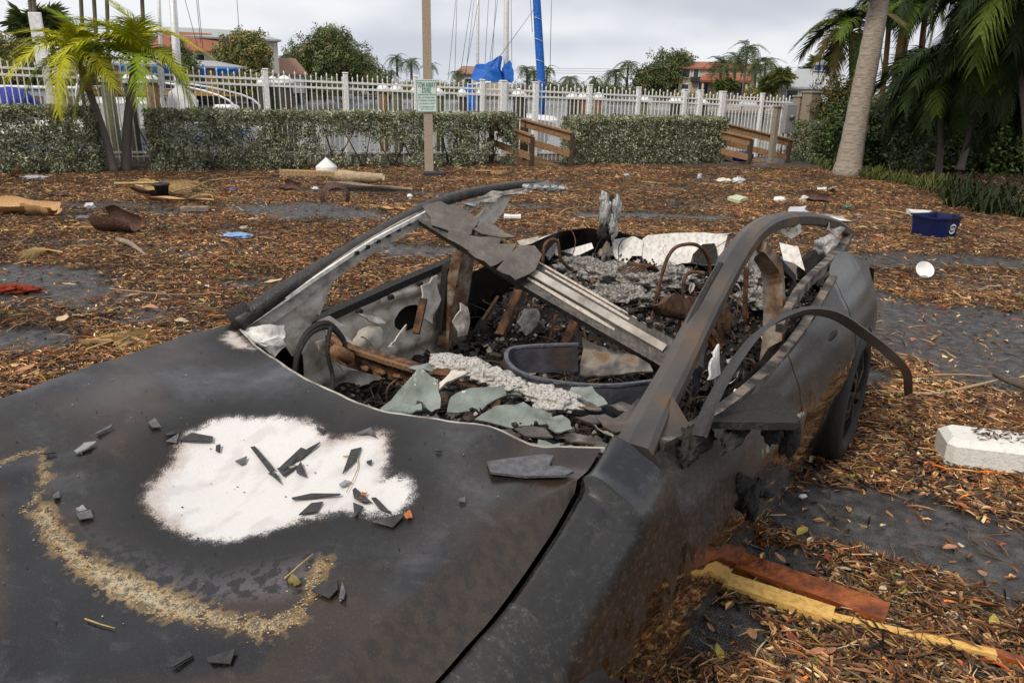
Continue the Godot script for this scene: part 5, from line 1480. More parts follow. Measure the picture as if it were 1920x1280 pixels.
func boat(called: String, label: String, at: Vector3, turn: float, length: float, beam: float, deep: float, group := "") -> Node3D:
	var o := thing(called, label, "boat", at, turn, group)
	var gel := surf("white gelcoat", [rgb(206, 208, 208), rgb(226, 227, 227)], 0.3, 0.0, 1.0, 0.02, 0.05)
	part(o, "hull", hull(length, beam, deep), gel)
	part(o, "deck", grid(14, 6, func(u: float, v: float) -> Vector3:
		var w := beam * 0.48 * (1.0 if u < 0.45 else cos((u - 0.45) / 0.55 * PI * 0.5) ** 0.8)
		return Vector3((v - 0.5) * 2.0 * w, deep * (0.9 + 0.32 * u * u), (u - 0.5) * length)), gel)
	return o

func wires(o: Node3D, lines: Array, r := 0.006) -> void:
	var m := surf("steel wire", [rgb(120, 122, 126)], 0.4, 0.6, 1.0, 0.02, 0.0)
	for l in lines:
		part(o, "stay", tube([l[0] - o.position, l[1] - o.position], r, 5), m)

# ---------------------------------------------------------------- what stands beyond the fence and to the right
func background() -> void:
	var gel := surf("white gelcoat", [rgb(206, 208, 208), rgb(226, 227, 227)], 0.3, 0.0, 1.0, 0.02, 0.05)
	var sail_blue := surf("blue canvas", [rgb(14, 74, 150), rgb(20, 96, 186), rgb(28, 112, 204)], 0.7, 0.0, 1.2, 0.02, 0.6, 0.02)
	var pale_metal := surf("mast paint", [rgb(196, 198, 200), rgb(216, 217, 218)], 0.35, 0.1, 1.0, 0.02, 0.05)
	var dark_glass := surf("dark pane", [rgb(46, 54, 62)], 0.12, 0.0, 1.0, 0.02, 0.0)
	# two small yellow-green palms in the gap of the hedge
	var grey_bark := surf("palm bark", [rgb(84, 76, 72), rgb(116, 106, 100), rgb(96, 88, 84)], 0.9, 0.0, 3.0, 0.04, 0.8, 0.1)
	var yg := [leaf_surf("yellow frond", rgb(136, 142, 22), rgb(166, 168, 34), rgb(188, 172, 44)), leaf_surf("lime frond", rgb(112, 128, 16), rgb(150, 158, 26), rgb(176, 176, 36)), leaf_surf("green frond", rgb(78, 104, 16), rgb(112, 132, 24), rgb(142, 150, 30))]
	var near := []
	for i in 4:
		near.append(frond(1.3, [0.8, 0.65, 0.95, 0.5][i], [1.25, 1.15, 1.4, 1.1][i], 52, 0.40, 0.014, 11 + i, 0.6))
	var tan_shaft := surf("yellow crownshaft", [rgb(142, 122, 52), rgb(172, 148, 70)], 0.6, 0.0, 2.0)
	palm("young_palm", "left young yellow-green palm with a leaning trunk in the hedge gap", "young yellow-green palms", [Vector3(-7.66, 0.04, -14.7), Vector3(-7.74, 0.68, -14.7), Vector3(-7.91, 1.47, -14.7)], 0.075, 0.06, grey_bark, near, yg, 12, 1.15, Vector3(-0.3, 0.05, 0), tan_shaft, 0.5, 0.98, -0.3)
	palm("young_palm", "right young yellow-green palm with an upright trunk in the hedge gap", "young yellow-green palms", [Vector3(-7.52, 0.02, -14.9), Vector3(-7.4, 0.82, -14.9), Vector3(-7.17, 1.69, -14.9), Vector3(-7.09, 1.99, -14.9)], 0.085, 0.065, grey_bark, near, yg, 15, 1.3, Vector3(0.0, 0.05, 0), null, 0.0, 1.16, -0.25)
	# right side: large leaning trunk and the dark palms
	var ringed := surf("ringed palm bark", [rgb(112, 102, 92), rgb(150, 140, 128), rgb(170, 160, 148), rgb(92, 80, 66)], 0.9, 0.0, 1.3, 0.02, 0.25, 0.05)
	ringed.uv1_scale = Vector3(0.35, 2.6, 0.35)
	var dk := [leaf_surf("dark frond", rgb(24, 38, 14), rgb(38, 56, 20), rgb(60, 76, 28)), leaf_surf("deep frond", rgb(16, 28, 12), rgb(28, 44, 18), rgb(44, 60, 24)), leaf_surf("mid frond", rgb(48, 66, 20), rgb(72, 90, 30), rgb(96, 110, 42))]
	var droopy := []
	for i in 4:
		droopy.append(frond(1.55, [0.75, 0.6, 0.95, 0.45][i], [1.2, 1.15, 1.35, 1.15][i], 56, 0.50, 0.022, 31 + i, 0.55))
	palm("tall_palm", "tall thick grey palm trunk leaning right at the edge of the planted bed", "", [Vector3(7.38, 0, -17.3), Vector3(7.42, 1.48, -17.3), Vector3(7.47, 2.88, -17.3), Vector3(7.47, 3.8, -17.3), Vector3(7.41, 4.89, -17.3)], 0.25, 0.165, ringed, droopy, dk, 14, 0.6, Vector3(0.7, -0.15, 0), surf("green crownshaft", [rgb(84, 92, 30), rgb(110, 112, 44)], 0.5), 0.5)
	var olive := surf("green crownshaft", [], 0.5)
	palm("dark_palm", "slim dark palm with a green crownshaft in front of the broad-leaved hedge", "dark slim palms on the right", [Vector3(9.47, -0.02, -17.4), Vector3(9.37, 0.85, -17.4), Vector3(9.16, 1.61, -17.4)], 0.075, 0.06, grey_bark, droopy, dk, 22, 0.7, Vector3(-0.45, 0, 0), olive, 0.58, 0.92)
	palm("dark_palm", "rightmost dark palm with a bent trunk and yellowish crownshaft", "dark slim palms on the right", [Vector3(9.58, 0.24, -16.8), Vector3(9.63, 0.87, -16.8), Vector3(9.62, 1.73, -16.8)], 0.075, 0.06, grey_bark, droopy, dk, 30, 0.9, Vector3(-0.25, 0.1, 0.1), olive, 0.62, 1.0)
	palm("dark_palm", "dark palm crown hanging into the top right corner", "dark slim palms on the right", [Vector3(9.63, 0.36, -14.5), Vector3(9.19, 1.77, -14.5), Vector3(8.67, 3.18, -14.5)], 0.1, 0.08, grey_bark, droopy, dk, 40, 1.1, Vector3(-0.3, 0.15, 0.1), olive, 0.4, 1.1)
	palm("wind_blown_palm", "wind-blown palm with bare brown fronds left of the tall grey trunk", "", [Vector3(10.64, -0.66, -24), Vector3(10.05, 1.68, -24), Vector3(9.71, 3.45, -24)], 0.1, 0.075, surf("brown palm bark", [rgb(96, 70, 40), rgb(126, 92, 54)], 0.9, 0.0, 2.0), droopy, [dk[0], dk[2], leaf_surf("browned frond", rgb(70, 58, 30), rgb(92, 80, 42), rgb(60, 66, 30))], 15, 0.95, Vector3(-0.35, 0.05, 0), null, 0.0, 1.0)
	for p in [[Vector3(12.9, -0.4, -27), Vector3(12.59, 2.71, -27), Vector3(12.66, 4.51, -27)], [Vector3(13.8, -0.47, -28), Vector3(13.25, 3.1, -28), Vector3(13.16, 5.1, -28)], [Vector3(14.41, -0.46, -28), Vector3(13.8, 3.45, -28), Vector3(13.77, 5.28, -28)], [Vector3(13.77, -0.65, -30), Vector3(13.59, 2.63, -30), Vector3(13.37, 5.15, -30)]]:
		palm("slender_palm", "slender brown palm trunk behind the dark fronds right of the tall grey trunk", "slender trunks behind the dark fronds", p, 0.11, 0.08, surf("brown palm bark", [], 0.9), droopy, dk, 12, 0.7, Vector3(-0.4, 0, 0))
	# hedge of broad leaves behind, bushes
	var clusia := [rgb(34, 50, 20), rgb(48, 66, 26), rgb(64, 86, 34), rgb(26, 38, 16), rgb(96, 116, 44)]
	tree("broadleaf_hedge", "dark glossy broad-leaved hedge filling the right edge of the picture", Vector3(11.37, -0.12, -19.2), [[Vector3(-1.2, 0.9, 0), Vector3(1.1, 1.2, 0.9)], [Vector3(0.1, 1.2, 0.1), Vector3(1.2, 1.4, 0.9)], [Vector3(1.4, 1.3, 0.1), Vector3(1.3, 1.5, 0.9)], [Vector3(2.7, 1.4, 0), Vector3(1.3, 1.6, 0.9)], [Vector3(1.0, 0.5, 0.6), Vector3(2.6, 0.8, 0.7)]], 9000, 0.12, clusia, 0.05, "", "hedge", -0.1)
	tree("broadleaf_hedge", "lower dark shrub mass behind the tall grey palm trunk", Vector3(9.78, -0.17, -20.6), [[Vector3(-0.8, 0.8, 0), Vector3(0.9, 1.0, 0.6)], [Vector3(0.4, 0.9, 0), Vector3(1.1, 1.0, 0.6)]], 3600, 0.11, clusia, 0.05, "", "hedge", -0.05)
	tree("mangrove_shrub", "yellow-green shrub with orange leaves left of the tall grey trunk", Vector3(9.04, -0.08, -22.5), [[Vector3(-0.2, 1.3, 0), Vector3(0.6, 0.95, 0.6)], [Vector3(0.45, 1.2, 0), Vector3(0.6, 1.1, 0.6)], [Vector3(0.1, 0.6, 0), Vector3(0.9, 0.7, 0.6)], [Vector3(0.55, 2.1, 0), Vector3(0.25, 0.5, 0.25)]], 3000, 0.09, [rgb(70, 78, 24), rgb(98, 100, 30), rgb(48, 56, 20), rgb(36, 44, 16), rgb(134, 96, 40)], 0.05, "", "shrub")
	tree("dry_shrub", "brown bare shrub between the tall trunk and the slim palms", Vector3(10.6, 0.04, -21.5), [[Vector3(0, 0.9, 0), Vector3(0.5, 0.8, 0.4)]], 500, 0.09, [rgb(104, 84, 64), rgb(130, 108, 84), rgb(78, 62, 46)], 0.04, "", "shrub")
	# grass clumps at the foot of the bed
	var blades := begin(false)
	for i in 44:
		var a := rr(0, TAU)
		var r := rr(0.02, 0.16)
		var b := Vector3(cos(a) * r, 0, sin(a) * r)
		var o := Vector3(cos(a + rr(-0.5, 0.5)), 0, sin(a + rr(-0.5, 0.5)))
		var l := rr(0.22, 0.5)
		var w := o.cross(Vector3.UP) * 0.011
		var mid := b + o * l * 0.32 + Vector3.UP * l * rr(0.4, 0.75)
		var end := b + o * l * rr(0.7, 1.0) + Vector3.UP * l * rr(-0.05, 0.45)
		for k in [b - w, b + w, mid + w, b - w, mid + w, mid - w, mid - w, mid + w, end]:
			blades.add_vertex(k)
	var bm := done(blades)
	var grass := [leaf_surf("border grass", rgb(46, 58, 24), rgb(72, 82, 38), rgb(104, 110, 60)), leaf_surf("dark border grass", rgb(18, 28, 10), rgb(30, 42, 16), rgb(48, 60, 24))]
	var gl := [Vector3(7.72, 0, -20.07), Vector3(7.44, 0, -18.69), Vector3(7.54, 0, -18.23), Vector3(7.6, 0, -17.14), Vector3(7.55, 0, -16.53), Vector3(7.7, 0, -16.37), Vector3(7.88, -0, -16.22), Vector3(7.93, 0, -15.86), Vector3(7.98, 0, -15.52), Vector3(8.07, 0, -17.45), Vector3(8.51, 0, -17.12), Vector3(7.88, -0, -14.7), Vector3(8.48, 0, -15.45), Vector3(7.69, 0, -13.79), Vector3(8.17, 0, -14.15), Vector3(7.75, 0, -13.03), Vector3(8.43, 0, -13.92), Vector3(7.84, 0, -12.57), Vector3(7.69, 0, -12), Vector3(8.1, 0, -12.39), Vector3(7.74, 0, -11.61), Vector3(8.61, -0, -13.74), Vector3(9.07, 0, -14.02), Vector3(7.22, 0, -12.59), Vector3(7.34, 0, -11.95)]
	for i in gl.size():
		var far: bool = gl[i].z < -14.6
		var g := single("border_grass_clump", "pale strappy grass clump at the foot of the tall trunk's bed" if far else "dark strappy grass clump along the right end of the bed", "grass clump", bm, grass[0] if far else grass[1], gl[i], "pale border grass clumps" if far else "dark border grass clumps")
		g.rotation.y = i * 1.7
		g.scale = Vector3.ONE * rr(0.6, 1.2) * (0.95 if far else 1.15)
	# meter box, posts and pillars at the fence end
	var taupe := surf("taupe render", [rgb(128, 116, 102), rgb(148, 136, 120)], 0.9, 0.0, 1.5)
	var mb := thing("meter_box", "grey electric meter box on pipes at the right end of the fence", "meter box", Vector3(7.49, 0, -21.84), QUAY_TURN)
	var grey := surf("grey enamel", [rgb(132, 130, 132), rgb(150, 148, 150)], 0.5, 0.1, 1.5, 0.02, 0.1)
	part(mb, "cabinet", box(Vector3(0.36, 0.78, 0.16), 0.015, Transform3D(Basis(), Vector3(0, 1.05, 0))), grey)
	part(mb, "meter_glass", lathe([Vector2(0.001, 0.1), Vector2(0.06, 0.08), Vector2(0.075, 0.0)], 16), surf("meter glass", [rgb(90, 98, 96)], 0.1)).transform = Transform3D(Basis(Vector3.RIGHT, PI * 0.5), Vector3(0.0, 1.1, 0.08))
	part(mb, "conduit", tube([Vector3(0.06, 0, 0), Vector3(0.06, 0.7, 0)], 0.045, 10), grey)
	part(mb, "conduit", tube([Vector3(-0.1, 0.1, -0.05), Vector3(-0.1, 0.7, -0.05)], 0.03, 8), grey)
	for c in [["beige square gate pillar right behind the grey meter box", Vector3(8.31, -0.11, -22.6), 0.36, 1.74], ["narrow beige pillar just left of the square gate pillar", Vector3(8.21, -0.13, -23.2), 0.3, 1.62], ["plain beige post left of the grey meter box", Vector3(6.5, 0.09, -19.9), 0.13, 1.38]]:
		var o := thing("gate_pillar", c[0], "pillar", Vector3(c[1].x, 0, c[1].z), QUAY_TURN, "beige pillars at the fence end")
		part(o, "shaft", box(Vector3(c[2], c[3], c[2]), 0.01, Transform3D(Basis(), Vector3(0, c[3] * 0.5, 0))), taupe)
		part(o, "cap", box(Vector3(c[2] + 0.05, 0.05, c[2] + 0.05), 0.01, Transform3D(Basis(), Vector3(0, c[3] + 0.02, 0))), taupe)
	var drum := thing("blue_drum", "blue plastic drum lying under the right wooden handrail", "drum", Vector3(5.86, 0, -20.19) + Vector3(0, 0.14, 0), 0.0)
	part(drum, "body", lathe([Vector2(0.001, -0.25), Vector2(0.12, -0.25), Vector2(0.14, -0.22), Vector2(0.14, -0.1), Vector2(0.148, -0.08), Vector2(0.14, -0.06), Vector2(0.14, 0.08), Vector2(0.148, 0.1), Vector2(0.14, 0.12), Vector2(0.14, 0.22), Vector2(0.12, 0.25), Vector2(0.001, 0.25)], 20), surf("blue plastic", [rgb(10, 26, 120), rgb(16, 36, 150)], 0.35)).rotation = Vector3(0, 0.5, PI * 0.5)
	# boats just beyond the fence
	var mo := boat("motor_boat", "white motor boat with a blue stripe moored behind the hedge gap", quay(1.7, -0.6, 5.7), QUAY_TURN + PI * 0.5, 6.4, 2.3, 1.05)
	part(mo, "cabin", box(Vector3(1.5, 0.7, 1.9), 0.12, Transform3D(Basis(), Vector3(0, 1.5, 0.1))), gel)
	part(mo, "windscreen", box(Vector3(1.3, 0.3, 0.05), 0.01, Transform3D(Basis(Vector3.RIGHT, -0.5), Vector3(0, 1.75, 1.12))), dark_glass)
	part(mo, "stripe", bar([Vector3(-1.17, 0.72, -3.1), Vector3(-1.17, 0.78, 0.0), Vector3(-0.95, 0.9, 1.6), Vector3(-0.4, 1.05, 2.9)], 0.03, 0.09), sail_blue)
	part(mo, "stripe", bar([Vector3(1.17, 0.72, -3.1), Vector3(1.17, 0.78, 0.0), Vector3(0.95, 0.9, 1.6), Vector3(0.4, 1.05, 2.9)], 0.03, 0.09), sail_blue)
	part(mo, "outboard", lump(Vector3(0.4, 0.7, 0.4), 0.1), surf("black cowl", [rgb(20, 20, 22)], 0.4)).position = Vector3(0, 1.0, -3.3)
	part(mo, "hardtop_frame", tube(smooth_path([Vector3(-0.9, 1.0, -1.0), Vector3(-0.95, 2.1, -0.8), Vector3(0, 2.35, -0.8), Vector3(0.95, 2.1, -0.8), Vector3(0.9, 1.0, -1.0)]), 0.025, 8), pale_metal)
	part(mo, "hardtop_frame", tube(smooth_path([Vector3(-0.9, 1.0, 0.7), Vector3(-0.95, 2.0, 0.3), Vector3(-0.95, 2.1, -0.8)]), 0.025, 8), pale_metal)
	var tw := boat("white_tender", "white boat with a bent arch frame behind the middle of the long hedge", Vector3(-9.0, -0.75, -24.5), 1.5, 6.0, 2.1, 0.95)
	part(tw, "console", box(Vector3(0.7, 0.9, 0.6), 0.06, Transform3D(Basis(), Vector3(0, 1.3, 0))), gel)
	part(tw, "arch", tube(smooth_path([Vector3(-0.9, 0.9, 0.9), Vector3(-0.9, 1.9, 0.5), Vector3(-0.6, 2.35, -1.6), Vector3(-0.8, 2.3, -2.6)]), 0.03, 8), pale_metal)
	part(tw, "arch", tube(smooth_path([Vector3(0.9, 0.9, 0.9), Vector3(0.9, 1.9, 0.5), Vector3(0.6, 2.35, -1.6), Vector3(0.8, 2.3, -2.6)]), 0.03, 8), pale_metal)
	part(tw, "seat_cover", lump(Vector3(0.5, 0.5, 0.4), 0.1), surf("navy cover", [rgb(24, 30, 66)], 0.7)).position = Vector3(0.1, 1.3, 1.4)
	var wp := single("corrugated_sheet", "pale slanted corrugated panel behind the fence right of the young palms", "panel", plate([Vector3(-8.63, 1, -19.5), Vector3(-8.51, 1.42, -19.5), Vector3(-8.26, 1.57, -19.5), Vector3(-7.93, 1.46, -19.3), Vector3(-7.75, 1.22, -19.3), Vector3(-7.79, 1.02, -19.3)], 0.05), gel)
	var hb := thing("house_boat", "pale house boat behind the far left end of the fence", "boat", Vector3(-17.8, -0.6, -28.0), 0.5)
	part(hb, "hull", box(Vector3(6.0, 0.9, 2.4), 0.2, Transform3D(Basis(), Vector3(0, 0.4, 0))), gel)
	part(hb, "cabin", box(Vector3(5.0, 1.0, 2.0), 0.08, Transform3D(Basis(), Vector3(0, 1.35, 0))), gel)
	part(hb, "roof", box(Vector3(5.4, 0.1, 2.3), 0.04, Transform3D(Basis(), Vector3(0, 1.92, 0))), gel)
	for k in 4:
		part(hb, "window", box(Vector3(0.7, 0.5, 0.05), 0.01, Transform3D(Basis(), Vector3(-1.7 + k * 1.15, 1.4, 1.01))), surf("amber pane", [rgb(120, 104, 84)], 0.2))
	var cover := single("blue_boat_cover", "small royal-blue boat cover at the left edge behind the fence", "boat cover", lump(Vector3(1.2, 0.7, 0.9), 0.12, 0.8), surf("royal canvas", [rgb(12, 26, 110), rgb(20, 40, 150)], 0.7), Vector3(-11.54, 1.09, -18))
	# sailing boats: hulls out of sight behind the hedge, masts, covers and rigging
	var sb := boat("sailing_boat", "sailing boat with a bunched blue sail cover and tall white mast", Vector3(0.0, -0.8, -27.5), 1.9, 8.5, 2.7, 1.25)
	var org := sb.position
	sb.rotation.y = 0.0
	part(sb, "mast", tube([Vector3(-0.38, 0.81, -27) - org, Vector3(-0.42, 2.59, -27) - org, Vector3(-0.48, 8.32, -27) - org], 0.09, 10), pale_metal)
	part(sb, "boom", tube([Vector3(-0.49, 1.92, -27) - org, Vector3(-1.73, 1.72, -28.5) - org], 0.06, 8), pale_metal)
	part(sb, "sail_cover", plate([Vector3(-0.52, 2.65, -26.9) - org, Vector3(-0.68, 2.55, -26.9) - org, Vector3(-1.02, 2.38, -27) - org, Vector3(-1.34, 2.36, -27) - org, Vector3(-1.43, 2.14, -27) - org, Vector3(-1.46, 1.9, -27) - org, Vector3(-1.19, 1.84, -26.9) - org, Vector3(-0.74, 1.85, -26.9) - org, Vector3(-0.38, 1.8, -26.8) - org, Vector3(-0.56, 2.25, -26.7) - org], 0.3, 0.15, 2.0), sail_blue)
	part(sb, "sail_cover", plate([Vector3(-0.34, 2.47, -26.8) - org, Vector3(-0.21, 2.17, -26.7) - org, Vector3(-0.2, 1.84, -26.7) - org, Vector3(-0.47, 1.88, -26.6) - org, Vector3(-0.55, 2.28, -26.7) - org], 0.3, 0.15, 5.0), sail_blue)
	part(sb, "sail_cover", plate([Vector3(-1.87, 1.72, -26.5) - org, Vector3(-1.47, 1.76, -26.5) - org, Vector3(-1.43, 0.85, -26.5) - org, Vector3(-1.82, 0.84, -26.5) - org], 0.25, 0.1, 6.0), sail_blue)
	part(sb, "cabin", box(Vector3(2.4, 0.5, 1.6), 0.12, Transform3D(Basis(Vector3.UP, 1.9), Vector3(0.3, 1.35, 0))), gel)
	wires(sb, [[Vector3(-1.03, 1.91, -27), Vector3(-0.65, 5.01, -27)], [Vector3(-0.2, 1.76, -27), Vector3(-0.31, 5.02, -27)], [Vector3(-1.82, 1.55, -27), Vector3(-1.48, 5.12, -28)], [Vector3(-2.22, 1.71, -28), Vector3(-2.11, 5.1, -28)], [Vector3(-2.05, 1.89, -28), Vector3(-1.53, 5.12, -28)], [Vector3(-1.85, 2.07, -28), Vector3(-1.27, 5.12, -28)], [Vector3(-1.18, 2.09, -28), Vector3(-1.03, 5.13, -28)], [Vector3(-0.88, 2.5, -27), Vector3(-0.76, 5.01, -27)], [Vector3(-2.53, 1.89, -29), Vector3(-2.14, 5.56, -29)]], 0.009)
	var mz := thing("thin_mast", "thin white mast left of the blue sail cover", "mast", Vector3(Vector3(-1.52, 0.97, -30).x, -0.9, -30.0))
	part(mz, "pole", tube([Vector3.ZERO, Vector3(-1.52, 6.39, -30) - mz.position], 0.06, 8), pale_metal)
	var fj := thing("furled_sail", "tall vertical furled sail in blue canvas right of the white mast", "sail", Vector3(Vector3(0.78, 1.3, -25).x, -0.6, -25.0))
	part(fj, "canvas", tube([Vector3(0.79, 0.9, -25) - fj.position, Vector3(0.72, 1.93, -25) - fj.position, Vector3(0.6, 3.16, -25) - fj.position, Vector3(0.49, 4.36, -25) - fj.position, Vector3(0.38, 5.93, -25) - fj.position], 0.13, 10, [0.7, 1.0, 1.0, 0.9, 0.7]), sail_blue)
	for k in 5:
		part(fj, "lashing", tube([lerp(Vector3(0.6, 1.93, -24.86), Vector3(0.35, 4.34, -24.86), k / 4.0) - fj.position, lerp(Vector3(0.84, 1.84, -24.86), Vector3(0.62, 4.26, -24.86), k / 4.0) - fj.position], 0.008, 5), pale_metal)
	wires(fj, [[Vector3(0.49, 4.03, -25), Vector3(-1.1, 1.89, -25)], [Vector3(0.99, 1.78, -25), Vector3(0.94, 4.8, -25)], [Vector3(0.4, 3.31, -25), Vector3(0.26, 4.79, -25)]], 0.01)
	var lm := thing("left_mast", "thick white mast rising behind the right young palm", "mast", Vector3(Vector3(-10.24, 1.46, -24).x, -0.9, -24.0))
	part(lm, "pole", tube([Vector3.ZERO, Vector3(-10.18, 1.84, -24) - lm.position, Vector3(-10.05, 4.73, -24) - lm.position], 0.12, 10, [1.0, 1.0, 0.85]), pale_metal)
	part(lm, "pole", tube([Vector3(-10.72, 1.22, -24) - lm.position, Vector3(-10.42, 4.72, -24) - lm.position], 0.055, 8), pale_metal, "thinner twin pole left of the thick mast")
	wires(lm, [[Vector3(-9.48, 2.52, -24), Vector3(-9.88, 4.73, -24)], [Vector3(-9.4, 2.74, -24), Vector3(-9.39, 4.74, -24)], [Vector3(-8.26, 1.73, -24), Vector3(-8.2, 4.77, -24)], [Vector3(-9.35, 2.6, -24), Vector3(-9.35, 4.32, -24)]], 0.009)
	var db := single("upright_board", "white upright board behind the left young palm's crown", "board", box(Vector3(0.3, 1.2, 0.05), 0.01), gel, Vector3(-11.23, 2.51, -19))
	# jetty pieces and small boats on the water
	for q in [["white fishing boat at the far bank behind the lamp post sign", Vector3(-26.05, -0.85, -138.72), 7.0], ["white cabin cruiser at the far bank right of the blue furled sail", Vector3(13.39, -0.85, -183.23), 11.0], ["white skiff on the water left of the lamp post", Vector3(-23.78, -0.85, -112.48), 4.0], ["small white boat at the bank behind the long hedge", Vector3(-30.47, -0.85, -104.34), 5.0], ["white boat on a lift behind the dense hedge", Vector3(20.47, -0.85, -146.01), 8.0], ["pale boat moored behind the right fence bay", Vector3(26.82, -0.85, -92.9), 6.0]]:
		var b := boat("far_boat", q[0], q[1], facing(q[1]) + PI * 0.5, q[2], q[2] * 0.3, q[2] * 0.15, "boats along the far bank")
		part(b, "cabin", box(Vector3(q[2] * 0.2, q[2] * 0.14, q[2] * 0.32), 0.1, Transform3D(Basis(), Vector3(0, q[2] * 0.2, 0))), gel)
		part(b, "canopy", box(Vector3(q[2] * 0.24, 0.08, q[2] * 0.4), 0.03, Transform3D(Basis(), Vector3(0, q[2] * 0.32, 0))), gel)
	for q in [["long timber jetty on piles behind the right fence bays", Vector3(22.07, -0.9, -78.07), 12.0], ["timber jetty at the far bank right of the furled sail", Vector3(18.07, -0.9, -150.43), 16.0], ["boat dock with white piles at the far bank left of the sign", Vector3(-25.86, -0.9, -116.76), 14.0], ["low seawall dock at the far bank behind the long hedge", Vector3(-36.73, -0.9, -99.45), 18.0]]:
		var o := thing("jetty", q[0], "jetty", q[1], facing(q[1]), "jetties over the canal")
		part(o, "deck", box(Vector3(q[2], 0.18, 1.6), 0.02, Transform3D(Basis(), Vector3(0, 0.85, 0))), surf("jetty boards", [rgb(132, 116, 98), rgb(168, 150, 128)], 0.9, 0.0, 0.5))
		for k in 7:
			part(o, "pile", tube([Vector3(q[2] * (k / 6.0 - 0.5), -0.5, 0.7), Vector3(q[2] * (k / 6.0 - 0.5), 1.5, 0.7)], 0.12, 7), surf("dark piling", [], 0.9))
	# houses across the water
	var tile := surf("orange roof tile", [rgb(126, 76, 56), rgb(146, 92, 70), rgb(160, 110, 88)], 0.9, 0.0, 0.4, 0.05)
	var grey_roof := surf("pale grey roof", [rgb(138, 142, 146), rgb(162, 166, 170)], 0.7, 0.0, 0.3, 0.02, 0.2)
	var render_white := surf("white render", [rgb(178, 176, 172), rgb(196, 194, 190)], 0.9, 0.0, 0.5, 0.02, 0.1)
	var cream := surf("cream render", [rgb(168, 154, 136), rgb(188, 174, 154)], 0.9, 0.0, 0.5, 0.02, 0.1)
	var ochre := surf("ochre render", [rgb(186, 140, 68), rgb(204, 160, 86)], 0.9, 0.0, 0.5, 0.02, 0.1)
	var q1 := Vector3(-37.11, -0.13, -98)
	house("villa", "large pale grey villa with a low grey roof behind the palms at left", Vector3(q1.x, 0.3, q1.z), facing(q1) + 0.1, Vector3(14, 6.0, 9), 1.1, render_white, grey_roof, [[-4.2, 5.2, 1.2, 0.5], [-2.6, 5.2, 1.2, 0.5]])
	var q2 := Vector3(-37.91, -0.21, -93)
	var vb := house("villa", "white two-storey villa with an orange tile roof and iron balcony", Vector3(q2.x, 0.3, q2.z), facing(q2) + 0.25, Vector3(7.5, 4.4, 5), 2.0, render_white, tile, [[0.4, 3.3, 1.1, 1.4], [3.0, 3.3, 1.1, 1.4], [-2.4, 3.3, 1.1, 1.4], [0.0, 1.1, 5.0, 1.6]])
	part(vb, "balcony_rail", box(Vector3(6.5, 0.06, 0.06), 0.0, Transform3D(Basis(), Vector3(0.8, 3.4, 3.2))), surf("iron", [rgb(34, 34, 36)], 0.6))
	for k in 12:
		part(vb, "baluster", box(Vector3(0.05, 0.8, 0.05), 0.0, Transform3D(Basis(), Vector3(-2.4 + k * 0.58, 3.0, 3.2))), surf("iron", [], 0.6))
	part(vb, "balcony", box(Vector3(6.8, 0.25, 1.2), 0.03, Transform3D(Basis(), Vector3(0.8, 2.5, 2.9))), render_white)
	var q3 := Vector3(-38.09, -0.35, -86)
	var yb := house("ochre_building", "ochre waterside building with blue awnings behind the young palms", Vector3(q3.x, 0.0, q3.z), facing(q3), Vector3(16, 3.0, 5), 0.6, ochre, grey_roof, [[-6, 1.4, 1.8, 1.4], [-3, 1.4, 1.8, 1.4], [0, 1.4, 1.8, 1.4], [3.2, 1.4, 1.8, 1.4], [6.2, 1.4, 1.8, 1.4]])
	for k in 5:
		part(yb, "awning", box(Vector3(2.3, 0.75, 0.7), 0.05, Transform3D(Basis(Vector3.RIGHT, 0.3), Vector3(-6 + k * 3.06, 2.55, 2.8))), sail_blue)
	var q4 := Vector3(-29.68, 0.01, -100)
	house("cottage", "small cottage with a brown gabled roof left of the big dark tree", Vector3(q4.x, 0.3, q4.z), facing(q4) + 0.7, Vector3(4.5, 2.2, 3.6), 1.9, render_white, surf("brown shingle", [rgb(128, 96, 82), rgb(150, 116, 100)], 0.9, 0.0, 0.6), [], 0.0)
	var q5 := Vector3(29.27, 0.23, -118)
	var ov := house("villa", "beige two-storey villa with orange tile roofs right of the canal", Vector3(q5.x, 0.2, q5.z), facing(q5) - 0.15, Vector3(10, 4.6, 7), 0.9, cream, tile, [[-4.0, 3.9, 1.0, 1.2], [-2.6, 3.7, 0.7, 1.5], [-4.0, 1.6, 1.0, 1.4], [-1.4, 1.7, 1.3, 2.0], [1.0, 1.7, 1.3, 2.0], [3.6, 1.7, 1.2, 1.4]])
	part(ov, "porch_roof", box(Vector3(7.0, 0.9, 2.4), 0.3, Transform3D(Basis(Vector3.RIGHT, 0.25), Vector3(1.8, 3.1, 4.4))), tile)
	for k in 4:
		part(ov, "column", tube([Vector3(-1.2 + k * 2.0, 0, 5.2), Vector3(-1.2 + k * 2.0, 2.7, 5.2)], 0.16, 8), cream)
	part(ov, "balcony", box(Vector3(1.6, 0.7, 0.8), 0.05, Transform3D(Basis(), Vector3(-2.4, 3.0, 3.9))), surf("iron", [], 0.6))
	var q6 := Vector3(32.56, 0.86, -88)
	var wv := house("pavilion_house", "low house with a broad pale roof and a small blue-windowed cupola", Vector3(q6.x, 0.2, q6.z), facing(q6), Vector3(6.5, 2.1, 6), 1.9, render_white, grey_roof, [[-2.2, 1.3, 1.1, 0.9], [-0.7, 1.3, 1.1, 0.9]], 0.45, 0.5)
	part(wv, "cupola", box(Vector3(1.7, 0.7, 1.7), 0.02, Transform3D(Basis(), Vector3(0.4, 4.1, 0))), render_white)
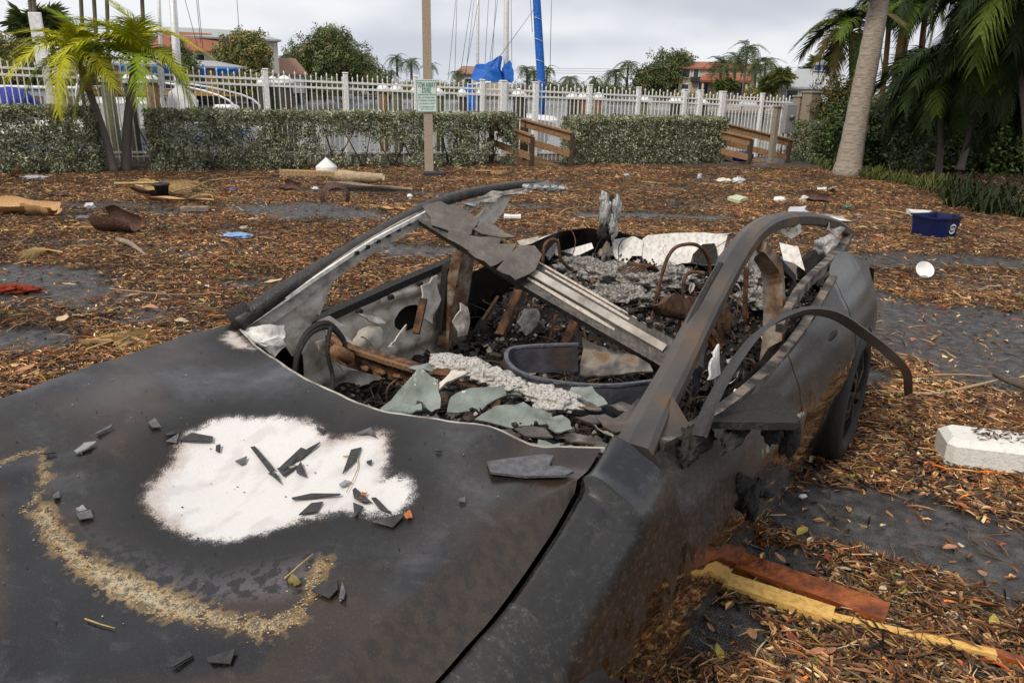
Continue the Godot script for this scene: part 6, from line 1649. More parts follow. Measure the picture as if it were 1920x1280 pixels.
	part(wv, "cupola_roof", lathe([Vector2(0.001, 0.5), Vector2(1.35, 0.0), Vector2(1.35, -0.1)], 4), grey_roof).transform = Transform3D(Basis(Vector3.UP, PI * 0.25), Vector3(0.4, 4.5, 0))
	for k in 2:
		part(wv, "cupola_pane", box(Vector3(0.62, 0.45, 0.06), 0.0, Transform3D(Basis(), Vector3(0.02 + k * 0.76, 4.1, 0.86))), surf("blue pane", [rgb(22, 48, 120)], 0.3))
	var q7 := Vector3(20.99, 1.48, -40)
	house("tan_building", "blank tan wall of a building behind the dark palms at right", Vector3(q7.x, 0.0, q7.z), facing(q7), Vector3(3.2, 3.2, 3.0), 0.2, surf("tan wall", [rgb(164, 140, 98), rgb(182, 158, 114)], 0.9, 0.0, 0.6), grey_roof, [], 0.2, 0.05)
	var q8 := Vector3(-6.84, 0.66, -135)
	house("villa", "far villa with a brown hipped roof left of the blue sail cover", Vector3(q8.x, 0.3, q8.z), facing(q8), Vector3(7, 3.2, 6), 1.2, cream, surf("brown shingle", [], 0.9), [[-1.5, 1.8, 1.0, 1.2], [1.0, 1.8, 1.0, 1.2]])
	# trees across the water
	var olive_t := [rgb(92, 102, 46), rgb(116, 122, 58), rgb(138, 128, 70), rgb(72, 82, 38), rgb(152, 134, 84)]
	var dark_t := [rgb(74, 94, 50), rgb(92, 110, 58), rgb(60, 76, 40), rgb(110, 120, 70), rgb(122, 110, 72)]
	var b0 := Vector3(-30.65, -0.02, -90)
	tree("round_tree", "rounded olive-green tree right of the orange-roofed villa", Vector3(b0.x, 0.3, b0.z), [[Vector3(0, 3.4, 0), Vector3(2.6, 2.4, 2.4)], [Vector3(-1.6, 3.6, 0), Vector3(1.6, 2.0, 1.6)], [Vector3(1.6, 4.2, 0), Vector3(1.5, 2.0, 1.5)], [Vector3(0.2, 5.0, 0), Vector3(1.8, 1.6, 1.6)], [Vector3(0.2, 1.6, 0), Vector3(2.2, 1.5, 1.5)]], 4200, 0.3, olive_t, 0.2)
	var b1 := Vector3(-26.42, -0.04, -112)
	tree("big_tree", "largest dark tree on the far bank left of the lamp post", Vector3(b1.x, 0.3, b1.z), [[Vector3(0, 4.4, 0), Vector3(4.2, 3.8, 3.5)], [Vector3(-4.0, 3.4, 0), Vector3(2.8, 2.6, 2.5)], [Vector3(3.6, 3.4, 0), Vector3(3.0, 2.6, 2.5)], [Vector3(0.3, 6.6, 0), Vector3(2.6, 2.0, 2.2)], [Vector3(6.2, 2.0, 0), Vector3(2.4, 1.8, 2.0)], [Vector3(-5.8, 2.2, 0), Vector3(2.2, 1.8, 1.8)]], 6500, 0.36, dark_t, 0.3)
	var b2 := Vector3(21.58, 0.81, -118)
	tree("dark_tree", "dense dark tree left of the beige villa at right", Vector3(b2.x, 0.3, b2.z), [[Vector3(0, 3.6, 0), Vector3(3.0, 3.0, 2.6)], [Vector3(2.2, 4.6, 0), Vector3(1.8, 2.2, 1.8)], [Vector3(-2.6, 2.6, 0), Vector3(2.0, 2.0, 1.8)], [Vector3(3.2, 2.2, 0), Vector3(2.0, 2.0, 1.8)]], 5200, 0.32, dark_t, 0.25)
	var b3 := Vector3(-37.79, 0.57, -60)
	tree("dark_tree", "dark tree mass at the left edge behind the fence", Vector3(b3.x, 0.0, b3.z), [[Vector3(0, 2.6, 0), Vector3(1.8, 1.8, 1.6)], [Vector3(1.6, 2.0, 0), Vector3(1.7, 1.8, 1.5)], [Vector3(-1.8, 2.6, 0), Vector3(1.7, 1.8, 1.5)], [Vector3(3.2, 1.6, 0), Vector3(1.6, 1.6, 1.4)]], 5000, 0.2, olive_t, 0.2)
	var b4 := Vector3(-32.98, 1.57, -80)
	tree("dark_tree", "small dark tree between the thick mast and the orange-roofed villa", Vector3(b4.x, 0.2, b4.z), [[Vector3(0, 2.4, 0), Vector3(1.3, 1.8, 1.2)], [Vector3(-0.6, 4.0, 0), Vector3(0.7, 1.4, 0.7)]], 1400, 0.22, dark_t, 0.12)
	for q in [["low shrubs on the far bank below the big dark tree", Vector3(-28.59, -0.27, -104), 9.0, 1.6], ["low shrubs on the far bank below the rounded tree", Vector3(-28.17, -0.1, -84), 5.0, 1.8], ["low green bank behind the picket fence left of the blue sail", Vector3(-14.74, -0.2, -122), 14.0, 1.5], ["low green bank right of the blue furled sail", Vector3(7.99, 0.15, -134), 14.0, 2.0], ["low green bank below the far right palms", Vector3(16.18, 0.25, -128), 9.0, 1.6], ["green shrubs in front of the beige villa", Vector3(25.4, 0.26, -112), 6.0, 1.0], ["yellow-green shrubs right of the beige villa", Vector3(30.74, 0.55, -96), 6.0, 1.8], ["shrubs at the left edge of the far bank", Vector3(-50.24, -0.65, -88), 10.0, 1.6]]:
		var lobes := []
		for k in 4:
			lobes.append([Vector3((k - 1.5) * q[2] * 0.28, q[3] * rr(0.45, 0.7), 0), Vector3(q[2] * 0.2, q[3] * rr(0.5, 0.75), 1.0)])
		tree("bank_shrubs", q[0], Vector3(q[1].x, 0.2, q[1].z), lobes, 1500, 0.24, dark_t if rng.randf() < 0.5 else olive_t, 0.0, "shrubs along the far bank", "shrub")
	# palms across the water
	var far_f := []
	for i in 3:
		far_f.append(frond(1.8, [0.5, 0.3, 0.8][i], [1.1, 1.0, 1.3][i], 16, 0.6, 0.035, 51 + i))
	var fans := [fan(1.0, 22, 3), fan(0.9, 20, 4)]
	var thin_bark := surf("far palm bark", [rgb(104, 92, 78), rgb(130, 118, 102)], 0.9)
	var far_g := [leaf_surf("far frond", rgb(62, 80, 44), rgb(84, 100, 56), rgb(106, 116, 70)), leaf_surf("far dark frond", rgb(48, 62, 38), rgb(64, 78, 46), rgb(80, 92, 56))]
	for q in [["far palm left of the lamp post, tallest of its pair", Vector3(-16.89, 0.38, -112), Vector3(-16.85, 4.94, -112), 1.0], ["bushier far palm just left of the lamp post", Vector3(-14.87, 0.43, -112), Vector3(-14.87, 4.43, -112), 1.15], ["small far palm left of the tallest far palm", Vector3(-17.47, 0.39, -110), Vector3(-17.4, 3.09, -110), 0.75], ["far palm just right of the lamp post sign", Vector3(-11.88, 0.49, -112), Vector3(-12.28, 4.07, -112), 0.9], ["low far palm between the sign and the blue sail cover", Vector3(-9.42, 0.44, -125), Vector3(-9.41, 3.35, -125), 1.1], ["far palm right of the blue sail cover", Vector3(1.66, 0.64, -130), Vector3(1.38, 4.23, -130), 1.3], ["far palm left behind the furled blue sail", Vector3(2.7, 0.58, -130), Vector3(2.52, 3.6, -130), 1.1], ["far palm right behind the furled blue sail", Vector3(4.43, 0.62, -130), Vector3(4.65, 4.22, -130), 1.1], ["round far palm left of the leaning pair", Vector3(8.42, 0.71, -130), Vector3(8.31, 3, -130), 1.3], ["low round far palm before the leaning pair", Vector3(12.2, 0.67, -126), Vector3(12.07, 2.89, -126), 1.0], ["drooping far palm, lower of the pair right of centre", Vector3(14.34, 0.65, -118), Vector3(14.31, 3.62, -118), 1.5], ["tall thin far palm, higher of the pair right of centre", Vector3(16, 0.69, -118), Vector3(16.01, 4.98, -118), 1.3], ["far palm beside the dense dark tree's left side", Vector3(18.75, 0.72, -120), Vector3(18.58, 2.84, -120), 1.0]]:
		var c := palm("far_palm", q[0], "palms on the far bank", [Vector3(q[1].x, 0.2, q[1].z), Vector3((q[1].x * 0.4 + q[2].x * 0.6), q[2].y * 0.55, q[1].z), q[2]], 0.2, 0.14, thin_bark, far_f, far_g, 13, 0.7, Vector3(-0.1, 0, 0), null, 0.0, q[3])
	for q in [["tallest wind-bent palm in front of the beige villa", Vector3(28.1, 0.85, -100), Vector3(28.07, 6.65, -100), 1.35], ["palm before the villa's left orange roof", Vector3(26.46, 0.76, -104), Vector3(26.01, 4.86, -104), 1.4], ["palm between the tallest palm and the villa roof", Vector3(27.58, 0.81, -102), Vector3(27.31, 5.47, -102), 1.3], ["palm with hanging fronds right of the tallest villa palm", Vector3(30.77, 0.91, -100), Vector3(30.49, 5.11, -100), 1.3], ["palm beside the hanging palm on its left", Vector3(29.04, 0.91, -98), Vector3(28.78, 4.59, -98), 1.2]]:
		palm("villa_palm", q[0], "palms in front of the beige villa", [Vector3(q[1].x, 0.2, q[1].z), Vector3(q[1].x * 0.4 + q[2].x * 0.6, q[2].y * 0.55, q[1].z), q[2]], 0.18, 0.13, thin_bark, far_f, far_g, 15, 0.8, Vector3(0.12, 0, 0), null, 0.0, q[3])
	for q in [["short fan palm before the villa porch, left one", Vector3(25.11, 0.38, -98), Vector3(24.89, 2.36, -98), 0.9], ["short fan palm before the villa porch, right one", Vector3(26.29, 0.41, -98), Vector3(26.07, 2.33, -98), 0.9], ["round fan palm left of the pale-roofed house", Vector3(27.79, 0.72, -84), Vector3(27.52, 3.15, -84), 1.2], ["fan palm low beside the pale-roofed house", Vector3(26.97, 0.66, -86), Vector3(26.78, 2.5, -86), 1.2], ["fan palm behind the pale roof, left of the cupola", Vector3(37.48, 1.33, -104), Vector3(37.1, 3.94, -104), 1.4], ["fan palm behind the blue cupola", Vector3(39.14, 1.37, -104), Vector3(38.66, 5.01, -104), 1.6], ["fan palm head at left behind the dark tree mass", Vector3(-37.8, 0.55, -62), Vector3(-37.05, 5.18, -62), 1.5], ["second fan palm head right of the first at left", Vector3(-36.47, 0.58, -62), Vector3(-35.74, 5.29, -62), 1.6]]:
		palm("fan_palm", q[0], "fan palms across the water", [Vector3(q[1].x, 0.1, q[1].z), Vector3(q[2].x, q[2].y * 0.5, q[1].z), q[2]], 0.2, 0.17, thin_bark, fans, [leaf_surf("fan leaf", rgb(84, 94, 46), rgb(112, 118, 60), rgb(132, 132, 76)), far_g[0]], 30, 1.1, Vector3.ZERO, null, 0.0, q[3])
	for q in [["tall bare palm trunk at the top left, left of its pair", Vector3(-35.77, 4.71, -60), Vector3(-35.46, 8.98, -60)], ["tall bare palm trunk at the top left, right of its pair", Vector3(-35.53, 4.72, -60), Vector3(-35.15, 8.99, -60)], ["tall bare palm trunk above the left young palm", Vector3(-35.57, 2.66, -66), Vector3(-34.87, 9.8, -66)], ["tall palm trunk with a dead skirt above the right young palm", Vector3(-34.47, 2.68, -66), Vector3(-33.85, 9.82, -66)], ["tall palm trunk behind the right young palm's top", Vector3(-33.55, 2.7, -66), Vector3(-32.75, 9.84, -66)], ["tall palm trunk with a dead skirt left of the thick mast", Vector3(-29.64, 2.74, -64), Vector3(-29.16, 8.91, -64)]]:
		palm("tall_fan_palm", q[0], "tall palms whose heads leave the frame", [Vector3(q[1].x, 0.1, q[1].z), Vector3(q[1].x, q[1].y, q[1].z), q[2]], 0.17, 0.14, thin_bark, fans, [leaf_surf("dead fan", rgb(92, 74, 52), rgb(122, 98, 70), rgb(80, 66, 48)), far_g[0]], 22, 0.6, Vector3(0, -0.3, 0), null, 0.0, 1.5)
	var pole := thing("utility_pole", "thin utility pole beside the cupola roof with sagging wires", "utility pole", Vector3(Vector3(40.96, 1.34, -110).x, 0.0, -110.0))
	part(pole, "shaft", tube([Vector3.ZERO, Vector3(40.34, 6.41, -110) - pole.position], 0.12, 7), thin_bark)
	for k in 3:
		part(pole, "wire", tube(smooth_path([Vector3(40.36, 6.27, -110) - pole.position + Vector3.DOWN * k * 0.5, Vector3(37.74, 5.01, -125) - pole.position + Vector3.DOWN * k * 0.5, Vector3(7.28, 5.84, -190) - pole.position + Vector3.DOWN * k * 0.5], 6), 0.03, 4), surf("iron", [], 0.6))
		part(pole, "wire", tube(smooth_path([Vector3(40.36, 6.27, -110) - pole.position + Vector3.DOWN * k * 0.5, Vector3(33.77, 6.26, -80) - pole.position + Vector3.DOWN * k * 0.5, Vector3(28.38, 5.56, -60) - pole.position + Vector3.DOWN * k * 0.5], 6), 0.02, 4), surf("iron", [], 0.6))

# ---------------------------------------------------------------- loose things: on the car, and over the ground
func on_hood(q: Vector2, lift := 0.0) -> Vector3:
	return Vector3(q.x, hood_y(q.x, q.y) + 0.002 + lift, q.y)

func shard(label: String, pts: Array, m: Material, thick := 0.004, warp := 0.08, group := "", called := "paint_shard", cat := "shard") -> void:
	var o := []
	var c := Vector3.ZERO
	for q in pts:
		c += on_hood(q)
	c /= pts.size()
	for i in pts.size():
		o.append(on_hood(pts[i], 0.002 + 0.004 * (i % 2)) - c)
	var s := single(called, label, cat, plate(o, thick, warp, rng.randf() * 3.0), m, Vector3.ZERO, group)
	s.transform = car_at * Transform3D(Basis(), c)

func sheath(length: float, w: float, arc: float, taper: float, bend := 0.0) -> ArrayMesh:
	return grid(14, 10, func(u: float, v: float) -> Vector3:
		var a := (v - 0.5) * arc
		var r := w * (1.0 - taper * u) * (1.0 + 0.15 * sin(u * 5.0))
		return Vector3(sin(a) * r, r * (1.0 - cos(a)) + bend * u * u + 0.01 * sin(u * 11.0 + v * 5.0), (u - 0.5) * length))

func big_leaf(length: float, width: float, seed_at: int) -> ArrayMesh:
	var r := RandomNumberGenerator.new()
	r.seed = seed_at
	var curl := r.randf_range(0.1, 0.5)
	var bend := r.randf_range(-0.2, 0.35)
	return grid(8, 6, func(u: float, v: float) -> Vector3:
		var w := width * 0.5 * pow(sin(PI * clampf(u, 0.02, 0.98)), 0.7) * (1.0 - 0.25 * u)
		var s := (v - 0.5) * 2.0
		return Vector3(s * w, absf(s) * w * curl + bend * length * (u - 0.4) ** 2 + 0.05 * width * sin(u * 9.0 + s * 3.0), (u - 0.5) * length))

func stick(label: String, called: String, cat: String, pts: Array, r: float, m: Material, group := "", scales := [1.0, 0.9, 0.8, 0.7, 0.55, 0.4]) -> Node3D:
	var p := []
	for q in pts:
		p.append(q - pts[0])
	return single(called, label, cat, tube(smooth_path(p, 4), r, 7, scales), m, pts[0], group)

func debris() -> void:
	var black := surf("shard black", [rgb(30, 28, 28), rgb(42, 40, 40), rgb(52, 48, 48)], 0.35, 0.0, 3.0, 0.03, 0.2)
	var grey := surf("shard grey", [rgb(64, 64, 68), rgb(80, 80, 84), rgb(96, 96, 99)], 0.55, 0.0, 2.5, 0.03, 0.4, 0.1)
	for s in [
		["long curved black shard at the left of the pile on the white ash", [Vector2(-0.113, -0.066), Vector2(-0.099, -0.07), Vector2(-0.033, -0.052), Vector2(0.031, -0.025), Vector2(0.024, -0.016), Vector2(-0.047, -0.042)]],
		["widest black shard leaning right in the pile on the white ash", [Vector2(0.035, -0.032), Vector2(0.036, -0.107), Vector2(0.055, -0.108), Vector2(0.063, -0.028)]],
		["thin black shard pointing to the upper right in the pile on the white ash", [Vector2(0.051, -0.057), Vector2(0.06, -0.11), Vector2(0.07, -0.141), Vector2(0.075, -0.126), Vector2(0.07, -0.077)]],
		["lowest black shard of the pile on the white ash", [Vector2(0.019, -0.013), Vector2(0.05, -0.015), Vector2(0.098, 0.009), Vector2(0.047, -0.004)]],
		["short black shard under the widest one in the pile on the white ash", [Vector2(0.028, -0.034), Vector2(0.077, -0.05), Vector2(0.084, -0.057), Vector2(0.077, -0.012)]],
		["hooked black shard at the right of the pile on the white ash", [Vector2(0.085, -0.046), Vector2(0.083, -0.065), Vector2(0.145, -0.028), Vector2(0.107, -0.03)]],
		["upright dark blade-shaped shard right of the pile on the white ash", [Vector2(0.223, -0.068), Vector2(0.18, -0.14), Vector2(0.195, -0.161), Vector2(0.217, -0.122)]],
		["long thin black strip lying across the lower white ash", [Vector2(0.173, 0.044), Vector2(0.212, 0.019), Vector2(0.28, -0.007), Vector2(0.286, 0.001), Vector2(0.222, 0.029), Vector2(0.183, 0.05)]],
		["leaf-shaped black shard at the lower edge of the white ash", [Vector2(0.243, 0.084), Vector2(0.242, 0.046), Vector2(0.263, 0.031), Vector2(0.281, 0.068)]],
		["black shard with an orange leaf bit at the right of the white ash", [Vector2(0.295, -0.029), Vector2(0.299, -0.034), Vector2(0.375, -0.008), Vector2(0.357, 0.004), Vector2(0.321, -0.007)]],
		["curved black sliver beside the small round white ash spot", [Vector2(0.361, -0.021), Vector2(0.374, -0.022), Vector2(0.436, -0.004), Vector2(0.406, 0.003)]],
		["triangular grey-black shard under the orange leaf bit", [Vector2(0.335, 0.008), Vector2(0.372, 0.014), Vector2(0.376, 0.045)]],
		["broad flat black shard at the lower right of the white ash", [Vector2(0.415, 0.037), Vector2(0.434, 0.018), Vector2(0.455, -0.016), Vector2(0.466, -0.012), Vector2(0.463, 0.022)]],
		["black shard at the upper right edge of the white ash", [Vector2(0.132, -0.194), Vector2(0.162, -0.23), Vector2(0.205, -0.204), Vector2(0.171, -0.207)]],
		["broad dark shard at the upper left edge of the white ash", [Vector2(-0.284, 0.029), Vector2(-0.283, -0.011), Vector2(-0.234, -0.041), Vector2(-0.217, -0.025)]],
		["narrow black shard left of the broad one at the ash edge", [Vector2(-0.325, 0.038), Vector2(-0.313, -0.001), Vector2(-0.305, 0.01), Vector2(-0.313, 0.04)]],
		["small grey shard under the narrow one at the ash edge", [Vector2(-0.302, 0.052), Vector2(-0.301, 0.013), Vector2(-0.28, 0.037)]],
		["thin grey shard far left of the white ash", [Vector2(-0.463, 0.147), Vector2(-0.452, 0.104), Vector2(-0.447, 0.111), Vector2(-0.451, 0.15)]],
		["four-cornered grey shard above left of the white ash", [Vector2(-0.391, 0.042), Vector2(-0.394, 0.021), Vector2(-0.352, 0.03), Vector2(-0.36, 0.051)]],
		["small square black shard on the upper left of the white ash", [Vector2(-0.201, -0.025), Vector2(-0.191, -0.032), Vector2(-0.173, -0.016), Vector2(-0.182, -0.01)]],
		["small rounded black shard above the pile on the white ash", [Vector2(-0.111, -0.015), Vector2(-0.091, -0.037), Vector2(-0.078, -0.02), Vector2(-0.084, -0.009)]],
		["small black shard at the upper edge between the ash lobes", [Vector2(0.015, -0.183), Vector2(0.055, -0.174), Vector2(0.052, -0.165), Vector2(0.024, -0.171)]],
		["tiny square shard right of the upright blade shard", [Vector2(0.246, -0.125), Vector2(0.259, -0.131), Vector2(0.266, -0.119), Vector2(0.254, -0.117)]],
		["largest broken flake in the front of the bonnet by the brown stain", [Vector2(0.438, 0.227), Vector2(0.446, 0.205), Vector2(0.461, 0.18), Vector2(0.484, 0.201), Vector2(0.483, 0.222)]],
		["narrow upright flake beside the large one by the brown stain", [Vector2(0.5, 0.214), Vector2(0.479, 0.184), Vector2(0.499, 0.195), Vector2(0.513, 0.214)]],
		["brown-black flake near the bottom edge of the picture", [Vector2(0.387, 0.425), Vector2(0.422, 0.39), Vector2(0.435, 0.412), Vector2(0.401, 0.431)]],
		["narrow brown flake left of the one at the bottom edge", [Vector2(0.342, 0.47), Vector2(0.35, 0.434), Vector2(0.359, 0.435), Vector2(0.35, 0.467)]],
		["tiny dark flake right of the round ash spot", [Vector2(0.385, -0.212), Vector2(0.395, -0.222), Vector2(0.405, -0.215), Vector2(0.394, -0.207)]],
		["tiny dark flake on the right of the bonnet below the long slab", [Vector2(0.538, -0.106), Vector2(0.549, -0.116), Vector2(0.557, -0.107), Vector2(0.546, -0.099)]],
		["thin dark flake beside the left hook of tan crust", [Vector2(-0.489, 0.268), Vector2(-0.479, 0.242), Vector2(-0.47, 0.246), Vector2(-0.479, 0.27)]],
		["dark flake where the tan crust begins", [Vector2(-0.221, 0.332), Vector2(-0.204, 0.308), Vector2(-0.179, 0.317), Vector2(-0.193, 0.341)]],
		["black crumb between the hook and the band of tan crust", [Vector2(-0.327, 0.33), Vector2(-0.325, 0.316), Vector2(-0.309, 0.324), Vector2(-0.311, 0.336)]]]:
		shard(s[0], s[1], black if rng.randf() < 0.75 else grey, 0.003, 0.02)
	shard("long slab of lifted grey paint on the right of the bonnet", [Vector2(0.518, -0.241), Vector2(0.558, -0.285), Vector2(0.613, -0.341), Vector2(0.635, -0.344), Vector2(0.645, -0.308), Vector2(0.669, -0.321), Vector2(0.704, -0.319), Vector2(0.7, -0.288), Vector2(0.625, -0.237), Vector2(0.549, -0.21)], grey, 0.006, 0.025)
	shard("crazed pale glass scrap far left on the bonnet", [Vector2(-0.433, 0.219), Vector2(-0.443, 0.187), Vector2(-0.424, 0.166), Vector2(-0.411, 0.191), Vector2(-0.42, 0.218)], surf("crazed glass", [rgb(90, 92, 94), rgb(150, 152, 154), rgb(190, 192, 192)], 0.3, 0.0, 12.0, 0.08, 1.0, 0.3), 0.004, 0.1, "", "glass_scrap", "glass scrap")
	shard("small crazed glass scrap where the tan crust begins", [Vector2(-0.237, 0.324), Vector2(-0.231, 0.31), Vector2(-0.214, 0.312), Vector2(-0.217, 0.328)], surf("crazed glass", [], 0.3), 0.004, 0.1, "", "glass_scrap", "glass scrap")
	shard("small crazed glass scrap on the right part of the white ash", [Vector2(0.248, -0.033), Vector2(0.253, -0.048), Vector2(0.27, -0.051), Vector2(0.268, -0.036), Vector2(0.259, -0.029)], surf("crazed glass", [], 0.3), 0.004, 0.1, "", "glass_scrap", "glass scrap")
	var orange := surf("orange leaf", [rgb(126, 62, 24), rgb(164, 90, 36), rgb(158, 108, 56)], 0.6, 0.0, 8.0)
	var greenish := surf("green dead leaf", [rgb(74, 80, 24), rgb(112, 98, 36), rgb(96, 66, 30)], 0.5, 0.0, 12.0)
	shard("orange leaf bit on a black shard at the right of the white ash", [Vector2(0.338, -0.009), Vector2(0.329, -0.026), Vector2(0.338, -0.033), Vector2(0.344, -0.02), Vector2(0.347, -0.004)], orange, 0.002, 0.3, "", "leaf_bit", "leaf")
	shard("yellow leaf bit at the lower right beyond the white ash", [Vector2(0.46, -0.017), Vector2(0.468, -0.029), Vector2(0.483, -0.019), Vector2(0.477, -0.008)], orange, 0.002, 0.3, "", "leaf_bit", "leaf")
	shard("green-brown leaf lying on the brown stain of the bonnet", [Vector2(0.379, 0.233), Vector2(0.377, 0.221), Vector2(0.393, 0.219), Vector2(0.414, 0.228), Vector2(0.402, 0.238), Vector2(0.388, 0.238)], greenish, 0.002, 0.35, "", "dead_leaf", "leaf")
	var straw := surf("straw", [rgb(150, 120, 66), rgb(188, 158, 96)], 0.8, 0.0, 6.0)
	for s in [["yellow straw lying on the dark front of the bonnet", [Vector2(0.086, 0.484), Vector2(0.126, 0.476), Vector2(0.163, 0.468)]], ["thin curved stem beside the leaf on the brown stain", [Vector2(0.367, 0.232), Vector2(0.366, 0.195), Vector2(0.366, 0.155)]], ["curled straw on the right part of the white ash", [Vector2(0.174, -0.118), Vector2(0.209, -0.127), Vector2(0.246, -0.093), Vector2(0.287, -0.017)]]]:
		var p := []
		for q in s[1]:
			p.append(car_at * on_hood(q, 0.004))
		stick(s[0], "straw", "straw", p, 0.0018, straw)
	var speck := []
	var sc := []
	for i in 170:
		var q := Vector2(rr(-0.72, 0.66), rr(-0.36, 0.7))
		if q.y < cowl_f(q.x) + 0.02:
			continue
		speck.append(car_at * Transform3D(Basis.from_euler(Vector3(rr(-0.4, 0.4), rr(0, TAU), rr(-0.4, 0.4))).scaled(Vector3.ONE * rr(0.25, 1.0)), on_hood(q, 0.001)))
		sc.append(lin(rgb(150, 148, 146)) if rng.randf() < 0.4 else lin(rgb(24, 22, 22)))
	tag(copies(self, "ash_specks", box(Vector3(0.004, 0.001, 0.0035)), tinted("ash flake", 0.75), speck, sc), "tiny specks of ash and soot scattered over the bonnet", "specks")

	# --- boards and the white block beside the car
	var yellow := surf("yellow paint", [rgb(188, 146, 72), rgb(214, 172, 96), rgb(222, 182, 108)], 0.6, 0.0, 3.0, 0.02, 0.3)
	var redwood := surf("orange stained board", [rgb(92, 46, 18), rgb(134, 68, 26), rgb(158, 88, 38)], 0.5, 0.0, 0.8, 0.02, 0.3)
	for b in [["wide yellow painted board end sticking out beside the car", Vector3(0.78, 0, -2.39), Vector3(1.13, 0, -2.19), 0.08, 0.04, yellow], ["narrow yellow painted batten at the bottom right", Vector3(1.11, 0, -2.19), Vector3(1.59, 0, -2.02), 0.032, 0.035, yellow], ["orange-brown board behind the yellow ones beside the car", Vector3(0.87, 0, -2.5), Vector3(1.32, 0, -2.2), 0.11, 0.045, redwood], ["dark red batten end at the bottom right corner", Vector3(1.56, 0, -2.05), Vector3(1.69, 0, -1.98), 0.035, 0.03, redwood]]:
		var o := single("painted_board", b[0], "board", bar([Vector3.ZERO, b[2] - b[1]], b[3], b[4]), b[5], b[1] + Vector3(0, b[4] * 0.5 + 0.008, 0))
	var wb := single("white_foam_block", "large white moulded block lying in the litter at the right edge", "block", box(Vector3(0.72, 0.165, 0.24), 0.03), surf("white block", [rgb(196, 196, 190), rgb(218, 218, 213), rgb(206, 206, 200)], 0.55, 0.0, 2.0, 0.02, 0.2), Vector3(2.16, 0, -3.33) + Vector3(0.36, 0.075, -0.06))
	wb.rotation = Vector3(0.0, -0.25, 0.0)
	var pile := []
	var pc := []
	for i in 500:
		var q := Vector3(rr(-0.22, 0.42), 0.078 + absf(rng.randfn(0, 0.008)), rr(-0.12, 0.09))
		if q.z > 0.02 - q.x * 0.2 + rng.randfn(0, 0.03):
			continue
		pile.append(wb.transform * Transform3D(Basis.from_euler(Vector3(rr(-0.3, 0.3), rr(0, TAU), rr(-0.3, 0.3))).scaled(Vector3.ONE * rr(0.3, 0.8)), q))
		pc.append(lin(pick([rgb(92, 60, 38), rgb(70, 46, 30), rgb(124, 84, 50)])))
	tag(copies(self, "litter_on_block", leaf_mesh(0.06, 0.012, 0.008), tinted("litter", 0.62), pile, pc), "brown litter lying on top of the white moulded block", "litter")
	# --- branches and sticks
	var pale := surf("pale branch", [rgb(112, 92, 70), rgb(158, 134, 104), rgb(180, 158, 128)], 0.85, 0.0, 5.0, 0.04, 0.6)
	stick("long pale branch right of the car's rear wheel", "fallen_branch", "branch", [Vector3(2.2, 0.02, -4.32), Vector3(2.39, 0.03, -4.28), Vector3(2.59, 0.03, -4.29), Vector3(2.9, 0.04, -4.42), Vector3(3.08, 0.05, -4.5)], 0.017, pale)
	stick("forked brown branch end at the right edge", "fallen_branch", "branch", [Vector3(3.2, 0.04, -4.4), Vector3(3.12, 0.05, -4.5), Vector3(3.04, 0.09, -4.5)], 0.022, surf("bark", [], 0.9))
	stick("crooked twig crossing asphalt left of the forked branch", "fallen_branch", "branch", [Vector3(2.63, 0.02, -4.61), Vector3(2.9, 0.02, -4.66), Vector3(3.11, 0.03, -4.61)], 0.008, pale)
	stick("curled dark twig on the bare asphalt at lower right", "fallen_twig", "twig", [Vector3(1.41, 0.01, -2.64), Vector3(1.42, 0.01, -2.57), Vector3(1.42, 0.01, -2.51)], 0.008, surf("bark", [], 0.9))
	stick("thick grey bent stick in the litter at left", "fallen_branch", "branch", [Vector3(-4.41, 0.02, -8.34), Vector3(-4.15, 0.05, -8.06), Vector3(-3.97, 0.03, -7.87), Vector3(-3.77, 0.02, -7.62)], 0.035, surf("grey wood", [rgb(110, 96, 84), rgb(146, 130, 116)], 0.9))
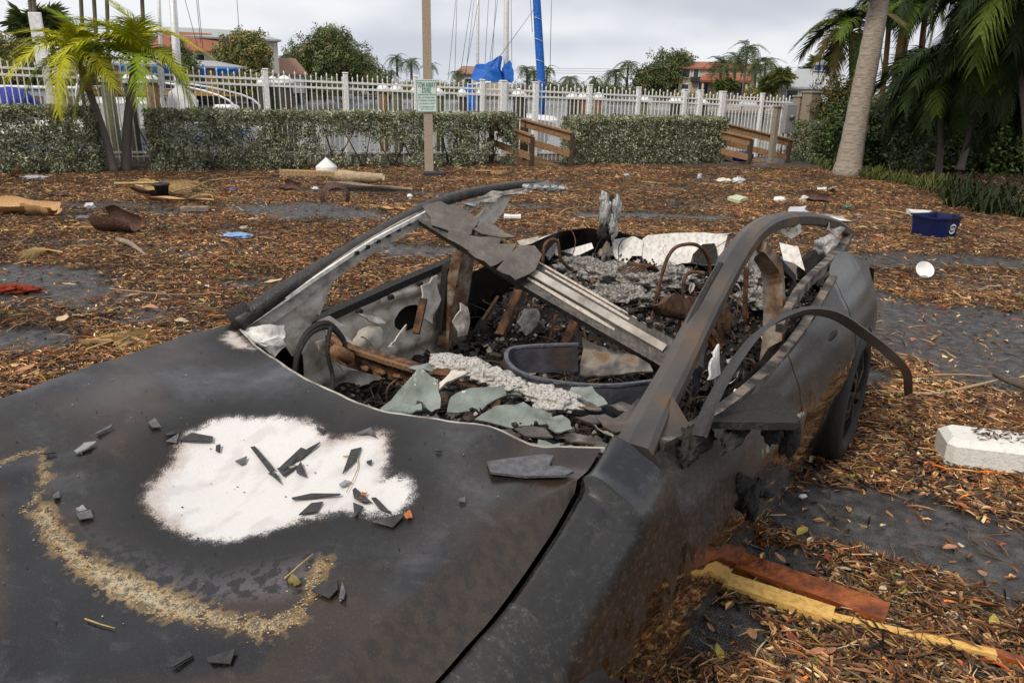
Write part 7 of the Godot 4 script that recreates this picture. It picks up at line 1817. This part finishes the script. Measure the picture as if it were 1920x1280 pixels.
	for s in [["thin straight stalk left of the dark husk", [Vector3(-5.41, 0.03, -8.92), Vector3(-5.18, 0.03, -8.98), Vector3(-4.91, 0.03, -9.02)]], ["straw stalk crossing the litter at left centre", [Vector3(-3.44, 0.03, -6.25), Vector3(-2.8, 0.04, -6.08), Vector3(-2.36, 0.03, -6.23)]], ["bent straw stalk near the left edge", [Vector3(-5.14, 0.03, -7.63), Vector3(-5.28, 0.05, -8.02), Vector3(-5.45, 0.02, -8.46)]], ["long palm stalk behind the plant pot", [Vector3(-5.88, 0.05, -12.4), Vector3(-5.54, 0.06, -12.52), Vector3(-5.64, 0.05, -13.89)]], ["second long palm stalk right of the plant pot", [Vector3(-5.4, 0.05, -12.09), Vector3(-5.23, 0.07, -12.5), Vector3(-5.39, 0.05, -13.53)]], ["pale stalk in front of the long hedge", [Vector3(-5.4, 0.04, -13.61), Vector3(-4.99, 0.06, -13.93), Vector3(-4.62, 0.03, -14.45)]], ["pale stick on the litter beyond the melted upright", [Vector3(2.42, 0.03, -15.08), Vector3(2.85, 0.03, -14.81), Vector3(3.35, 0.03, -15.44)]], ["pale stick near the meter box", [Vector3(5.45, 0.04, -16.96), Vector3(5.82, 0.05, -17.38), Vector3(6.19, 0.03, -17.76)]], ["stick lying behind the blue bin", [Vector3(5.68, 0.03, -11.99), Vector3(5.84, 0.05, -11.73), Vector3(5.98, 0.03, -11.57)]], ["bent stalk on the litter right of the silver upright", [Vector3(0.62, 0.03, -10.78), Vector3(0.75, 0.06, -11.1), Vector3(1, 0.03, -11.54)]], ["tan twig loop on the asphalt right of the car", [Vector3(3.8, 0.02, -7.73), Vector3(4.01, 0.03, -7.73), Vector3(4.09, 0.05, -7.82), Vector3(4.1, 0.03, -8.01)]], ["long twig on the litter below the white block", [Vector3(2.2, 0.02, -3.87), Vector3(2.19, 0.03, -3.67), Vector3(2.18, 0.02, -3.51)]]]:
		stick(s[0], "stalk", "stalk", s[1], 0.014 if s[1][0].z < -8 else 0.006, straw if rng.randf() < 0.5 else pale)
	# --- palm waste
	var boot := surf("tan palm boot", [rgb(132, 96, 58), rgb(172, 134, 88), rgb(198, 164, 116)], 0.6, 0.0, 3.0, 0.03, 0.4)
	var husk := surf("red-brown husk", [rgb(40, 26, 20), rgb(70, 44, 32), rgb(104, 68, 46)], 0.7, 0.0, 1.6, 0.03, 0.5)
	for s in [["large curled tan palm sheath at the left edge", Vector3(-6.43, 0, -9.86), sheath(1.05, 0.20, 2.6, 0.35, 0.06), boot, Vector3(0, 1.45, 0.15)], ["pale end of a second palm sheath beside the large one", Vector3(-6.09, -0, -9.74), sheath(0.45, 0.14, 2.8, 0.1, 0.02), boot, Vector3(0, 1.2, -0.2)], ["dark red-brown husk lying left of centre", Vector3(-4.62, -0, -8.84), sheath(0.5, 0.15, 4.2, 0.2, 0.02), husk, Vector3(0, 1.3, 0.3)], ["curved orange-brown palm boot beside the plant pot", Vector3(-5.58, 0, -11.58), sheath(0.45, 0.13, 2.4, 0.5, 0.12), husk, Vector3(0, -1.2, 0.1)], ["pale tapering palm boot right of the plant pot", Vector3(-4.92, 0, -11.24), sheath(1.0, 0.08, 2.2, 0.7, 0.03), boot, Vector3(0, 1.5, 0)], ["arched rusty bark ring on bare asphalt", Vector3(-2.54, 0, -10.79), sheath(0.24, 0.19, 4.0, 0.1, 0.0), husk, Vector3(0.2, 0.3, PI)], ["red bark piece on the litter left of the broken bollard", Vector3(-3.72, 0, -12.78), sheath(0.32, 0.1, 3.2, 0.1, 0.0), husk, Vector3(0, 1.3, 0.6)], ["pale broken palm boot log in front of the timber", Vector3(-2.74, 0, -13.53), sheath(0.85, 0.12, 5.0, 0.15, 0.10), surf("pale boot", [rgb(150, 128, 98), rgb(186, 164, 132)], 0.7), Vector3(0.05, 1.45, 0)], ["grey flat palm boot under the pale one", Vector3(-2.5, 0, -13), sheath(1.5, 0.13, 2.6, 0.5, 0.0), surf("grey wood", [], 0.9), Vector3(0, 1.5, 0)], ["dark red husk right of the plastic bottle", Vector3(5.05, 0, -12.85), sheath(0.4, 0.12, 3.0, 0.2, 0.0), husk, Vector3(0, 1.2, 0.5)], ["orange palm boot tip left of the car's far rail", Vector3(-1.75, 0, -10.82), sheath(0.4, 0.08, 2.0, 0.6, 0.02), boot, Vector3(0, 1.4, 0)], ["red flat palm boot left of the dry frond", Vector3(-6.75, 0, -11.39), sheath(0.4, 0.12, 1.2, 0.2, 0.02), husk, Vector3(0, 1.3, 0)], ["stalk arching in front of the leftmost hedge", Vector3(-8.75, 0, -13.45), sheath(0.5, 0.08, 2.0, 0.7, 0.25), boot, Vector3(0, 0.9, 0)]]:
		var o := single("palm_sheath", s[0], "palm sheath", s[2], s[3], s[1] + Vector3(0, 0.03 if s[4].z < 3.0 else 0.38, 0))
		o.rotation = s[4]
	var dry := leaf_surf("dry frond", rgb(138, 112, 72), rgb(176, 148, 104), rgb(196, 172, 128))
	for s in [["dried fan palm frond in the litter left of the plant pot", Vector3(-6.38, 0, -12.18), 1.3, 0.5], ["second half of the dried fan palm frond with arched blades", Vector3(-6.3, 0, -12.45), 0.9, -0.6], ["small dried palm blades right of the lamp post", Vector3(-0.84, 0, -15.79), 0.7, 0.4], ["dried blades on the litter right of the plant pot", Vector3(-4.48, 0, -11.31), 0.6, 2.0], ["dried straw blades beside the car's right wing", Vector3(-2.76, 0, -4.63), 0.42, 1.2], ["second spray of straw blades by the car's right wing", Vector3(-2.64, 0, -4.74), 0.4, 1.5], ["thin dry blades at the left below the husk", Vector3(-4.5, 0, -7.43), 0.5, 2.6]]:
		var o := single("dry_frond", s[0], "palm frond", fan(s[2], 26, s[0].hash() % 90), dry, s[1] + Vector3(0, 0.08 * s[2] + 0.03, 0))
		o.rotation = Vector3(0.12, s[3] + 1.6, 0.1)
	var fox := single("red_seed_spike", "shaggy red-brown seed spike on the asphalt at the left edge", "seed spike", lump(Vector3(0.5, 0.07, 0.09), 0.5, 4.0, 2.0, 50, 16), surf("rust red", [rgb(88, 26, 10), rgb(140, 48, 18), rgb(164, 70, 30)], 0.9, 0.0, 9.0, 0.06, 1.0, 0.3), Vector3(-4.23, 0, -6.13) + Vector3(0, 0.04, 0))
	# --- litter of made things
	var capm := surf("white plastic", [], 0.4)
	single("white_piling_cap", "white cone-topped piling cap standing on the ground before the long hedge", "piling cap", lathe([Vector2(0.001, 0.33), Vector2(0.03, 0.31), Vector2(0.205, 0.16), Vector2(0.21, 0.15), Vector2(0.205, 0.10), Vector2(0.21, 0.09), Vector2(0.205, 0.0), Vector2(0.19, 0.0)], 28), capm, Vector3(-3.74, 0, -15.27))
	var tb := single("timber_beam", "square pale timber beam lying under the white piling cap", "beam", box(Vector3(1.45, 0.14, 0.16), 0.01), surf("pale timber", [rgb(140, 114, 78), rgb(172, 144, 104)], 0.85, 0.0, 2.0, 0.03, 0.3), Vector3(-3.76, 0, -14.72) + Vector3(0, 0.06, 0))
	tb.rotation = Vector3(0, 0.02, -0.01)
	var gb := single("grey_board", "short grey board stub in the litter right of the plant pot", "board", box(Vector3(0.36, 0.07, 0.09), 0.006), surf("grey wood", [], 0.9), Vector3(-4.41, 0, -10.47) + Vector3(0, 0.04, 0))
	gb.rotation.y = 0.25
	var pot := thing("plant_pot", "black plastic plant pot standing left of centre", "plant pot", Vector3(-5.37, 0, -11.62) + Vector3(0, 0.03, 0))
	part(pot, "body", lathe([Vector2(0.001, 0.01), Vector2(0.085, 0.0), Vector2(0.105, 0.16), Vector2(0.122, 0.165), Vector2(0.122, 0.2), Vector2(0.108, 0.2), Vector2(0.085, 0.03), Vector2(0.001, 0.03)], 24), surf("black plastic", [rgb(26, 30, 36), rgb(40, 44, 50)], 0.5, 0.0, 2.0, 0.02, 0.1))
	var blue_bag := surf("blue plastic bag", [rgb(70, 120, 176), rgb(118, 160, 204), rgb(176, 196, 214)], 0.25, 0.0, 5.0, 0.03, 0.8, 0.1)
	for s in [["crumpled blue plastic bag on the litter left of centre", Vector3(-3.2, 0, -8.65), Vector3(0.34, 0.06, 0.2), blue_bag, "plastic_bag"], ["orange and white wrapper above the blue bag", Vector3(-3.29, 0, -9.15), Vector3(0.09, 0.05, 0.07), surf("wrapper", [rgb(206, 120, 40), rgb(214, 204, 186)], 0.4, 0.0, 8.0), "wrapper"], ["yellow and white snack bag among the litter right of centre", Vector3(4.13, 0, -15.31), Vector3(0.34, 0.1, 0.16), surf("snack bag", [rgb(214, 168, 60), rgb(220, 216, 208), rgb(206, 206, 212)], 0.35, 0.0, 5.0, 0.03, 0.6), "snack_bag"], ["crumpled white snack bag end beside the yellow one", Vector3(4.39, 0, -15.27), Vector3(0.26, 0.13, 0.16), surf("white bag", [rgb(170, 176, 196), rgb(216, 216, 220)], 0.35, 0.0, 6.0, 0.03, 0.6), "snack_bag"], ["clear plastic cup standing in the litter near the dense hedge", Vector3(3.7, 0, -15.58), Vector3(0.1, 0.16, 0.1), surf("frosted", [rgb(150, 152, 160)], 0.2), "plastic_cup"], ["white plastic bottle lying beyond the car's roof arch", Vector3(4.38, 0, -12.74), Vector3(0.2, 0.1, 0.11), surf("white plastic", [], 0.4), "plastic_bottle"], ["small white carton left of the red husk", Vector3(4.82, 0, -12.81), Vector3(0.12, 0.12, 0.1), surf("carton", [rgb(186, 180, 168), rgb(206, 200, 190)], 0.7), "carton"], ["teal plastic scrap on the litter behind the car", Vector3(5.26, 0, -12.12), Vector3(0.14, 0.05, 0.1), surf("teal scrap", [rgb(40, 110, 96)], 0.4), "plastic_scrap"], ["blue-grey scrap on the litter left of the husk", Vector3(-5.5, 0, -9.65), Vector3(0.22, 0.04, 0.14), surf("blue-grey scrap", [rgb(84, 92, 116), rgb(108, 116, 136)], 0.5), "plastic_scrap"], ["white crumpled scrap near the asphalt at left", Vector3(-5.83, 0, -10.4), Vector3(0.14, 0.09, 0.1), surf("white bag", [], 0.35), "plastic_scrap"], ["small blue can in the litter right of the dry frond", Vector3(-4.6, 0, -12.49), Vector3(0.12, 0.07, 0.07), surf("blue can", [rgb(40, 40, 120), rgb(120, 120, 170)], 0.4), "crushed_can"], ["white paper scrap left of the broken boot log", Vector3(-3.35, 0, -12.85), Vector3(0.12, 0.06, 0.08), surf("white bag", [], 0.35), "paper_scrap"], ["small white ball in the litter below the lamp post", Vector3(-1.68, 0, -12.17), Vector3(0.09, 0.07, 0.08), surf("white plastic", [], 0.4), "plastic_ball"], ["pale blue scrap right of the husk on the litter", Vector3(-3.06, 0, -6.94), Vector3(0.1, 0.02, 0.04), blue_bag, "plastic_scrap"], ["silver plastic scrap in front of the leftmost hedge", Vector3(-8.37, 0, -13.37), Vector3(0.4, 0.08, 0.14), surf("frosted", [], 0.2), "plastic_scrap"], ["small white pebble-like foam piece beside the car door", Vector3(1.32, 0, -3.02), Vector3(0.035, 0.02, 0.022), surf("white plastic", [], 0.4), "foam_piece"], ["grey glass scrap on the litter before the dense hedge", Vector3(2.26, -0, -15.76), Vector3(0.12, 0.1, 0.1), surf("frosted", [], 0.2), "plastic_scrap"]]:
		single(s[4], s[0], s[4].replace("_", " "), lump(s[2], 0.3, 1.8, s[0].hash() % 40, 22, 14), s[3], s[1] + Vector3(0, s[2].y * 0.35 + 0.02, 0))
	for s in [["pale green foam slab on the litter right of centre", [Vector3(3.47, 0.04, -12.55), Vector3(3.71, 0.05, -12.9), Vector3(3.82, 0.05, -12.6), Vector3(3.57, 0.04, -12.16)], 0.05, surf("pale green foam", [rgb(176, 190, 150), rgb(196, 206, 172)], 0.8)], ["folded white carton standing on the litter at right", [Vector3(5.91, 0.02, -14.65), Vector3(6.06, 0.02, -14.68), Vector3(5.48, 0.2, -13.16), Vector3(5.62, 0.14, -13.65)], 0.02, surf("white plastic", [], 0.4)], ["flat white lid beside the folded carton", [Vector3(5.68, 0.05, -14.53), Vector3(5.87, 0.05, -14.57), Vector3(5.78, 0.04, -14.32), Vector3(5.59, 0.04, -14.28)], 0.01, surf("white plastic", [], 0.4)], ["white tray on the litter just behind the car's roof arch", [Vector3(3.99, 0.05, -11.15), Vector3(4.21, 0.05, -11.69), Vector3(4.47, 0.05, -11.73), Vector3(4.29, 0.05, -11.19)], 0.04, surf("frosted white", [rgb(190, 190, 198)], 0.4)], ["long curved white foam strip behind the car's rear corner", [Vector3(4.38, 0.06, -11.1), Vector3(4.45, 0.1, -10.91), Vector3(4.62, 0.1, -10.74), Vector3(4.76, 0.04, -10.67), Vector3(4.55, 0.04, -10.73)], 0.05, surf("white plastic", [], 0.4)], ["white plank lying behind the blue bin", [Vector3(5.9, 0.05, -11.53), Vector3(6.06, 0.06, -11.49), Vector3(6.22, 0.06, -11.41), Vector3(6.06, 0.06, -11.15), Vector3(5.86, 0.05, -11.23)], 0.06, surf("white plastic", [], 0.4)], ["short white pipe piece beyond the car's far rail", [Vector3(-0.15, 0.04, -10.43), Vector3(0.08, 0.04, -10.46), Vector3(0.08, 0.04, -10.28), Vector3(-0.15, 0.04, -10.25)], 0.03, surf("white plastic", [], 0.4)]]:
		var o := []
		for q in s[1]:
			o.append(q - s[1][0])
		single("litter_slab", s[0], "foam piece" if "foam" in s[0] else "litter piece", plate(o, s[2], 0.05, 2.0), s[3], s[1][0])
	single("white_dish", "round white plastic dish on the asphalt edge right of the car", "dish", lathe([Vector2(0.001, 0.015), Vector2(0.06, 0.01), Vector2(0.085, 0.05), Vector2(0.09, 0.05), Vector2(0.065, 0.0), Vector2(0.001, 0.0)], 24), capm, Vector3(4.13, 0, -7.52) + Vector3(0, 0.06, 0)).rotation = Vector3(0.9, 0.3, 0.3)
	# --- blue recycling bin
	var bin := thing("blue_bin", "dark blue open plastic bin with a round white emblem at right", "bin", Vector3(5.45, 0, -9.86), 0.35)
	var bst := begin(false)
	var wall := func(y: float, k: float) -> Array:
		return [Vector3(-0.24, y, 0.15) * Vector3(k, 1, k), Vector3(-0.05, y, 0.21) * Vector3(k, 1, k), Vector3(0.18, y, 0.19) * Vector3(k, 1, k), Vector3(0.26, y, 0.0) * Vector3(k, 1, k), Vector3(0.2, y, -0.17) * Vector3(k, 1, k), Vector3(-0.2, y, -0.17) * Vector3(k, 1, k)]
	var rings := [wall.call(0.02, 0.86), wall.call(0.0, 0.92), wall.call(0.27, 1.08), wall.call(0.265, 1.17), wall.call(0.285, 1.17), wall.call(0.285, 1.05), wall.call(0.03, 0.88)]
	for r in rings.size() - 1:
		for k in 6:
			quad(bst, rings[r][k], rings[r + 1][k], rings[r + 1][(k + 1) % 6], rings[r][(k + 1) % 6])
	for k in range(1, 5):
		for v in [rings[6][0], rings[6][k], rings[6][k + 1]]:
			bst.add_vertex(v)
	part(bin, "tub", done(bst), surf("navy plastic", [rgb(6, 22, 62), rgb(9, 30, 84)], 0.4, 0.0, 2.0, 0.02, 0.1))
	var emblem := begin(false)
	for e in [[0.35, 2.7], [3.5, 5.85]]:
		var p := []
		var s := []
		for i in 9:
			var a := lerpf(e[0], e[1], i / 8.0)
			p.append(Vector3(cos(a) * 0.05, sin(a) * 0.055, 0))
			s.append(0.35 + sin(PI * i / 8.0))
		add_sweep(emblem, p, rect(0.016, 0.006), s, Vector3.BACK)
	var lw := surf("emblem white", [rgb(200, 206, 216)], 0.5, 0.0, 1.0, 0.02, 0.0)
	var em := part(bin, "emblem", done(emblem), lw)
	em.transform = Transform3D(Basis(Vector3.UP, 0.0) * Basis(Vector3.RIGHT, 0.12), Vector3(0.07, 0.135, 0.213))
	var words := part(em, "lettering", text("HBI", 0.05), lw)
	words.transform = Transform3D(Basis(), Vector3(0, 0, 0.0))
	# --- larger single leaves
	var tones := [["tan", surf("tan leaf", [rgb(150, 104, 76), rgb(178, 130, 98), rgb(128, 84, 60)], 0.55, 0.0, 9.0)], ["orange", surf("orange leaf", [], 0.6)], ["red-brown", surf("red-brown leaf", [rgb(86, 38, 24), rgb(124, 60, 38), rgb(104, 50, 34)], 0.45, 0.0, 9.0)], ["yellow-green", surf("yellow-green leaf", [rgb(126, 122, 46), rgb(164, 152, 70), rgb(140, 120, 50)], 0.55, 0.0, 9.0)], ["dark brown", surf("dark leaf", [rgb(46, 32, 24), rgb(68, 48, 36)], 0.45, 0.0, 9.0)], ["pale", surf("pale leaf", [rgb(176, 152, 112), rgb(204, 184, 146)], 0.6, 0.0, 9.0)]]
	var shapes := []
	for i in 5:
		shapes.append(big_leaf(0.10, [0.055, 0.04, 0.06, 0.035, 0.05][i], 70 + i))
	var lone := [["large broad tan leaf at the bottom edge right of the car", Vector3(1.02, 0, -2.01), 0, 1.0], ["big tan leaf at the left edge beside the car's wing", Vector3(-2.97, 0, -4.3), 0, 1.6], ["bright orange leaf on the litter left of centre", Vector3(-3.88, 0, -7.45), 1, 1.5], ["pale pink-brown leaf near the left asphalt patch", Vector3(-4.71, 0, -7.08), 0, 1.3], ["pale long leaf at left above the wing", Vector3(-3.33, 0, -5.36), 5, 1.6], ["orange-tan leaf above the wing", Vector3(-2.85, 0, -5.72), 0, 1.5], ["pale pointed leaf beside the far windscreen pillar", Vector3(-2.15, 0, -6.6), 5, 1.9], ["yellow leaf near the orange one", Vector3(-5.49, 0, -9.34), 3, 1.6], ["tan leaf at the bottom beside the yellow batten", Vector3(0.82, 0, -2.09), 0, 0.6], ["tan leaf at the very bottom right of the broad one", Vector3(1.12, 0, -1.93), 0, 0.7], ["yellow-green leaf on asphalt above the orange board", Vector3(1.44, 0, -2.34), 3, 0.6], ["pale leaf on the asphalt at lower right", Vector3(1.57, 0, -2.78), 5, 0.35], ["red-brown leaf right of the orange board", Vector3(1.5, 0, -2.26), 2, 0.7], ["pale leaf between the board and the asphalt", Vector3(1.37, 0, -2.34), 5, 0.55]]
	for l in lone:
		var o := single("large_fallen_leaf", l[0], "leaf", pick(shapes), tones[l[2]][1], l[1] + Vector3(0, 0.035, 0))
		o.rotation = Vector3(rr(-0.2, 0.2), rr(0, TAU), rr(-0.3, 0.3))
		o.scale = Vector3.ONE * l[3]
	var zones := [["right of the car", [1450.0, 1900.0, 760.0, 1240.0], 0.45], ["left of the car", [0.0, 480.0, 430.0, 640.0], 1.0]]
	var right_px := [Vector3(1.47, 0, -3.62), Vector3(1.49, 0, -3.38), Vector3(1.53, 0, -3.2), Vector3(1.81, 0, -3.52), Vector3(1.8, 0, -3.24), Vector3(1.83, 0, -3.09), Vector3(1.84, 0, -3.84), Vector3(2.05, 0, -3.92), Vector3(2.01, -0, -3.47), Vector3(2.32, 0, -3.87), Vector3(2.59, 0, -4.02), Vector3(2.73, 0, -3.96), Vector3(2.68, 0, -3.68), Vector3(1.88, 0, -3.05), Vector3(2, 0, -2.96), Vector3(2.04, 0, -2.83), Vector3(2.24, -0, -2.97), Vector3(1.77, 0, -2.63), Vector3(1.8, 0, -2.46), Vector3(1.85, 0, -2.33), Vector3(1.21, 0, -2.72), Vector3(1.06, 0, -2.53), Vector3(1.25, 0, -2.54), Vector3(1.32, 0, -2.37), Vector3(1.37, 0, -2.15), Vector3(1.55, 0, -2.21), Vector3(1.68, 0, -2.18), Vector3(0.95, 0, -2.08), Vector3(0.69, -0, -2), Vector3(0.84, 0, -1.95), Vector3(1.29, 0, -2.02), Vector3(1.39, 0, -1.97), Vector3(0.69, 0, -2.12), Vector3(1.39, 0, -2.85)]
	var left_px := [Vector3(-3.76, 0, -5.55), Vector3(-3.82, 0, -6), Vector3(-3.25, 0, -5.45), Vector3(-2.93, 0, -5.21), Vector3(-2.6, 0, -4.99), Vector3(-3.24, 0, -4.83), Vector3(-3.84, 0, -6.35), Vector3(-3.77, 0, -6.74), Vector3(-3.15, 0, -6.06), Vector3(-3, 0, -6.43), Vector3(-2.53, 0, -5.95), Vector3(-2.54, 0, -6.47), Vector3(-3.28, 0, -7.46), Vector3(-3.07, 0, -7.74), Vector3(-2.44, 0, -6.87), Vector3(-4.01, 0, -8.49), Vector3(-2.67, -0, -8.05), Vector3(-2.49, 0, -8.67), Vector3(-2.29, 0, -9.39), Vector3(-4.65, 0, -8.11), Vector3(-5.54, 0, -8.62), Vector3(-2.23, 0, -7.33), Vector3(-2.46, 0, -5.38), Vector3(-2.28, 0, -5.53)]
	for side in 2:
		for q in right_px if side == 0 else left_px:
			var t: Array = tones[rng.randi() % 6]
			var where := "right of the car" if side == 0 else "left of the car"
			var o := single("large_fallen_leaf", "%s dead leaf lying on the wet litter %s" % [t[0], where], "leaf", pick(shapes), t[1], q + Vector3(0, 0.034, 0), "%s leaves %s" % [t[0], where])
			o.rotation = Vector3(rr(-0.25, 0.25), rr(0, TAU), rr(-0.4, 0.4))
			o.scale = Vector3.ONE * rr(0.4, 0.75) * (1.0 if side == 0 else 1.7)
